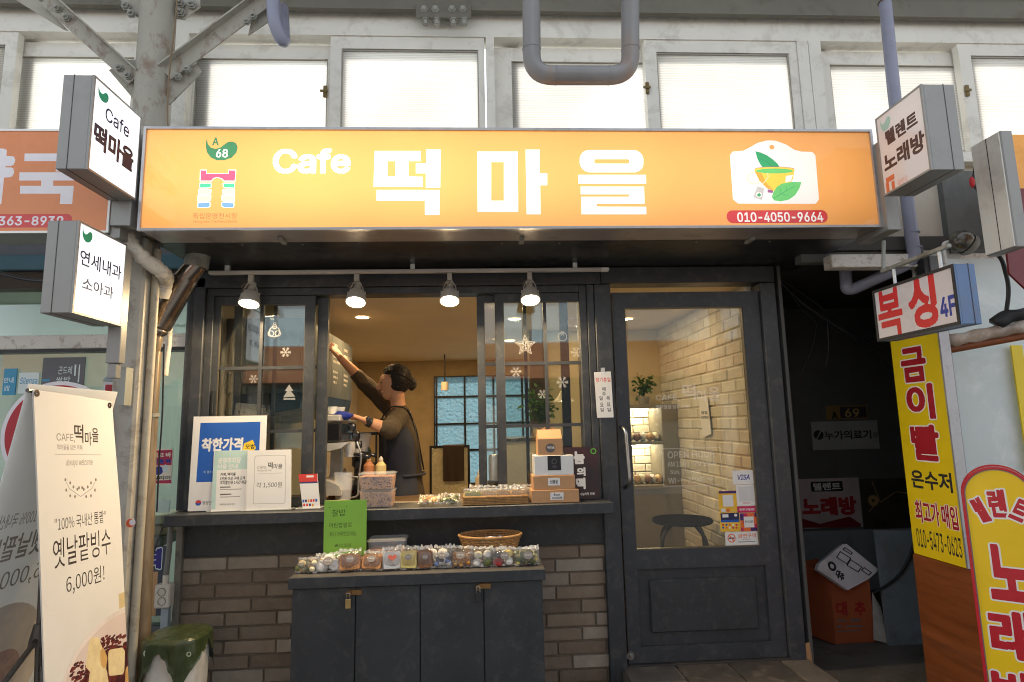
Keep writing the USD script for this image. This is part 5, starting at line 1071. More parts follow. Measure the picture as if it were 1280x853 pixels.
t, pl = standee('notice_stand', 'clear stand with a mint and white parking notice in front of the blue poster', [(267.5, 565), (311, 563.5), (308, 639), (263.5, 641)], -.125, 8, PAPER, [
    lambda P: (P.poly([(268, 565), (310.5, 564), (309, 587.5), (266.8, 589)]), PMT, 'print'), lambda P: (P.poly([(265.5, 589), (271, 589), (269, 638), (264, 638)]), PMT, 'print'), lambda P: (P.text('공영주차장', (272.5, 573, 301, 580.5), 2), PAPER, 'lettering'), lambda P: (P.text('이용 안내', (272, 581.5, 297, 587.5), 2), PAPER, 'lettering'),
    lambda P: (P.text('카페, 떡마을', (275.5, 592, 294.5, 596.5), 2), INKB, 'lettering'), lambda P: (P.text('1만원 이상 구매 고객', (275, 597, 306, 601.5), 2), INKB, 'lettering'), lambda P: (P.text('주차할인권 1시간 제공', (275, 602, 308, 606.5), 2), INKB, 'lettering'), lambda P: (P.rect((275, 609.5, 288, 611)), INKG, 'lettering'), lambda P: (P.rect((275, 612.5, 302, 613.2)), INKG, 'lettering'), lambda P: (P.rect((275, 618.5, 289, 620)), INKG, 'lettering'), lambda P: (P.rect((275, 622, 300, 622.7)), INKG, 'lettering'), lambda P: (P.text('카페떡마을 대표 주인백', (274, 630.5, 293, 633), 1), INKG, 'lettering')], foot=ACR)
t, pl = standee('notice_stand', 'clear stand with a white sheet priced 1,500 won', [(309.5, 563.5), (364, 562), (363.5, 636), (307.5, 639)], -.135, 8, PAPER, [
    lambda P: (P.poly([(320, 571.5), (356, 571), (355, 628), (318, 629)]).buffer(.006).difference(P.poly([(320, 571.5), (356, 571), (355, 628), (318, 629)]).buffer(.0045)), INKG, 'rule'), lambda P: (P.text('CAFE,', (321.5, 583, 334, 587), 0, False), INKG, 'lettering'), lambda P: (P.text('떡', (335, 578, 341, 586.5), 1), INKB, 'lettering'), lambda P: (P.text('마을', (342, 580, 353, 586), 1), INKB, 'lettering'), lambda P: (P.text('떡마을을 담은 카페', (321.5, 587.5, 339, 589.5), 0), INKG, 'lettering'), lambda P: (P.line([(322, 592), (353, 591.5)], .001), INKG, 'rule'), lambda P: (P.text('각 1,500원', (320.5, 603, 352.5, 610.5), 0), INKB, 'lettering')], foot=ACR)
standee('payment_card', 'small card with a red and navy header on a clear foot beside the window stile', [(373, 594), (396.5, 593.5), (400, 636), (378.5, 637.5)], -.12, 6, PAPER, [
    lambda P: (P.poly([(373, 594), (396.5, 593.5), (397, 603), (374, 604)]), PRD, 'print'), lambda P: (P.poly([(374, 604), (397, 603), (397.2, 605), (374.3, 606)]), PNV, 'print'), lambda P: (P.rect((383, 595.5, 392, 598)), PAPER, 'lettering')] +
    [(lambda i: lambda P: (P.rect((378 + i * 3.2, 626 - i * .2, 380.4 + i * 3.2, 629.4 - i * .2)), [PBL, PNV, POG, PRD, PRD, PBL][i], 'emblem'))(i) for i in range(6)] + [(lambda i: lambda P: (P.rect((379 + i * 3.6, 631, 381.4 + i * 3.6, 634)), [PRD, PRD, PNV, POG][i], 'emblem'))(i) for i in range(4)], foot=ACR)
DP = mat('print_plum_black', S(44, 34, 38), .5, vary=.3, scale=4, dirt=S(90, 34, 40), dscale=2, damt=.6)
standee('rice_cake_poster', 'dark plum poster with white brush lettering behind the card boxes', [(704, 560.5), (747.5, 561), (750, 626), (706, 626)], -.085, 4, DP, [
    lambda P: (P.text('눔', (717, 566, 731, 582), 5), PAPER, 'lettering'), lambda P: (P.text('의', (721, 586, 732, 597), 4), PAPER, 'lettering'), lambda P: (P.text('떡', (720, 599, 732, 613.5), 4), PAPER, 'lettering'), lambda P: (P.text('나눔의떡 카페', (725, 617.5, 743, 621), 1), PAPER, 'lettering'), lambda P: (P.ell((738, 562, 745.5, 569.5), .6), mat('print_lime', S(90, 170, 60), .5), 'emblem')], 'poster')
hs = thing('closing_notice', 'narrow white paper notice taped on the post left of the door', 'notice', at(755, 522, Y=-.05))
HP = FRONT(-.042); q = HP.poly([(742.5, 465.5), (763.5, 464.5), (767, 522), (746.5, 522.5)]); put(hs, 'paper', HP.mesh(q, -.0008, .0015), PAPER)
printed(hs, HP, q, [(HP.text('정기휴일', (744.5, 472, 763, 478), 1), PRD, 'lettering')] + [(HP.text(c_, (x, y, x + 4.4, y + 5), 1), INKB, 'lettering') for c_, x, y in (('매', 752.5, 484), ('주', 752.8, 490), ('일', 749, 495.5), ('요', 750, 503.5), ('일', 750.3, 510), ('목', 758, 495.5), ('요', 758.5, 503), ('일', 759, 510))], .0006, PAPER, 'print')
put(hs, 'tape', HP.mesh(HP.rect((751, 460, 756, 468)), .002, .001), ACR)

# ------------------------------------------------------------------ inside the cafe
IZ = 1.0                                                     # worktop height behind the window
ct = thing('work_counter', 'long steel topped work counter behind the serving window', 'counter', (-.4, .45, .15))
put(ct, 'top', bx(-1.61, .13, IZ - .035, .55, .78, IZ, .004), mat('counter_wood', S(120, 96, 70), .45, vary=.15, scale=6))
put(ct, 'front', bx(-1.61, .16, .155, .55, .75, IZ - .036), mat('counter_front', S(92, 84, 76), .6, vary=.1))
# glazed partition at the back
gp = thing('glazed_partition', 'black framed grid of pale blue rippled glass at the back of the room', 'partition', (.5, 4.38, .72))
RIPPLE = usdkit.material(stage, '/World/Looks/rippled_glass', {'g': ('geometry', {}), 'n': ('noise_texture', {'scale': 26.0, 'detail': 2.0}), 'b': ('bump', {'strength': 1.0, 'distance': .03}),
    't': ('translucent_bsdf', {'color': (.42, .55, .58)}), 'd': ('glossy_bsdf', {'roughness': .12, 'color': (.8, .9, .95)}), 'f': ('fresnel', {'IOR': 1.5}), 'x': ('mix_closure', {}), 'c': ('transparent_bsdf', {'color': (.40, .52, .55)}), 'y': ('mix_closure', {'fac': .2})},
    [('g.position', 'n.vector'), ('n.fac', 'b.height'), ('b.normal', 't.normal'), ('b.normal', 'd.normal'), ('f.fac', 'x.fac'), ('t.BSDF', 'y.closure1'), ('c.BSDF', 'y.closure2'), ('y.closure', 'x.closure1'), ('d.BSDF', 'x.closure2')], surface='x.closure')
xs = [-.62] + [at(p, 500, Y=4.36)[0] for p in (545.5, 581, 617, 653, 689)] + [1.62]
xs = sorted(x for x in xs if -.63 <= x <= 1.63); zs_ = [.72, fz(563, 575, 4.36), fz(530, 575, 4.36), fz(496, 575, 4.36), 2.12]
for a, b in zip(xs, xs[1:]):
    for c_, d_ in zip(zs_, zs_[1:]):
        put(gp, 'pane', bx(a + .012, 4.375, c_ + .012, b - .012, 4.385, d_ - .012), RIPPLE)
put(gp, 'grid', FRONT(4.36).mesh(sbox(-.62, .72, 1.62, 2.12).difference(unary_union([sbox(a + .012, c_ + .012, b - .012, d_ - .012) for a, b in zip(xs, xs[1:]) for c_, d_ in zip(zs_, zs_[1:])])), 0, .035), LATCH)
hd = thing('half_door', 'black framed half door with pebbled glass at the back of the room', 'door', at(562, 650, Y=2.6))
HD = FRONT(2.6); o_ = HD.rect((537, 557, 588, 700)); i_ = o_.buffer(-.022, join_style=2)
put(hd, 'frame', HD.mesh(o_.difference(i_), 0, .03), LATCH); put(hd, 'pane', HD.mesh(i_, -.012, .006), mat('pebbled_glass', S(206, 196, 160), .15, vary=.12, scale=30, bump=.01, bscale=40))
tw = thing('hand_towel', 'dark brown towel draped over the half door', 'towel', at(567, 602, Y=2.57))
a, b = at(554, 602, Y=2.575), at(580, 561, Y=2.575); U, V = np.meshgrid(np.linspace(0, 1, 14), np.linspace(0, 1, 8))
g1 = np.stack([a[0] + (b[0] - a[0]) * U, 2.572 + .008 * np.sin(U * 14) * (1 - V), a[2] + (b[2] + .03 - a[2]) * V], -1)
put(tw, 'cloth', [quadmesh(g1), quadmesh(np.stack([g1[..., 0], g1[..., 1] + .075, g1[..., 2]], -1)[:, ::-1]), quadmesh(np.stack([np.stack([g1[-1, :, 0], g1[-1, :, 1] + y_, g1[-1, :, 2] + z_], -1) for y_, z_ in ((0, 0), (.02, .012), (.055, .012), (.075, 0))]))], mat('towel_brown', S(58, 46, 38), .9, vary=.15, scale=40, bump=.004, bscale=200), smooth=True)
# espresso machine at the left end of the counter
EY0, EY1 = .22, .66
em = thing('espresso_machine', 'silver and black espresso machine at the left end of the counter', 'coffee machine', at(422, 620, Y=.4))
ex = lambda p, y=.3: at(p, 560, Y=y)[0]
ez = lambda p, y=.3: fz(p, 420, y)
SIL = mat('machine_silver', S(206, 204, 200), .3, .35, vary=.06); BLKG = mat('machine_black', S(30, 30, 34), .15, vary=.1, coat=.6)
M0, M1 = ex(398), ex(436)
put(em, 'body', bx(M0, EY0, ez(553), M1 - .03, EY1, ez(528), .012), BLKG)
put(em, 'side_panel', hull([(x, y, z) for y in (EY0 - .012, EY1 + .012) for x, z in ((M0, ez(554)), (M0, ez(567)), (ex(430), ez(560)), (ex(440), ez(553)))]), SIL)
put(em, 'cup_rail', bx(M0, EY0, ez(527), ex(428), EY1, ez(519), .006), SIL)
put(em, 'leg', tube(bend([(ex(404), EY0 + .03, ez(565)), (ex(405), EY0 + .03, ez(596)), (ex(416), EY0 + .03, ez(605)), (ex(431), EY0 + .03, ez(611))], .06, 8), [.028] * 18, 14) if False else hull([(ex(p), y, ez(q)) for y in (EY0, EY0 + .05) for p, q in ((400, 566), (410, 566), (412, 590), (399, 612))]), SIL)
put(em, 'base', hull([(ex(p), y, ez(q)) for y in (EY0, EY1) for p, q in ((399, 600), (412, 599), (428, 606), (431, 612), (431, 618), (399, 618))]), SIL)
put(em, 'rear_leg', bx(M0, EY1 - .06, IZ + .03, M0 + .07, EY1, ez(560)), SIL)
for k, (px, py, yy) in enumerate(((437, 560, .30), (437, 560, .50))):
    q = at(px, py, Y=.3); q[1] = yy
    put(em, 'group_head', lathe([(0, .045), (.034, .045), (.036, .0), (.030, -.02), (.030, -.045), (0, -.045)], 18, q + np.array([0, 0, -.01])), SIL, smooth=40)
    put(em, 'filter_handle', tube(bend([q + np.array([.02, 0, -.04]), q + np.array([.07, -.01, -.045]), q + np.array([.13, -.02, -.06])], .02, 4), [.010] * 6 if False else .013, 10), BLKG, smooth=True)
for px, py, r in ((445, 545, .035), (440, 534, .03), (448, 556, .026)):
    q = at(px, py, Y=.33); put(em, 'knob', turn(lathe([(0, -.02), (r * .8, -.02), (r, -.012), (r, .012), (r * .8, .02), (0, .02)], 16), [0, 1, 0], 90).apply_translation(q), BLKG, smooth=40)
put(em, 'steam_wand', tube(bend([at(446, 552, Y=.25), at(452, 570, Y=.24), at(448, 600, Y=.24)], .04, 6), .005, 8), CHROME, smooth=True)
for k in range(4):
    q = at(407 + k * 5, 518, Y=.34); single('coffee_cup', lathe([(0, .003), (.022, .003), (.033, .035), (.036, .05), (.033, .05), (.03, .036), (.019, .008), (0, .008)], 20, (q[0], .30 + .09 * (k % 2), ez(519) + .002)), WHITE, ('first', 'second', 'third', 'fourth')[k] + ' white cup from the left on top of the espresso machine', 'cup', smooth=40, group='cups on the espresso machine')
rg = thing('blue_cloth', 'royal blue wiping cloth under the hand on the espresso machine', 'cloth', at(430, 522, Y=.36))
m = ball(at(426, 519.5, Y=.33), (.075, .06, .024), 3); put(rg, 'cloth', warp(m, .016, 22), mat('cloth_blue', S(34, 52, 140), .9, vary=.2, scale=30, bump=.004), smooth=True)
pt = thing('blender_jug', 'clear measuring jug with a grey handle beside the espresso machine', 'jug', at(429, 613, Y=.26))
q = at(429, 617, Y=.30); q[2] = IZ + .002; jh = (617 - 579) / F * 3.8
put(pt, 'jug', lathe([(0, .004), (.045, .004), (.058, jh), (.054, jh), (.042, .008), (0, .008)], 22, q), film('clear_jug', (.9, .92, .92), .3, .1), smooth=40)
put(pt, 'coffee', lathe([(0, .009), (.041, .009), (.046, jh * .45), (0, jh * .45)], 20, q), mat('dark_coffee', S(60, 44, 36), .3), smooth=40)
put(pt, 'handle', tube(bend([q + np.array([.052, 0, jh * .85]), q + np.array([.095, 0, jh * .85]), q + np.array([.09, 0, jh * .25]), q + np.array([.045, 0, jh * .2])], .02, 5), .006, 8), GREYBOX, smooth=True)
rl = thing('paper_roll', 'cream paper roll lying on the counter below the espresso machine', 'roll', at(420, 623, Y=.16))
a, b = at(398, 622, Y=.17), at(433, 623, Y=.17); a[2] = b[2] = IZ + .024
put(rl, 'roll', tube([a, b], .023, 18), mat('roll_cream', S(226, 208, 170), .6), smooth=40); put(rl, 'core', tube([b, b + np.array([.002, 0, 0])], .008, 10), CARD)
def bottle(name, lab, px, y0, y1, Y, r, m, cap, prof=None, cat='bottle'):
    q = at(px, y1, Y=Y); h = (y1 - y0) / F * (Y + 3.5); t = thing(name, lab, cat, q)
    put(t, 'body', lathe(prof or [(0, .002), (r, .002), (r, h * .62), (r * .4, h * .78), (r * .4, h * .82), (0, h * .82)], 18, q), m, smooth=40)
    put(t, 'cap', lathe([(0, h * .821), (r * .45, h * .821), (r * .35, h * .92), (r * .12, h), (0, h)], 14, q), cap, smooth=40); return t
SH = thing('black_stand', 'small black wire stand with bottles behind the espresso machine', 'stand', at(462, 592, Y=.62))
a, b = at(446, 592, Y=.62), at(474, 540, Y=.62)
put(SH, 'shelf', [bx(a[0], .56, b[2] - .02, b[0], .72, b[2], .003), bx(a[0], .56, (IZ + b[2]) / 2, b[0], .72, (IZ + b[2]) / 2 + .012, .002)], LATCH)
for x in (a[0] + .01, b[0] - .01):
    for y in (.57, .71): put(SH, 'leg', bx(x - .006, y - .006, IZ, x + .006, y + .006, b[2] - .0205), LATCH)
for px, m, lab, cp in ((476, mat('sauce_cream', S(222, 200, 140), .4), 'cream squeeze bottle with a pointed tip near the person', WO), (461, mat('cup_terracotta', S(186, 124, 84), .5), 'terracotta coloured bottle in front of the black stand', CARD)):
    q = at(px, 594, Y=.5); bottle('sauce_bottle', lab, px, 572, 600, .45, .034, m, cp)
for px, m, lab in ((460, mat('bottle_green', S(70, 92, 60), .3), 'green glass bottle on the black stand'), (449, mat('bottle_amber', S(150, 120, 80), .3), 'amber bottle at the left of the black stand')):
    t = bottle('glass_bottle', lab, px, 556, 575, .63, .02, m, WO)
gr = thing('coffee_grinder', 'black coffee grinder with a clear hopper between the machine and the stand', 'grinder', at(452, 600, Y=.55))
q = at(451, 600, Y=.58); q[2] = IZ + .002
put(gr, 'body', [lathe([(0, 0), (.07, 0), (.07, .02), (.045, .03), (.045, .20), (.06, .22), (.06, .30), (0, .30)], 18, q)], BLKG, smooth=40); put(gr, 'hopper', lathe([(.04, .301), (.075, .42), (.07, .43), (0, .43)], 18, q), film('clear_jug', (.9, .92, .92)), smooth=40); put(gr, 'chute', bx(q[0] - .02, q[1] - .09, q[2] + .2, q[0] + .02, q[1] - .05, q[2] + .25, .004), BLKG)
for k, (px, y, h, m, lab) in enumerate(((463, .40, .10, CARD, 'stack of brown paper cups beside the sauce bottles'), (441, .72, .14, WHITE, 'stack of white paper cups behind the espresso machine'), (447, .70, .09, mat('tin_red', S(150, 50, 40), .4), 'small red tin behind the espresso machine'))):
    q = at(px, 600, Y=y); q[2] = IZ + .002; t = thing('cup_stack' if k < 2 else 'small_tin', lab, 'cups' if k < 2 else 'tin', q)
    put(t, 'body', lathe([(0, 0), (.028, 0)] + [(.028 + .008 * (i % 2) + .001 * i, h * i / 8) for i in range(1, 9)] + [(0, h)], 16, q), m, smooth=30)
for k, (x, y, h) in enumerate(((-1.02, .70, .22), (-.95, .73, .19), (-.02, .70, .16), (.08, .68, .21))):
    t = bottle('syrup_bottle', ('tall amber syrup bottle at the back of the counter', 'short amber syrup bottle at the back of the counter', 'squat jar at the back of the counter near the half door', 'tall clear syrup bottle near the right sash')[k], 500, 600 - h * 180, 600, .7, .03, mat('syrup_%d' % k if False else ('syrup_amber', 'syrup_brown', 'jar_cream', 'syrup_pale')[k], S(*((150, 90, 40), (96, 62, 40), (210, 190, 150), (190, 180, 150))[k]), .2), WO)
    pr = t.prim; sh = np.array([x, y, IZ + .002]) - at(500, 600, Y=.7); pr.GetAttribute('xformOp:translate').Set(Gf.Vec3d(*map(float, np.array([x, y, IZ + .002]))))
# menu cabinet on the left wall
mc = thing('menu_cabinet', 'grey blue wall cabinet with white menu lettering on its doors', 'cabinet', (-1.35, 1.0, 1.69))
MX, MZ0, MZ1 = -1.13, 1.70, 2.18
MGR = mat('menu_grey', S(84, 90, 92), .5, vary=.06)
put(mc, 'body', bx(-1.615, .32, MZ0, MX - .02, 1.75, MZ1), MGR)
MP = Plane((MX, 0, 0), (0, 1, 0), (0, 0, 1))
for k in range(4):
    y = .325 + k * .357; d_ = put(mc, 'door', bx(MX - .0195, y + .002, MZ0, MX, y + .355, MZ1, .002), MGR)
    L = [MP.mesh(fit(glyphs(t_, 0), (y + .05, z_, y + .05 + w_, z_ + .022)), .0012, .0008) for t_, z_, w_ in (('COFFEE', MZ1 - .08, .12), ('아메리카노 3.0', MZ1 - .13, .2), ('카페라떼 3.5', MZ1 - .17, .18), ('바닐라라떼 4.0', MZ1 - .21, .2), ('대추차 4.5', MZ1 - .29, .15), ('쌍화차 5.0', MZ1 - .33, .15), ('식혜 3.5', MZ1 - .37, .12))]
    put(mc, 'lettering', L, PAPER)
put(mc, 'hood', hull([(x, y, z) for y in (.34, 1.74) for x, z in ((-1.6, MZ0 - .002), (MX + .0, MZ0 - .002), (MX - .02, MZ0 - .10), (-1.6, MZ0 - .18))]), LATCH)
# lamps of the room
DL = glow('downlight_glow', (1.0, .82, .54), 14.0)
for k, (px, py) in enumerate(((453, 397), (643, 399), (637, 426), (783, 399), (727, 408))):
    q = at(px, py, Z=2.328)
    if q[1] > 4.2: q = np.array([q[0], 3.9, 2.328])
    d_ = thing('downlight', ('round ceiling downlight above the left of the serving window', 'bright ceiling downlight beside the right spot lamp', 'ceiling downlight deeper in the room beside the stile', 'small ceiling downlight at the top left of the door glass', 'small ceiling downlight near the right edge of the window')[k], 'lamp', q)
    put(d_, 'trim', lathe([(.05, 0), (.058, -.004), (.062, 0)], 20, q), WHITE, smooth=True); put(d_, 'lens', lathe([(0, -.001), (.05, -.001)], 20, q), DL)
for k, q in enumerate(((-.9, 1.3), (.1, .75), (.1, 2.4), (1.2, .8), (-.6, 3.2), (1.15, 3.2))):
    area_light(cafe, 'room_light', (q[0], q[1], 2.322), .07, 30.0 if k == 3 else 72.0, (1.0, .76, .46) if k == 3 else (1.0, .64, .28), (0, 0, -1), True)
cs = thing('ceiling_spot', 'cream cylinder spot on a black rail before the blue glass', 'lamp', at(556, 487, Y=3.6))
q = at(556, 483, Y=3.6); put(cs, 'body', tube([q + np.array([0, 0, .05]), q - np.array([0, 0, .05])], .045, 16), WO, smooth=40); put(cs, 'stem', tube([q + np.array([0, 0, .05]), [q[0], 3.6, 2.32]], .008, 8), LATCH)
pd = thing('pendant_lamp', 'lit pendant lamp with a pale shade seen through the right sash', 'lamp', at(705, 504, Y=1.5))
q = at(705, 500, Y=1.5); put(pd, 'shade', lathe([(.008, .09), (.02, .085), (.05, .03), (.09, -.012), (.085, -.012), (.045, .026), (.01, .08)], 20, q), WO, smooth=True); put(pd, 'bulb', ball(q + np.array([0, 0, .0]), .026, 2), BULB); put(pd, 'cord', tube([q + np.array([0, 0, .09]), [q[0], 1.5, 2.33]], .003, 6), LATCH)
# plants and fridge counter behind the right sash
fr = thing('cold_counter', 'low white cold counter behind the right sash under the plant', 'counter', at(670, 640, Y=1.3))
a, b = at(632, 620, Y=1.1), at(706, 546, Y=1.1)
put(fr, 'body', bx(a[0], 1.1, .15, b[0], 1.6, b[2] - .03, .01), mat('cold_counter_cream', S(206, 196, 176), .45, vary=.06)); put(fr, 'top', bx(a[0] - .01, 1.09, b[2] - .029, b[0] + .01, 1.61, b[2], .004), CHROME)
def leaf(p, d, n, L_, W_2):
    d = np.array(d) / np.linalg.norm(d); s_ = np.cross(d, n); s_ /= np.linalg.norm(s_) + 1e-9; n = np.cross(s_, d)
    ks = [(0, 0, 0), (.3, .5, .05), (.65, .42, .03), (1, 0, -.12), (.65, -.42, .03), (.3, -.5, .05), (.5, 0, .0)]
    v = [p + d * L_ * a_ + s_ * W_2 * b_ + n * L_ * c_ for a_, b_, c_ in ks]
    return trimesh.Trimesh(v, [[6, 0, 1], [6, 1, 2], [6, 2, 3], [6, 3, 4], [6, 4, 5], [6, 5, 0]], process=False)
LEAF = mat('leaf_green', S(74, 112, 52), .45, vary=.35, scale=14, trans=.3); POT = mat('pot_grey', S(150, 146, 138), .6)
def pot_plant(name, lab, q, r, n, spread, L_, seed, pot_h=.12):
    rr = random.Random(seed); t = thing(name, lab, 'plant', q); q = np.array(q)
    put(t, 'pot', lathe([(0, .002), (r * .75, .002), (r, pot_h), (r * .88, pot_h), (r * .8, pot_h * .85), (0, pot_h * .85)], 18, q), POT, smooth=40)
    lv, st = [], []
    for _ in range(max(4, n // 14)):
        a_ = rr.uniform(0, 6.28); e_ = q + np.array([math.cos(a_) * spread * rr.uniform(.3, 1), math.sin(a_) * spread * rr.uniform(.3, 1), pot_h + spread * rr.uniform(.7, 1.7)])
        c0 = q + np.array([0, 0, pot_h * .8]); mid = (c0 + e_) / 2 + np.array([0, 0, .05]); st.append(tube(bend([c0, mid, e_], .1, 5), .004, 5))
        for _ in range(14):
            s_ = rr.uniform(.35, 1.05); p = c0 + (e_ - c0) * s_ + np.array([rr.gauss(0, .02) for _ in range(3)])
            lv.append(leaf(p, [rr.gauss(0, 1), rr.gauss(0, 1), rr.gauss(-.1, .5)], np.array([rr.gauss(0, .4), rr.gauss(0, .4), 1]), L_ * rr.uniform(.6, 1.2), L_ * .5))
    put(t, 'stems', st, LEAF); put(t, 'foliage', lv, LEAF, kind='stuff')
q = at(676, 546, Y=1.25); pot_plant('pot_plant', 'leafy green pot plant on the cold counter behind the right sash', (q[0], 1.25, b[2] + .002), .07, 190, .17, .07, 5, .10)
kt = thing('steel_kettle', 'tall shiny steel canister behind the narrow pane', 'canister', at(618, 580, Y=.9))
q = at(618, 578, Y=.7); put(kt, 'body', lathe([(0, 0), (.042, 0), (.042, .15), (.036, .165), (0, .17)], 20, (q[0], .6, IZ + .002 + .1)), CHROME, smooth=40); put(kt, 'base', lathe([(0, 0), (.055, 0), (.055, .098), (0, .098)], 20, (q[0], .6, IZ + .002)), BLKG, smooth=40)
# display shelf, goods, stool behind the door
ds = thing('display_shelf', 'grey display shelf with glowing lamp strips seen through the door', 'shelf', (1.45, 1.75, .15))
SHW = mat('shelf_grey_wood', S(136, 128, 112), .6, vary=.1, scale=5); LED = glow('led_strip', (1.0, .86, .58), 16.0)
DX0, DX1, DXP = 1.20, 1.545, 1.685; zA, zB, zC = fz(510, 810, 1.55), fz(556, 815, 1.55), fz(606, 820, 1.55)
put(ds, 'side_panel', [bx(DXP - .14, 1.55, .15, DXP, 1.97, zA + .03, .003)], SHW)
put(ds, 'board', bx(DX0, 1.55, zA, DXP - .141, 1.97, zA + .03, .003), SHW); put(ds, 'board', bx(DX0, 1.55, zB, DXP - .141, 1.97, zB + .025, .003), SHW); put(ds, 'board', bx(DX0 - .03, 1.5, zC - .03, DXP - .141, 1.97, zC, .003), SHW)
put(ds, 'lower_cabinet', bx(DX0 - .02, 1.53, .15, DXP - .142, 1.97, zC - .031), SHW); put(ds, 'left_panel', bx(DX0 - .03, 1.55, zC + .001, DX0 - .005, 1.97, zA + .03), SHW)
for z in (zA, zB):
    put(ds, 'lamp_strip', bx(DX0 + .04, 1.88, z - .018, DX1 - .02, 1.90, z - .002), LED)
    area_light(ds, 'strip_light', ((DX0 + DX1) / 2, 1.86, z - .022), (.3, .02), 20.0, (1.0, .80, .48))
z = zC + .01; row = 0
while z < zA - .03:
    y = DX0 - (.1 if row % 2 else 0)
    while y < DX1:
        a, b = max(y, DX0), min(y + .19, DX1)
        if b - a > .03: put(ds, 'brick', bx(a, 1.955, z, b, 1.972, min(z + .062, zA - .001), .004), rng.choice(cream))
        y += .2
    z += .07; row += 1
k = 0
for z, n in ((zB + .025, 6), (zC, 7)):
    for i in range(n):
        x = DX0 + .035 + i * (DX1 - DX0 - .06) / (n - 1)
        single('bread_bag', warp(ball((x, 1.66 + .02 * (i % 2), z + .040), (.030, .07, .038), 2), .012, 25, 60 + k), [TAN, CRM, BRN, W_][k % 4], '%s bag of baked goods, %s from the left on the %s lamp lit shelf' % (('tan', 'cream', 'brown', 'white')[k % 4], ('first', 'second', 'third', 'fourth', 'fifth', 'sixth', 'seventh')[i], 'upper' if n == 6 else 'lower'), 'bread bag', smooth=40, group='bags on the lamp lit shelves'); k += 1
pot_plant('fern_pot', 'bushy green pot plant on top of the display shelf behind the door', (at(806, 505, Y=1.65)[0], 1.68, zA + .032), .055, 120, .11, .06, 8, .07)
stl = thing('round_stool', 'black round stool with curved legs behind the door glass', 'stool', at(853, 690, Y=.78))
q = at(853, 653, Y=.80); sr = 37 / F * 4.25
put(stl, 'seat', lathe([(0, .0), (sr * .96, .0), (sr, .012), (sr * .97, .026), (0, .03)], 32, q), mat('stool_black', S(16, 14, 13), .9, vary=.2, spec=.0), smooth=40)
for a_ in (.5, 2.07, 3.64, 5.21):
    d_ = np.array([math.cos(a_), math.sin(a_), 0]); put(stl, 'leg', tube(bend([q + d_ * sr * .5, q + d_ * sr * .98 + np.array([0, 0, -.08]), q * np.array([1, 1, 0]) + d_ * sr * 1.05 + np.array([0, 0, .152])], .15, 6), .013, 8), LATCH, smooth=True)
put(stl, 'ring', tube(np.stack([q[0] + sr * .82 * np.cos(th), q[1] + sr * .82 * np.sin(th), np.full(len(th), .42)], -1), .008, 6, False), LATCH)
nt = thing('wall_notice', 'narrow cream price strip hanging on the inner brick wall', 'notice', at(880, 545, X=1.668))
NP_ = Plane((1.668, 0, 0), (0, -1, 0), (0, 0, 1)); q = NP_.poly([(873, 498), (884, 496), (889, 543), (878, 547)]); put(nt, 'paper', NP_.mesh(q, 0, .004), PAPER)
put(nt, 'lettering', [NP_.mesh(NP_.text(t_, b_, 1), .001, .0006) for t_, b_ in (('영업', (876.5, 514, 884, 518)), ('시간안내', (876, 520, 885.5, 524)))], INKB)

# ------------------------------------------------------------------ the person at the counter
import manifold3d as m3
def bones(chains, seg=.012, smooth_it=14):
    """One continuous surface: hulls of the spheres at both ends of every bone, joined, refined and relaxed."""
    parts = [m3.Manifold.batch_hull([m3.Manifold.sphere(ra, 20).translate(tuple(map(float, a))), m3.Manifold.sphere(rb, 20).translate(tuple(map(float, b)))]) for (a, ra), (b, rb) in chains]
    u = m3.Manifold.batch_boolean(parts, m3.OpType.Add).refine_to_length(seg); me = u.to_mesh()
    t = trimesh.Trimesh(np.array(me.vert_properties[:, :3]), np.array(me.tri_verts), process=True)
    trimesh.smoothing.filter_taubin(t, .5, .53, smooth_it); return t
def V3(px, py, Y): return at(px, py, Y=Y)
pel = V3(507, 600, .92); pel[2] = 1.03
nb = np.array([V3(499, 508, .92)[0], .92, 1.585]); chest = np.array([(pel[0] + nb[0]) / 2 - .005, .92, 1.36]); waist = np.array([pel[0] - .0, .92, 1.15])
shL, shR = nb + np.array([.01, -.165, -.055]), nb + np.array([-.02, .165, -.045])
elL, wrL = V3(487, 538, .52), V3(457.5, 526, .44); haL = V3(444, 521, .40)
elR, wrR = V3(457, 480, 1.10), V3(425, 447, 1.00); haR = V3(417, 437, .985)
hc = nb + np.array([-.035, -.005, .20])
hipL, hipR = pel + np.array([0, -.085, -.04]), pel + np.array([0, .085, -.04])
knL, knR = hipL + np.array([-.02, 0, -.42]), hipR + np.array([-.02, 0, -.42]); anL, anR = np.array([knL[0] + .02, knL[1], .24]), np.array([knR[0] + .02, knR[1], .24])
toL, toR = anL + np.array([-.15, -.01, -.065]), anR + np.array([-.15, .01, -.065])
man = thing('person', 'person in a dark denim apron over a khaki top reaching up with one hand', 'person', (pel[0], .92, .15))
SKIN = mat('skin', S(206, 152, 118), .5, vary=.06, scale=20, bump=.0006, bscale=200); KHAKI = mat('khaki_knit', S(78, 66, 50), .85, vary=.12, scale=30, bump=.003, bscale=220, stretch=(1, 1, .3)); DENIM = mat('denim_apron', S(62, 66, 78), .85, vary=.14, scale=30, bump=.0015, bscale=400); JEANS = mat('blue_jeans', S(82, 92, 112), .85, vary=.15, scale=12, bump=.0015, bscale=300); HAIR = mat('dark_hair', S(30, 24, 22), .65, vary=.45, scale=90, stretch=(1, 1, .2), bump=.006, bscale=110)
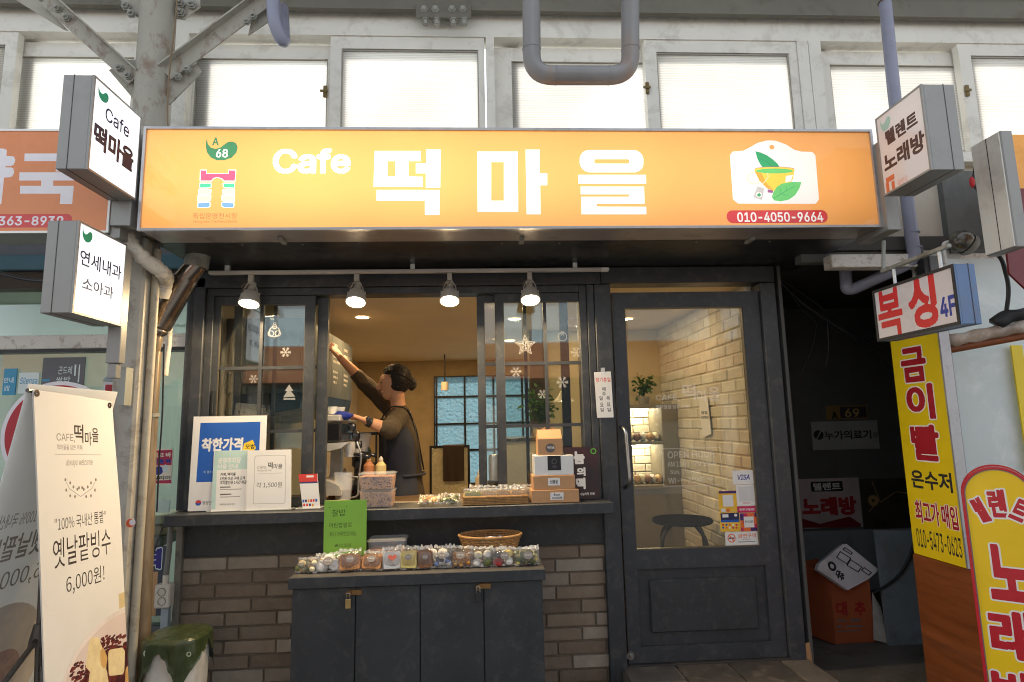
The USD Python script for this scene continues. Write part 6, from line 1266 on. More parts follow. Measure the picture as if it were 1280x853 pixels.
def fingers(wr, ha, palm_n, curl, spread):
    """Palm and five fingers as bone chains, from wrist to the palm's end."""
    d = (ha - wr) / np.linalg.norm(ha - wr); n = np.array(palm_n, float); n -= d * (n @ d); n /= np.linalg.norm(n); s_ = np.cross(d, n); out = []
    pc = wr + d * .045
    k0 = [pc + s_ * o + d * (.048 if abs(o) < .02 else .040) for o in (-.030, -.010, .010, .029)]
    for o, k in zip((-.026, -.009, .009, .024), k0): out.append(((wr + s_ * o * .6 + d * .012, .0155), (k, .0105)))
    for a_, b_ in zip(k0, k0[1:]): out.append(((a_, .0105), (b_, .0105))); out.append(((wr + d * .02, .017), ((a_ + b_) / 2, .0105)))
    for i, k in enumerate(k0):
        ln = (.036, .042, .040, .032)[i]; dd = d + s_ * (i - 1.5) * spread; dd /= np.linalg.norm(dd); p, r = k, .0088
        for j in range(3):
            dd = dd + n * curl * (.35 + .2 * j); dd /= np.linalg.norm(dd); q_ = p + dd * ln * (1, .72, .55)[j]; out.append(((p, r), (q_, r - .0009))); p, r = q_, r - .0009
    t0 = wr + s_ * -.022 + d * .018; t1 = t0 + (-s_ * .75 + d * .7 + n * .25) * .042; t2 = t1 + (-s_ * .25 + d * .9 + n * .4) * .03
    out += [((t0, .0135), (t1, .0105)), ((t1, .0105), (t2, .009))]; return out
ch = [((pel + np.array([0, -.07, 0]), .115), (waist + np.array([0, -.05, 0]), .10)), ((pel + np.array([0, .07, 0]), .115), (waist + np.array([0, .05, 0]), .10)), ((waist + np.array([0, -.05, 0]), .10), (chest + np.array([0, -.07, 0]), .105)), ((waist + np.array([0, .05, 0]), .10), (chest + np.array([0, .07, 0]), .105)), ((chest + np.array([0, -.07, 0]), .105), (nb + np.array([0, -.09, -.07]), .075)), ((chest + np.array([0, .07, 0]), .105), (nb + np.array([0, .09, -.07]), .075)),
      ((nb + np.array([0, 0, -.03]), .062), (nb + np.array([-.012, 0, .075]), .052)), ((nb + np.array([0, 0, -.04]), .065), (shL, .056)), ((nb + np.array([0, 0, -.04]), .065), (shR, .056)),
      ((shL, .054), (elL, .041)), ((elL, .041), (elL + (wrL - elL) * .35, .042)), ((elL + (wrL - elL) * .35, .042), (wrL, .027)), ((shR, .054), (elR, .041)), ((elR, .041), (elR + (wrR - elR) * .35, .042)), ((elR + (wrR - elR) * .35, .042), (wrR, .027)),
      ((hipL, .09), (knL, .06)), ((knL, .06), (knL + (anL - knL) * .3, .058)), ((knL + (anL - knL) * .3, .058), (anL, .038)), ((anL, .038), (toL, .03)), ((hipR, .09), (knR, .06)), ((knR, .06), (knR + (anR - knR) * .3, .058)), ((knR + (anR - knR) * .3, .058), (anR, .038)), ((anR, .038), (toR, .03)), ((pel, .11), (hipL, .09)), ((pel, .11), (hipR, .09))]
fw = np.array([-.94, -.34, 0]); sd = np.array([.34, -.94, 0])           # the head looks left, a little towards the window
ch += [((nb + np.array([-.012, 0, .075]), .052), (hc - np.array([0, 0, .02]), .07)), ((hc + np.array([.02, 0, .028]), .092), (hc + fw * .028 + np.array([0, 0, .012]), .084)), ((hc + fw * .03, .078), (hc + fw * .046 - np.array([0, 0, .078]), .042)), ((hc + fw * .098 + np.array([0, 0, .012]), .013), (hc + fw * .118 - np.array([0, 0, .028]), .019)), ((hc + fw * .09 - np.array([0, 0, .06]) + sd * .016, .010), (hc + fw * .09 - np.array([0, 0, .06]) - sd * .016, .010)), ((hc + fw * .085 + np.array([0, 0, .028]) + sd * .045, .014), (hc + fw * .085 + np.array([0, 0, .028]) - sd * .045, .014))]
for s_ in (-1, 1): ch += [((hc + sd * s_ * .080 + np.array([.0, 0, .012]), .016), (hc + sd * s_ * .082 - fw * .008 - np.array([0, 0, .022]), .010))]
ch += fingers(wrL, haL, (0, .2, -1), .35, .06) + fingers(wrR, haR, (-1, .3, .0), .45, .10)
put(man, 'body', bones(ch, .011, 10), SKIN, smooth=True)
for s_ in (-1, 1):
    q = hc + fw * .094 + sd * s_ * .033 + np.array([0, 0, .006]); put(man, 'eye', ball(q, (.012, .012, .008), 2), mat('eye_dark', S(40, 30, 28), .2))
put(man, 'lips', ball(hc + fw * .100 - np.array([0, 0, .060]), (.010, .024, .007), 2), mat('lips', S(176, 98, 88), .5))
hm = ball(hc - fw * .014 + np.array([0, 0, .030]), (.107, .104, .112), 4); v = np.array(hm.vertices); rel = v - hc; front = rel @ fw
keep = ~((front > .045) & (rel[:, 2] < .062)) & (rel[:, 2] > -.10); fc = np.array(hm.faces); hm = trimesh.Trimesh(v, fc[keep[fc].all(1)], process=True)
put(man, 'hair', warp(hm, .008, 40), HAIR, smooth=True)
for s_ in (-1, 1): put(man, 'eyebrow', tube([hc + fw * (.094 - .004 * k) + sd * s_ * (.020 + .012 * k) + np.array([0, 0, .030 + .004 * (k == 1)]) for k in range(3)], .0035, 6), HAIR)
def hair_curves():
    rr = np.random.default_rng(12); C = hc - fw * .014 + np.array([0, 0, .030]); R3 = np.array([.110, .107, .115]); bun = hc - fw * .118; pts, counts = [], []
    for _ in range(520):
        th_ = rr.uniform(-2.5, 2.5); el = rr.uniform(.0, 1.45) if abs(th_) < 1.2 else rr.uniform(-.75, 1.45)
        if abs(th_) < .9 and el < .45: el = rr.uniform(.45, 1.4)
        d0 = fw * math.cos(th_) * math.cos(el) + sd * math.sin(th_) * math.cos(el) + np.array([0, 0, math.sin(el)]); d1 = (bun - C) / np.linalg.norm(bun - C); n_ = 9
        for k in range(n_):
            f_ = k / (n_ - 1); d_ = d0 * (1 - f_) + d1 * f_; d_ /= np.linalg.norm(d_) + 1e-9; pts.append(C + d_ * R3 * (1.0 + rr.uniform(0, .03)) + rr.normal(0, .0015, 3))
        counts.append(n_)
    c_ = UsdGeom.BasisCurves.Define(stage, man.path + '/hair_strand'); c_.CreateTypeAttr('linear'); c_.CreateCurveVertexCountsAttr(counts); pts = np.array(pts) @ man.inv[:3, :3].T + man.inv[:3, 3]
    c_.CreatePointsAttr([Gf.Vec3f(*map(float, p)) for p in pts]); c_.CreateWidthsAttr([.0032]); c_.SetWidthsInterpolation('constant'); UsdShade.MaterialBindingAPI.Apply(c_.GetPrim()).Bind(mat('hair_strand', S(38, 30, 27), .5, vary=.5, scale=60)); c_.GetPrim().SetCustomDataByKey('kind', 'stuff')
hair_curves()
put(man, 'bun', warp(ball(hc - fw * .125 + np.array([0, 0, .0]), (.04, .045, .05), 3), .01, 40), HAIR, smooth=True)
g = .014
top = [(a, b) for a, b in [((pel + np.array([0, y, -.06]), .118 + g), (waist + np.array([0, y * .7, 0]), .10 + g)) for y in (-.07, .07)]] + [((waist + np.array([0, y * .7, 0]), .10 + g), (chest + np.array([0, y, 0]), .105 + g)) for y in (-.07, .07)] + [((chest + np.array([0, y, 0]), .105 + g), (nb + np.array([0, y * 1.3, -.07]), .075 + g)) for y in (-.07, .07)] + [((nb + np.array([0, 0, -.05]), .066 + g), (s_, .056 + g)) for s_ in (shL, shR)] + [((shL, .056 + g), (elL, .044 + g + .004)), ((shR, .056 + g), (elR, .044 + g + .004)), ((elL, .044 + g), (elL + (wrL - elL) * .22, .052)), ((elR, .044 + g), (elR + (wrR - elR) * .30, .053)), ((nb + np.array([0, 0, -.05]), .07), (nb + np.array([-.004, 0, .005]), .062))]
put(man, 'top', warp(bones(top, .012, 8), .010, 14, 4), KHAKI, smooth=True)
jn = [((h, .092 + .012), (k, .064 + .012)) for h, k in ((hipL, knL), (hipR, knR))] + [((k, .064 + .012), (a_ + np.array([0, 0, .03]), .05)) for k, a_ in ((knL, anL), (knR, anR))] + [((pel + np.array([0, y, -.02]), .118 + .008), (h, .092 + .012)) for y, h in ((-.05, hipL), (.05, hipR))]
put(man, 'trousers', bones(jn, .018, 6), JEANS, smooth=True)
for a_, t_ in ((anL, toL), (anR, toR)): put(man, 'shoe', bones([((a_ + np.array([.03, 0, -.045]), .046), (t_ + np.array([0, 0, .018]), .040)), ((a_, .048), (a_ + np.array([-.06, 0, -.04]), .044))], .015, 6), mat('shoe_black', S(40, 38, 38), .5), smooth=True)
# apron: a sheet wrapped round the front and camera side of the trunk
def apron_sheet():
    rows_ = []
    for z in np.linspace(.80, 1.53, 26):
        c = pel + (nb - pel) * np.clip((z - pel[2]) / (nb[2] - pel[2]), 0, 1); hw = np.interp(z, [.80, 1.02, 1.2, 1.40, 1.52], [2.3, 2.25, 2.2, 2.15, 1.5]); ry = np.interp(z, [.8, 1.0, 1.15, 1.36, 1.52], [.225, .212, .182, .222, .215]); rx = np.interp(z, [.8, 1.0, 1.15, 1.36, 1.52], [.16, .152, .140, .158, .135])
        a_ = np.linspace(-hw * .9, hw * .62, 30) + .95
        fold = .008 * np.sin(a_ * 9 + 1) * np.clip((1.25 - z) / .4, 0, 1)
        rows_.append(np.stack([c[0] - (rx + fold + .006) * np.cos(a_), .92 - (ry + fold + .006) * np.sin(a_), np.full(30, z)], -1))
    return quadmesh(rows_)
put(man, 'apron', apron_sheet(), DENIM, smooth=True)
for y in (-.07, .07): put(man, 'apron_strap', tube(bend([np.array([nb[0] - .125, .92 + y * 1.1, 1.50]), nb + np.array([-.07, y * 1.2, .035]), nb + np.array([.06, y * .8, .03]), nb + np.array([.12, y * -.4, -.12]), np.array([pel[0] + .12, .92 - y * 1.6, 1.15])], .08, 6), .006, 6), LATCH, smooth=True)
put(man, 'apron_tie', tube([np.array([pel[0] + .138 * math.cos(a_), .92 + .20 * math.sin(a_), 1.13]) for a_ in np.linspace(-1.5, 1.5, 14)], .010, 6), DENIM, smooth=True)
d_ = (wrL - elL) / np.linalg.norm(wrL - elL)
put(man, 'wristband', tube([wrL - d_ * .035, wrL - d_ * .005], [.036, .033], 18), LATCH, smooth=40); put(man, 'watch_face', ball(wrL - d_ * .02 + np.array([0, -.03, .012]), (.02, .010, .02), 2), BLKG, smooth=True)

# ------------------------------------------------------------------ decals on the glass
FROST = film('frost_decal', (.95, .94, .90), .28, .5); FAINT = film('faint_decal', (.95, .95, .93), .22, .5)
WP = FRONT(.0148)
def snowflake(c, r, arms=6):
    out = []
    for k in range(arms):
        a_ = k * 2 * math.pi / arms; d_ = np.array([math.cos(a_), math.sin(a_)]); out.append(LineString([c, c + d_ * r]).buffer(r * .07))
        for f_ in (.5, .78):
            for s_ in (-1, 1): b_ = a_ + s_ * .8; out.append(LineString([c + d_ * r * f_, c + d_ * r * f_ + np.array([math.cos(b_), math.sin(b_)]) * r * .3]).buffer(r * .06))
    return unary_union(out)
def star(c, r, w):
    def pent(q): return Polygon([c + q * (1 if i % 2 == 0 else .45) * np.array([math.sin(i * math.pi / 5), math.cos(i * math.pi / 5)]) for i in range(10)])
    return unary_union([pent(q).difference(pent(q - w)) for q in (r, r * .68)] + [snowflake(c, r * .35, 5)])
for k, (px, py, r, lab) in enumerate(((720.5, 440.5, 6.5, 'white snowflake decal beside the right stile of the serving window'), (645, 464.5, 6.5, 'white snowflake decal just below the star decal'), (703, 478, 7, 'white snowflake decal at the left of the lower right pane'), (678, 493, 5.5, 'faint snowflake decal over the pot plant'), (357, 440.5, 6, 'snowflake decal in the left sash upper pane'), (317, 474, 5, 'faint snowflake decal in the left sash second row'))):
    c = np.array(WP.px(px, py)); single('snowflake_decal', WP.mesh(snowflake(c, r / F * 3.5), 0), FROST if k != 5 else FAINT, lab, 'window decal')
single('star_decal', WP.mesh(star(np.array(WP.px(656.5, 432)), 14 / F * 3.5, .008), 0), FROST, 'large outlined star decal under the right spot lamp', 'window decal')
c = np.array(WP.px(343, 415)); single('bauble_decal', WP.mesh(unary_union([Point(c + o).buffer(q).difference(Point(c + o).buffer(q - .004)) for o, q in ((np.array([0, 0]), .032), (np.array([-.02, -.01]), .018), (np.array([.02, -.01]), .018), (np.array([0, .03]), .014), (np.array([0, .05]), .009))]), 0), FROST, 'round scroll decal near the left spot lamp', 'window decal')
single('tree_decal', WP.mesh(unary_union([WP.poly([(361.5, 481), (367, 489), (356, 489)]), WP.poly([(361, 486), (369, 496), (354, 497)]), WP.poly([(355, 498), (369, 497.5), (369, 500), (354, 500)])]), 0), FROST, 'white fir tree decal in the left sash', 'window decal')
for k, (px, py) in enumerate(((715, 403), (703, 421))):
    c = np.array(WP.px(px, py)); single('ring_decal', WP.mesh(Point(c).buffer(.028, 16).difference(Point(c).buffer(.024, 16)).union(snowflake(c + np.array([0, .02]), .014)), 0), FAINT, ('faint ornament decal at the top of the right sash', 'faint ring decal left of the right snowflake')[k], 'window decal')
DPn = FRONT(.0168)
dd = thing('door_lettering', 'white opening hours lettering on the door glass in a thin frame', 'lettering', at(860, 585, Y=.0168))
fr_ = DPn.rect((828, 560, 902, 607.5))
for t_, b_, cj in (('OPEN HOUR', (834.5, 564, 893, 572.5), False), ('AM 11:00 - PM 18:00', (834.5, 576.5, 894.5, 583), False), ('Sun, Thur off', (838, 587, 876, 593.5), False), ('Wi-Fi ZONE', (835.5, 597, 881, 604.5), False)): put(dd, 'lettering', DPn.mesh(DPn.text(t_, b_, 1, cj), 0), FROST)
put(dd, 'rule', DPn.mesh(fr_.difference(fr_.buffer(-.004, join_style=2)), 0), FROST)
c = np.array(DPn.px(888.5, 603)); put(dd, 'wifi_symbol', DPn.mesh(unary_union([Point(c).buffer(.003)] + [Point(c).buffer(q).difference(Point(c).buffer(q - .004)).intersection(Polygon([c, c + np.array([-.05, .05]), c + np.array([.05, .05])])) for q in (.011, .019, .027)]), 0), FROST)
dn = thing('door_name', 'faint white cafe name lettering high on the door glass', 'lettering', at(860, 495, Y=.0168))
for t_, b_, cj in (('CAFE,', (820, 493.5, 849, 502), False), ('떡', (853, 480, 869.5, 501), True), ('마', (871, 487.5, 884, 503), True), ('을', (886, 484, 899.6, 501), True), ('떡마을을 담은 카페', (820, 506, 861, 511.5), True)): put(dn, 'lettering', DPn.mesh(DPn.text(t_, b_, 1, cj), 0), FROST)
SK = FRONT(.0165)
def sticker(name, lab, b, m, layers):
    t = thing(name, lab, 'sticker', at((b[0] + b[2]) / 2, b[3], Y=.0165)); r = SK.rect(b, .003); printed(t, SK, r, [(p.intersection(r), mm, n) for p, mm, n in layers], 0, m, 'paper')
STY = mat('sticker_yellow', S(238, 190, 60), .5); STN = mat('sticker_navy', S(40, 44, 84), .5); STP = mat('sticker_pink', S(206, 40, 98), .5); STV = mat('sticker_violet', S(76, 40, 110), .5); STO = mat('sticker_tangerine', S(236, 112, 50), .5)
sticker('card_sticker', 'white card payment sticker with blue slanted capitals on the door glass', (915.5, 588, 942, 605.5), PAPER, [(SK.text('VISA', (922, 593.5, 937, 600), 2, False, 12), INKBL, 'lettering')])
sticker('code_sticker', 'blank white sheet sticker below the blue card sticker', (920.5, 606, 944, 632.5), PAPER, [(SK.rect((923.5, 608.5, 941.5, 627)), mat('sticker_pale_grey', S(216, 214, 212), .5), 'print'), (SK.text('제로페이', (928, 628, 938, 630), 1), STP, 'lettering')])
sticker('pink_strip_sticker', 'narrow pink strip sticker under the white sheet', (921.5, 633, 945.5, 641), STP, [(SK.text('제로페이 모바일상품권', (924, 635.5, 943, 638.5), 2), PAPER, 'lettering')])
sticker('yellow_sticker', 'yellow sticker with a violet header and a white square', (898.5, 614, 921, 640), STY, [(SK.rect((898.5, 614, 921, 617)), STV, 'print'), (SK.rect((903.5, 619, 916.5, 633.5)), PAPER, 'print'), (SK.rect((901.5, 636, 907, 640)), PAPER, 'print'), (SK.rect((908, 636, 912, 640)), STO, 'print')])
sticker('night_sticker', 'yellow sticker with a dark night scene and coloured dots', (900, 640.5, 925, 664.5), STY, [(SK.rect((901, 641.5, 924, 653)), STN, 'print'), (SK.ell((917.5, 642.5, 921.5, 646)), PAPER, 'print'), (SK.rect((903, 643, 910.5, 647)), PAPER, 'print'), (SK.rect((901, 650, 924, 653)), PBL, 'print')] + [(SK.ell((902.5 + i * 4.2, 655 + j * 3.6, 905.3 + i * 4.2, 657.6 + j * 3.6)), [PRD, PBL, STO, PAPER, STP][(i + j) % 5], 'print') for i in range(5) for j in range(2)])
mos = [(SK.rect((925 + i * 4.5, 641.8 + j * 4.5, 929.6 + i * 4.5, 646.4 + j * 4.5)), [STV, STO, STP, STV, STO][(i * 2 + j * 3) % 5], 'print') for i in range(5) for j in range(5)]
sticker('mosaic_sticker', 'violet and orange chequered sticker with a white centre', (925.5, 641.8, 947.5, 664), STV, mos + [(SK.rect((930, 646, 942.5, 659.5)), PAPER, 'print'), (SK.text('온누리상품권', (931, 650.5, 941.5, 654), 1), STN, 'lettering')])
sticker('no_smoking_sticker', 'white no smoking sticker with orange lettering at the foot of the glass', (906.5, 665, 948.5, 682), PAPER, [(SK.ell((909.5, 667.5, 919.5, 678.5), .78), STO, 'emblem'), (SK.rect((911, 672.2, 918, 673.8)), STN, 'emblem'), (SK.line([(911.5, 669.5), (917.5, 676.5)], .006), STO, 'emblem'), (SK.text('금연구역', (922.5, 667, 945, 672.5), 1), STO, 'lettering'), (SK.text('No Smoking', (928, 673.5, 938, 675.5), 0, False), INKG, 'lettering'), (SK.rect((923, 677, 944, 677.8)), INKG, 'lettering')])

# ------------------------------------------------------------------ dark passage right of the door
pw = thing('passage_building', 'neighbouring building with a dark entry passage right of the cafe door', 'building', (2.6, .4, 0))
AY = 1.5; GRW = mat('passage_wall', S(96, 98, 96), .7, vary=.18, scale=2, dirt=S(80, 78, 72), dscale=2.5, damt=.6)
put(pw, 'back_wall', bx(1.845, AY, .05, 3.8, AY + .08, 2.5), GRW); put(pw, 'right_wall', bx(3.7, -.26, .05, 3.8, AY, 2.5), GRW)
put(pw, 'passage_ceiling', bx(1.842, -.30, 2.42, 3.8, AY, 2.5), mat('passage_ceiling', S(70, 66, 60), .8, vary=.2))
put(pw, 'left_wall', bx(1.8405, -.02, .05, 1.86, AY, 2.42), mat('passage_left_wall', S(84, 84, 82), .7, vary=.15))
lb = bx(1.98, -.36, fz(335, 1150, -.33), 3.6, -.28, fz(319, 1150, -.33), .004)
put(pw, 'lintel', lb, WBEAM); put(pw, 'lintel_shadow_rail', bx(1.86, -.27, 2.36, 3.6, -.2, 2.415), mat('rail_grey', S(104, 106, 106), .5))
put(pw, 'front_band', bx(2.08, -.26, fz(320, 1150, -.26), 3.6, -.2, 2.9), mat('cream_sheet', S(196, 188, 172)))
put(pw, 'dado', bx(1.9, AY - .02, .05, 3.69, AY - .001, fz(662, 1070, AY)), mat('dado_grey_blue', S(150, 158, 162), .5, vary=.08, dirt=S(90, 90, 88), dscale=3, damt=.5))
AP = FRONT(AY - .004)
def flat_sign(name, lab, b, m, layers, cat='sign', Y=AY - .004, thick=.006):
    P_ = FRONT(Y); t = thing(name, lab, cat, at((b[0] + b[2]) / 2, b[3], Y=Y)); r = P_.rect(b); put(t, 'board', P_.mesh(r, -.001, thick - .002), m); printed(t, P_, r, [(p.intersection(r), mm, n) for p, mm, n in layers], .0006, m, 'print')
flat_sign('unit_plate', 'small dark unit plate reading A 69 in the dark passage', (1033, 507, 1084, 524), mat('plate_umber', S(150, 120, 70), .5), [(AP.rect((1050, 508.5, 1083, 522.5)), mat('plate_plum', S(60, 50, 66), .5), 'print'), (AP.text('A', (1039.5, 515, 1047, 524), 4, False), INKB, 'lettering'), (AP.text('69', (1056, 511, 1074, 521.5), 2, False), mat('plate_gold', S(196, 166, 90), .5), 'lettering')])
flat_sign('office_sign', 'grey office sign with a round logo and dark lettering in the passage', (1015, 526.5, 1098, 562), mat('office_board', S(172, 174, 172), .5), [(AP.ell((1017, 538, 1029.5, 550)), INKB, 'emblem'), (AP.line([(1021, 549), (1026, 539)], .01), mat('office_board', S(172, 174, 172)), 'emblem'), (AP.text('누가의료기', (1030.5, 538, 1089, 549.5), 2), INKB, 'lettering'), (AP.text('3F', (1091, 541, 1098, 547), 1, False), INKB, 'lettering')])
flat_sign('karaoke_poster', 'pale karaoke poster with red lettering low in the dark passage', (1001, 598, 1076, 660), mat('poster_pale_pink', S(206, 190, 190), .5), [(AP.rect((1013.5, 602, 1053.5, 614.5), .01), INKB, 'print'), (AP.text('텔렌트', (1016.5, 603.5, 1051, 613), 2), PAPER, 'lettering'), (AP.text('노래방', (1002.5, 621, 1071, 645), 4), mat('poster_red', S(176, 42, 50), .5), 'lettering'), (AP.poly([(1001, 648), (1025, 655), (1045, 650), (1062, 646), (1076, 655), (1076, 660), (1001, 660)]), mat('poster_maroon', S(130, 30, 40), .5), 'print')], 'poster')
flat_sign('night_poster', 'dark brown photo poster with bright sparks beside the karaoke poster', (1077, 598, 1150, 661), mat('poster_night', S(64, 56, 50), .4, vary=.4, scale=9), [(AP.ell((1085, 619, 1098, 633), .3), mat('spark', S(170, 140, 90), .5), 'print'), (AP.line([(1090, 602), (1099, 625), (1086, 640)], .008), mat('spark', S(170, 140, 90), .5), 'print'), (AP.line([(1100, 628), (1120, 615), (1145, 618)], .008), mat('spark', S(170, 140, 90), .5), 'print')], 'poster')
ORC = mat('orange_carton', S(158, 80, 44), .7, vary=.08, scale=5, dirt=S(120, 70, 40), dscale=4, damt=.4)
bxY = .36; t = thing('date_box', 'orange brown carton with a slot handle and red lettering in the passage', 'box', at(1064, 797, Y=bxY))
BX = FRONT(bxY); u0, v0, u1, v1 = BX.boxuv((1038.5, 722, 1090, 797)); v0 = .052; slot = BX.rect((1058, 733.5, 1067, 736.5), .004)
put(t, 'front', BX.mesh(sbox(u0, v0, u1, v1).difference(slot), 0, .006), ORC); put(t, 'body', [bx(u0, bxY + .0065, v0, u0 + .006, bxY + .26, v1 - .01), bx(u1 - .006, bxY + .0065, v0, u1, bxY + .26, v1 - .01), bx(u0, bxY + .254, v0, u1, bxY + .26, v1 - .03), bx(u0 + .0065, bxY + .0065, v0, u1 - .0065, bxY + .253, v0 + .006)], ORC)
put(t, 'lettering', [BX.mesh(BX.text('대', (1045, 752, 1059, 770), 3), .001, .0008), BX.mesh(BX.text('추', (1068, 752, 1082, 770), 3), .001, .0008)], mat('carton_red', S(150, 34, 30), .6)); put(t, 'small_print', [BX.mesh(BX.rect(b_), .001, .0008) for b_ in ((1046, 775, 1058, 777), (1063, 774, 1075, 777), (1046, 782, 1052, 785), (1056, 782, 1078, 784), (1046, 788, 1076, 789.5))], INKG)
t = thing('open_carton', 'brown carton lying open against the left wall of the passage', 'box', at(1018, 770, Y=.4)); c = at(1004, 702, Y=.5)
a0 = at(1002, 703, Y=.52); a1 = at(1038, 722, Y=.33); put(t, 'side', hull([(a0[0], .52, .06), (a1[0] - .01, .33, .06), (a0[0], .52, a0[2]), (a1[0] - .01, .33, a1[2] - .005), (a0[0] + .008, .528, .06), (a1[0] - .002, .338, .06), (a0[0] + .008, .528, a0[2]), (a1[0] - .002, .338, a1[2] - .005)]), ORC); put(t, 'flap', hull([(a0[0], .53, a0[2]), (a0[0] + .16, .60, a0[2]), (a0[0] + .16, .60, a0[2] - .12), (a0[0], .53, a0[2] - .12), (a0[0], .536, a0[2]), (a0[0] + .16, .606, a0[2])]), ORC)
wpq = [at(1052, 680, Y=.46), at(1098, 713, Y=.46), at(1086, 724, Y=.34), at(1022, 708, Y=.34)]
t = thing('white_carton', 'white printed carton tilted on top of the boxes in the passage', 'box', wpq[3])
n_ = np.cross(wpq[1] - wpq[0], wpq[3] - wpq[0]); n_ /= np.linalg.norm(n_)
if n_[1] > 0: n_ = -n_
WC = FRONT(.40); out = WC.poly([(1052, 680), (1098, 713), (1085, 724), (1040, 735), (1022, 708)])
pl = Plane((at(1060, 705, Y=.37)), np.array(at(1092, 714, Y=.37)) - at(1052, 686, Y=.37), np.array([0, .3, 1.0])); pl.o = at(1060, 705, Y=.345)
out = pl.poly([(1053, 681), (1058, 680), (1098, 712), (1094, 717), (1086, 724), (1060, 738), (1022, 712), (1024, 705)])
put(t, 'board', pl.mesh(out, 0, .03), mat('carton_white', S(214, 212, 216), .6, vary=.05, dirt=S(150, 146, 146), dscale=5, damt=.4))
put(t, 'print', [pl.mesh(pl.poly(q).difference(pl.poly(q).buffer(-.006)).intersection(out), .001, .0008) for q in ([(1050, 689), (1064, 698), (1059, 706), (1045, 697)], [(1063, 699), (1078, 709), (1073, 716), (1058, 707)], [(1056, 684), (1066, 691), (1064, 694), (1053, 687)], [(1080, 709), (1090, 716), (1086, 720), (1076, 713)])] + [pl.mesh(pl.ell((1034, 702, 1046, 714), .5).intersection(out), .001, .0008), pl.mesh(pl.text('대추', (1044, 714, 1056, 725), 4).intersection(out), .001, .0008)], INKB)
single('white_sheet', hull([at(1090, 740, Y=.37), at(1101, 760, Y=.37), at(1112, 805, Y=.33), at(1092, 800, Y=.33), at(1090, 740, Y=.38), at(1112, 805, Y=.34)]), mat('sack_white', S(170, 168, 160), .7, vary=.25, scale=12), 'crumpled pale sack leaning right of the orange carton', 'sack')
single('cardboard_piece', hull([at(p_, q_, Y=y_) for p_, q_ in ((1003, 805), (1012, 803), (1021, 860), (1003, 860)) for y_ in (-.02, -.012)]), CARD, 'torn brown cardboard strip at the foot of the door jamb', 'cardboard')
rr = random.Random(4)
for k, (pts, r) in enumerate((((962, 335), (985, 365), (1025, 395), (1075, 425), (1118, 440)), ((975, 350), (1000, 380), (1040, 405), (1090, 440), (1125, 470)), ((1022, 395), (1018, 430), (1000, 470)), ((1034, 400), (1036, 440), (1032, 458)), ((985, 362), (1010, 400), (1060, 420), (1110, 428)), ((968, 345), (1010, 372), (1060, 410), (1115, 432)))[j] if False else (((((962, 335), (985, 365), (1025, 395), (1075, 425), (1118, 440)), .010), (((975, 350), (1000, 380), (1040, 405), (1090, 440), (1125, 470)), .006), (((1022, 395), (1018, 430), (1000, 470)), .004), (((1034, 400), (1036, 440), (1032, 458)), .005), (((985, 362), (1010, 400), (1060, 420), (1110, 428)), .005), (((968, 345), (1010, 372), (1060, 410), (1115, 432)), .006))[j]) for j in range(6)):
    single('passage_cable', tube(bend([at(p_, q_, Y=.35) for p_, q_ in pts], .2, 6), r, 6), LATCH, ('thick black cable sagging across the passage ceiling', 'lower black cable sagging to the yellow board', 'thin cable end dangling left in the passage', 'short cable end dangling in the middle of the passage', 'middle cable of the sagging bundle', 'upper cable of the sagging bundle')[k], 'cable', smooth=True)

gpn = thing('grey_panel', 'blue grey metal panel standing at the right of the passage behind the yellow board', 'panel', at(1120, 808, Y=.3))
GPP = FRONT(.30); put(gpn, 'panel', GPP.mesh(GPP.poly([(1094, 663), (1160, 663), (1160, 812), (1112, 812)]), 0, .02), mat('panel_blue_grey', S(112, 120, 126), .5, vary=.12, dirt=S(70, 70, 70), dscale=4, damt=.5))
put(gpn, 'curved_edge', tube(bend([at(1092, 742, Y=.29), at(1124, 722, Y=.29), at(1141, 690, Y=.29), at(1146, 650, Y=.29)], .3, 10), .008, 8), LATCH, smooth=True)
# yellow board and its wooden base
YX = 2.36
yb = thing('gold_tooth_sign', 'tall yellow board with red and black lettering above a wooden base', 'sign', (YX, -.42, .05))
YPL = Plane((YX, 0, 0), (0, -1, 0), (0, 0, 1)); YF = mat('board_yellow', S(236, 206, 22), .45, vary=.04, scale=2); RDK = mat('board_red', S(168, 26, 42), .5)
far_b, near_b, far_t = at(1143, 690, X=YX), at(1207, 712, X=YX), at(1113, 428, X=YX); zb_, zt_ = (far_b[2] + near_b[2]) / 2, far_t[2] + .16
yfar, ynear = (far_b[1] + far_t[1]) / 2, at(1190, 560, X=YX)[1]
print('yellow board', yfar, ynear, zb_, zt_)
put(yb, 'board', bx(YX + .001, ynear, zb_, YX + .05, yfar, zt_, .003), YF); base = sbox(-yfar, zb_, -ynear, zt_)
def outl(t_, b_, bold): return YPL.text(t_, b_, bold)
L = []
for t_, b_, bd in (('금', (1126.5, 434, 1158, 478), 3), ('이', (1133.5, 480, 1168, 524), 3), ('빨', (1139.5, 531, 1174.5, 576), 3)): g_ = outl(t_, b_, bd); L += [(g_.buffer(.007), PAPER, 'lettering'), (g_, RDK, 'lettering')]
L += [(outl('은수저', (1139.5, 589, 1190, 613), 2), INKB, 'lettering')]; g_ = outl('최고가 매입', (1145, 629, 1197, 658), 2); L += [(g_.buffer(.003), PAPER, 'lettering'), (g_, RDK, 'lettering'), (YPL.text('010-5473-0623', (1147, 667, 1201.5, 690), 1, False), INKB, 'lettering')]
printed(yb, YPL, base, [(p.intersection(base), m, n) for p, m, n in L], .001, YF)
put(yb, 'edge_trim', bx(YX - .004, ynear - .012, zb_, YX + .05, ynear - .001, zt_), ALU)
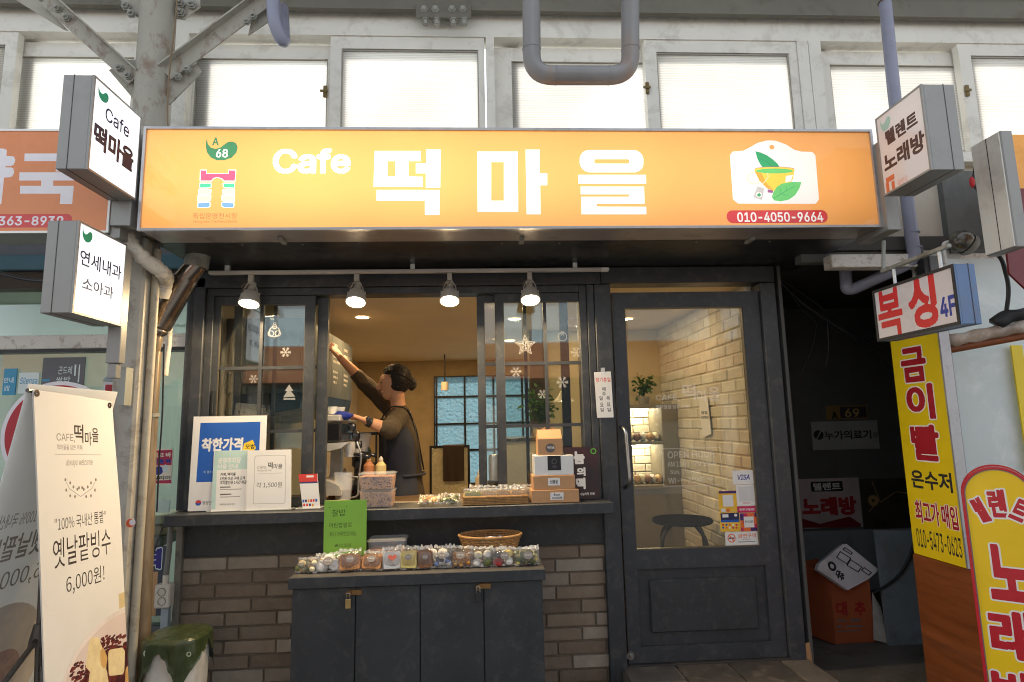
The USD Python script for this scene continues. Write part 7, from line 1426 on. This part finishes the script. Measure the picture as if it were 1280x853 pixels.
WD = mat('stained_wood', S(128, 70, 34), .45, vary=.35, scale=5, stretch=(1, .25, 2.2), bump=.001, dirt=S(70, 36, 18), dscale=5, damt=.6)
put(yb, 'wood_base', bx(YX - .012, ynear - .04, .052, YX + .05, yfar + .0, zb_ - .003, .004), WD)
# front of the right neighbour: frosted window behind silver frame
rn = thing('frosted_shop', 'shop at the right edge with frosted glass behind a silver frame', 'building', (3.0, -.3, 0))
RNY = -.40; FG = mat('frosted_glass', S(206, 216, 216), .25, vary=.05, scale=1.2, dirt=S(236, 240, 240), dscale=2, damt=.8); SILV = mat('silver_frame', S(104, 106, 108), .45, .3)
X0 = at(1190, 520, Y=RNY)[0]
put(rn, 'pane', bx(X0 + .02, RNY + .02, .5, X0 + 2.2, RNY + .03, fz(322, 1250, RNY)), FG); put(rn, 'frame', [bx(X0 - .03, RNY - .02, 0, X0 + .03, RNY + .05, 2.35, .003)], SILV); put(rn, 'seal', bx(X0 - .06, RNY - .01, 0, X0 - .0305, RNY + .05, 2.35), LATCH)
put(rn, 'base_wall', bx(X0 + .03, RNY, 0, X0 + 2.2, RNY + .1, .5), GRW); put(rn, 'rear_wall', bx(X0 - .02, RNY + .11, .0, X0 + 2.2, RNY + .14, 2.42), mat('white_room', S(220, 222, 220), .7)); put(rn, 'upper_wall', bx(X0 + .2, RNY + .1, fz(322, 1250, RNY) + .005, X0 + 2.2, RNY + .15, 2.9), GRW); put(rn, 'side_wall', bx(X0 - .025, RNY + .051, 0, X0 - .005, RNY + .109, 2.42), GRW)
put(rn, 'yellow_strip', bx(at(1271, 500, Y=RNY)[0], RNY - .012, fz(590, 1275, RNY), at(1285, 500, Y=RNY)[0], RNY - .004, fz(432, 1275, RNY)), YF)
aw = thing('awning_roll', 'rolled brown and clear plastic awning at the right edge', 'awning', at(1235, 430, Y=-.6))
a, b = at(1186, 427, Y=-.58), at(1300, 405, Y=-.78); ns_ = 20; cen = np.linspace(0, 1, ns_)[:, None] * (b - a) + a
put(aw, 'roll', warp(tube(cen, .032 + .004 * np.sin(np.arange(ns_) * 1.3), 16), .008, 16), mat('awning_brown', S(172, 154, 138), .16, vary=.3, scale=14, dirt=S(210, 206, 200), dscale=8, damt=.7), smooth=True)
put(aw, 'lower_bar', tube([a + np.array([.0, 0, -.045]), b + np.array([0, 0, -.045])], .018, 10), WD, smooth=True); put(aw, 'tie', warp(tube(bend([at(1246, 405, Y=-.7), at(1262, 395, Y=-.72), at(1285, 392, Y=-.75)], .05, 6), .035, 10), .015, 20), LATCH, smooth=True)
single('window_cable', tube(bend([at(1244, 265, Y=-.75), at(1236, 310, Y=-.7), at(1252, 322, Y=-.7), at(1262, 360, Y=-.68), at(1258, 390, Y=-.66)], .1, 8), .010, 8), LATCH, 'black cable running down beside the frosted window', 'cable', smooth=True)
hb_ = thing('spare_sign_box', 'unlit blank white sign box with a grey edge at the right', 'sign', (2.35, -.75, 2.3))
HX = 2.36; n0, n1, n2 = at(1249, 163, X=HX), at(1260, 312, X=HX), at(1217, 182, X=HX)
put(hb_, 'casing', bx(HX + .004, n0[1], n1[2], HX + .062, n2[1] + .02, n0[2], .004), GREYBOX); put(hb_, 'face', bx(HX - .002, n0[1] + .006, n1[2] + .006, HX + .0038, n2[1] + .014, n0[2] - .006), mat('blank_face', S(222, 218, 208), .4, vary=.04, dirt=S(160, 150, 136), dscale=5, damt=.4)); put(hb_, 'seam', bx(HX - .003, (n0[1] + n2[1]) / 2, n1[2] + .006, HX - .0021, (n0[1] + n2[1]) / 2 + .004, n0[2] - .006), CASEIN)
put(hb_, 'wire', tube(bend([at(1219, 205, Y=-.62), at(1215, 230, Y=-.7), at(1228, 245, Y=-.75), at(1233, 285, Y=-.75)], .06, 8), .006, 6), LATCH); put(hb_, 'connector', ball(at(1215, 228, Y=-.71), (.012, .012, .03), 2), INKR, smooth=True)
rs2 = thing('orange_shop_sign', 'sliver of an orange shop sign at the right edge', 'sign', (3, -.8, 2.35)); q0, q1 = at(1267, 168, Y=-.80), at(1275, 300, Y=-.80)
put(rs2, 'panel', bx(q1[0] - .01, -.80, q1[2] + .12, q1[0] + 1.6, -.72, q0[2], .003), mat('print_orange_right', S(240, 160, 50), .35, coat=.3)); put(rs2, 'print', FRONT(-.80).mesh(FRONT(-.80).ell((1276, 265, 1300, 295)), .002, .001), STP)
rp2 = thing('red_plate', 'dark red hanging plate with a worn cream patch at the right edge', 'plate', at(1265, 370, Y=-.86)); RP2 = FRONT(-.86)
put(rp2, 'plate', RP2.mesh(RP2.poly([(1251, 235), (1290, 236), (1300, 378), (1262, 342)]), 0, .012), mat('plate_red', S(112, 34, 40), .4, vary=.12, dirt=S(80, 40, 40), dscale=5, damt=.4)); put(rp2, 'patch', RP2.mesh(RP2.poly([(1259, 281), (1290, 280), (1292, 292), (1261, 293)]), .002, .001), mat('patch_cream', S(180, 150, 120), .6, vary=.3, scale=50))
gl = thing('globe_lamp', 'grey metal globe lamp on a white arm under the lintel', 'lamp', at(1201, 315, Y=-.42)); q = at(1202, 302, Y=-.42)
put(gl, 'globe', ball(q, .062, 3), mat('globe_metal', S(120, 116, 108), .2, .8, vary=.2, dirt=S(90, 80, 66), dscale=8, damt=.5), smooth=True); put(gl, 'collar', turn(lathe([(.0, -.07), (.05, -.068), (.062, -.05), (.060, -.03)], 20), [0, 1, 0], -60).apply_translation(q), STEEL_GREY, smooth=40)
put(gl, 'arm', tube(bend([q + np.array([-.04, .03, .01]), q + np.array([-.085, .03, -.0]), q + np.array([-.085, .03, -.12])], .03, 6), .010, 10), WHITE, smooth=True); put(gl, 'back_arm', bx(q[0] - .01, q[1] + .05, q[2] - .012, q[0] + .01, -.28, q[2] + .012), STEEL_GREY)
# arched standing light box
ar = thing('arched_sign', 'yellow arch topped standing sign with a red rim at the lower right', 'sign', at(1250, 900, Y=-1.15))
AYp = -1.15; APl = Plane((at(1250, 700, Y=AYp)), (math.cos(.72), -math.sin(.72), 0), (0, 0, 1))
lft = APl.px(1206, 650)[0]; topv = APl.px(1246, 584)[1]; cxu = APl.px(1250, 640)[0]; R2 = cxu - lft; botv = -APl.o[2] + .01
arch = unary_union([sbox(cxu - R2, botv, cxu + R2, topv - R2), affinity.translate(Point(0, 0).buffer(R2, 32), cxu, topv - R2)])
ARD = mat('arch_red', S(190, 30, 44), .35, vary=.06, coat=.3); AYL = mat('arch_yellow', S(244, 204, 20), .4, vary=.05, scale=3, coat=.2)
put(ar, 'shell', APl.mesh(arch, -.002, .16), mat('arch_shell', S(206, 74, 76), .35, vary=.06, coat=.3)); put(ar, 'rim', APl.mesh(arch.difference(arch.buffer(-.009)), .006, .0075), ARD); put(ar, 'rear_rim', APl.mesh(arch.buffer(.004).difference(arch.buffer(-.006)), -.07, .008), ARD)
inner = arch.buffer(-.009)
L = [(inner.difference(inner.buffer(-.004)), GREYBOX, 'rule')]
def rot_text(t_, b_, ang, bold): p = APl.text(t_, b_, bold); return affinity.rotate(p, ang, origin='centroid')
for t_, b_, a_ in (('텔', (1218, 622, 1233, 653), 20), ('렌', (1235, 612, 1258, 647), 2), ('트', (1265, 624, 1284, 652), -26), ('노', (1236, 682, 1292, 752), 0), ('래', (1238, 764, 1294, 828), 0), ('방', (1242, 840, 1298, 902), 0)):
    g_ = rot_text(t_, b_, a_, 3); L += [(g_.buffer(.006), PAPER, 'lettering'), (g_, ARD, 'lettering')]
printed(ar, APl, inner, [(p.intersection(inner), m, n) for p, m, n in L], .001, AYL)

# ------------------------------------------------------------------ the other side of the market street (seen in the glass)
op = thing('opposite_shop_row', 'shop row across the street with an orange sign band under white windows', 'building', (0, -8.6, 0))
OY_ = -8.5
put(op, 'wall', bx(-14, OY_ - 3.5, 0, 14, OY_ - .1, 3.15), mat('opposite_wall', S(136, 136, 134), .8, vary=.1)); put(op, 'upper_beam', bx(-14, OY_ - .3, 4.35, 14, OY_ - .1, 4.7), mat('opposite_wall', S(136, 136, 134))); put(op, 'sign_band', bx(-9, OY_ - .1, 2.35, 9, OY_ + .5, 3.05, .01), mat('opposite_orange', S(156, 100, 66), .5, vary=.05))
for k in range(9):
    x = -9 + k * 2.02
    put(op, 'window', bx(x, OY_ - .2, 3.16, x + 1.8, OY_ - .19, 4.34), GLASS); put(op, 'window_frame', bx(x + 1.81, OY_ - .3, 3.151, x + 2.0, OY_ - .12, 4.349), mat('opposite_frame', S(120, 118, 112), .6))
for k, x in enumerate((-6.5, -4.2, -1.9, .5, 2.9, 5.2)):
    put(op, 'shopfront', bx(x, OY_ - .099, .25, x + 1.9, OY_ - .04, 2.3), mat('opposite_glass_%s' % ('dark', 'teal', 'brown')[k % 3], S(*((70, 74, 78), (90, 110, 112), (110, 92, 78))[k % 3]), .3)); put(op, 'pillar', bx(x + 1.95, OY_ - .099, 0, x + 2.25, OY_ + .2, 2.34), mat('opposite_pillar', S(170, 164, 152), .7))
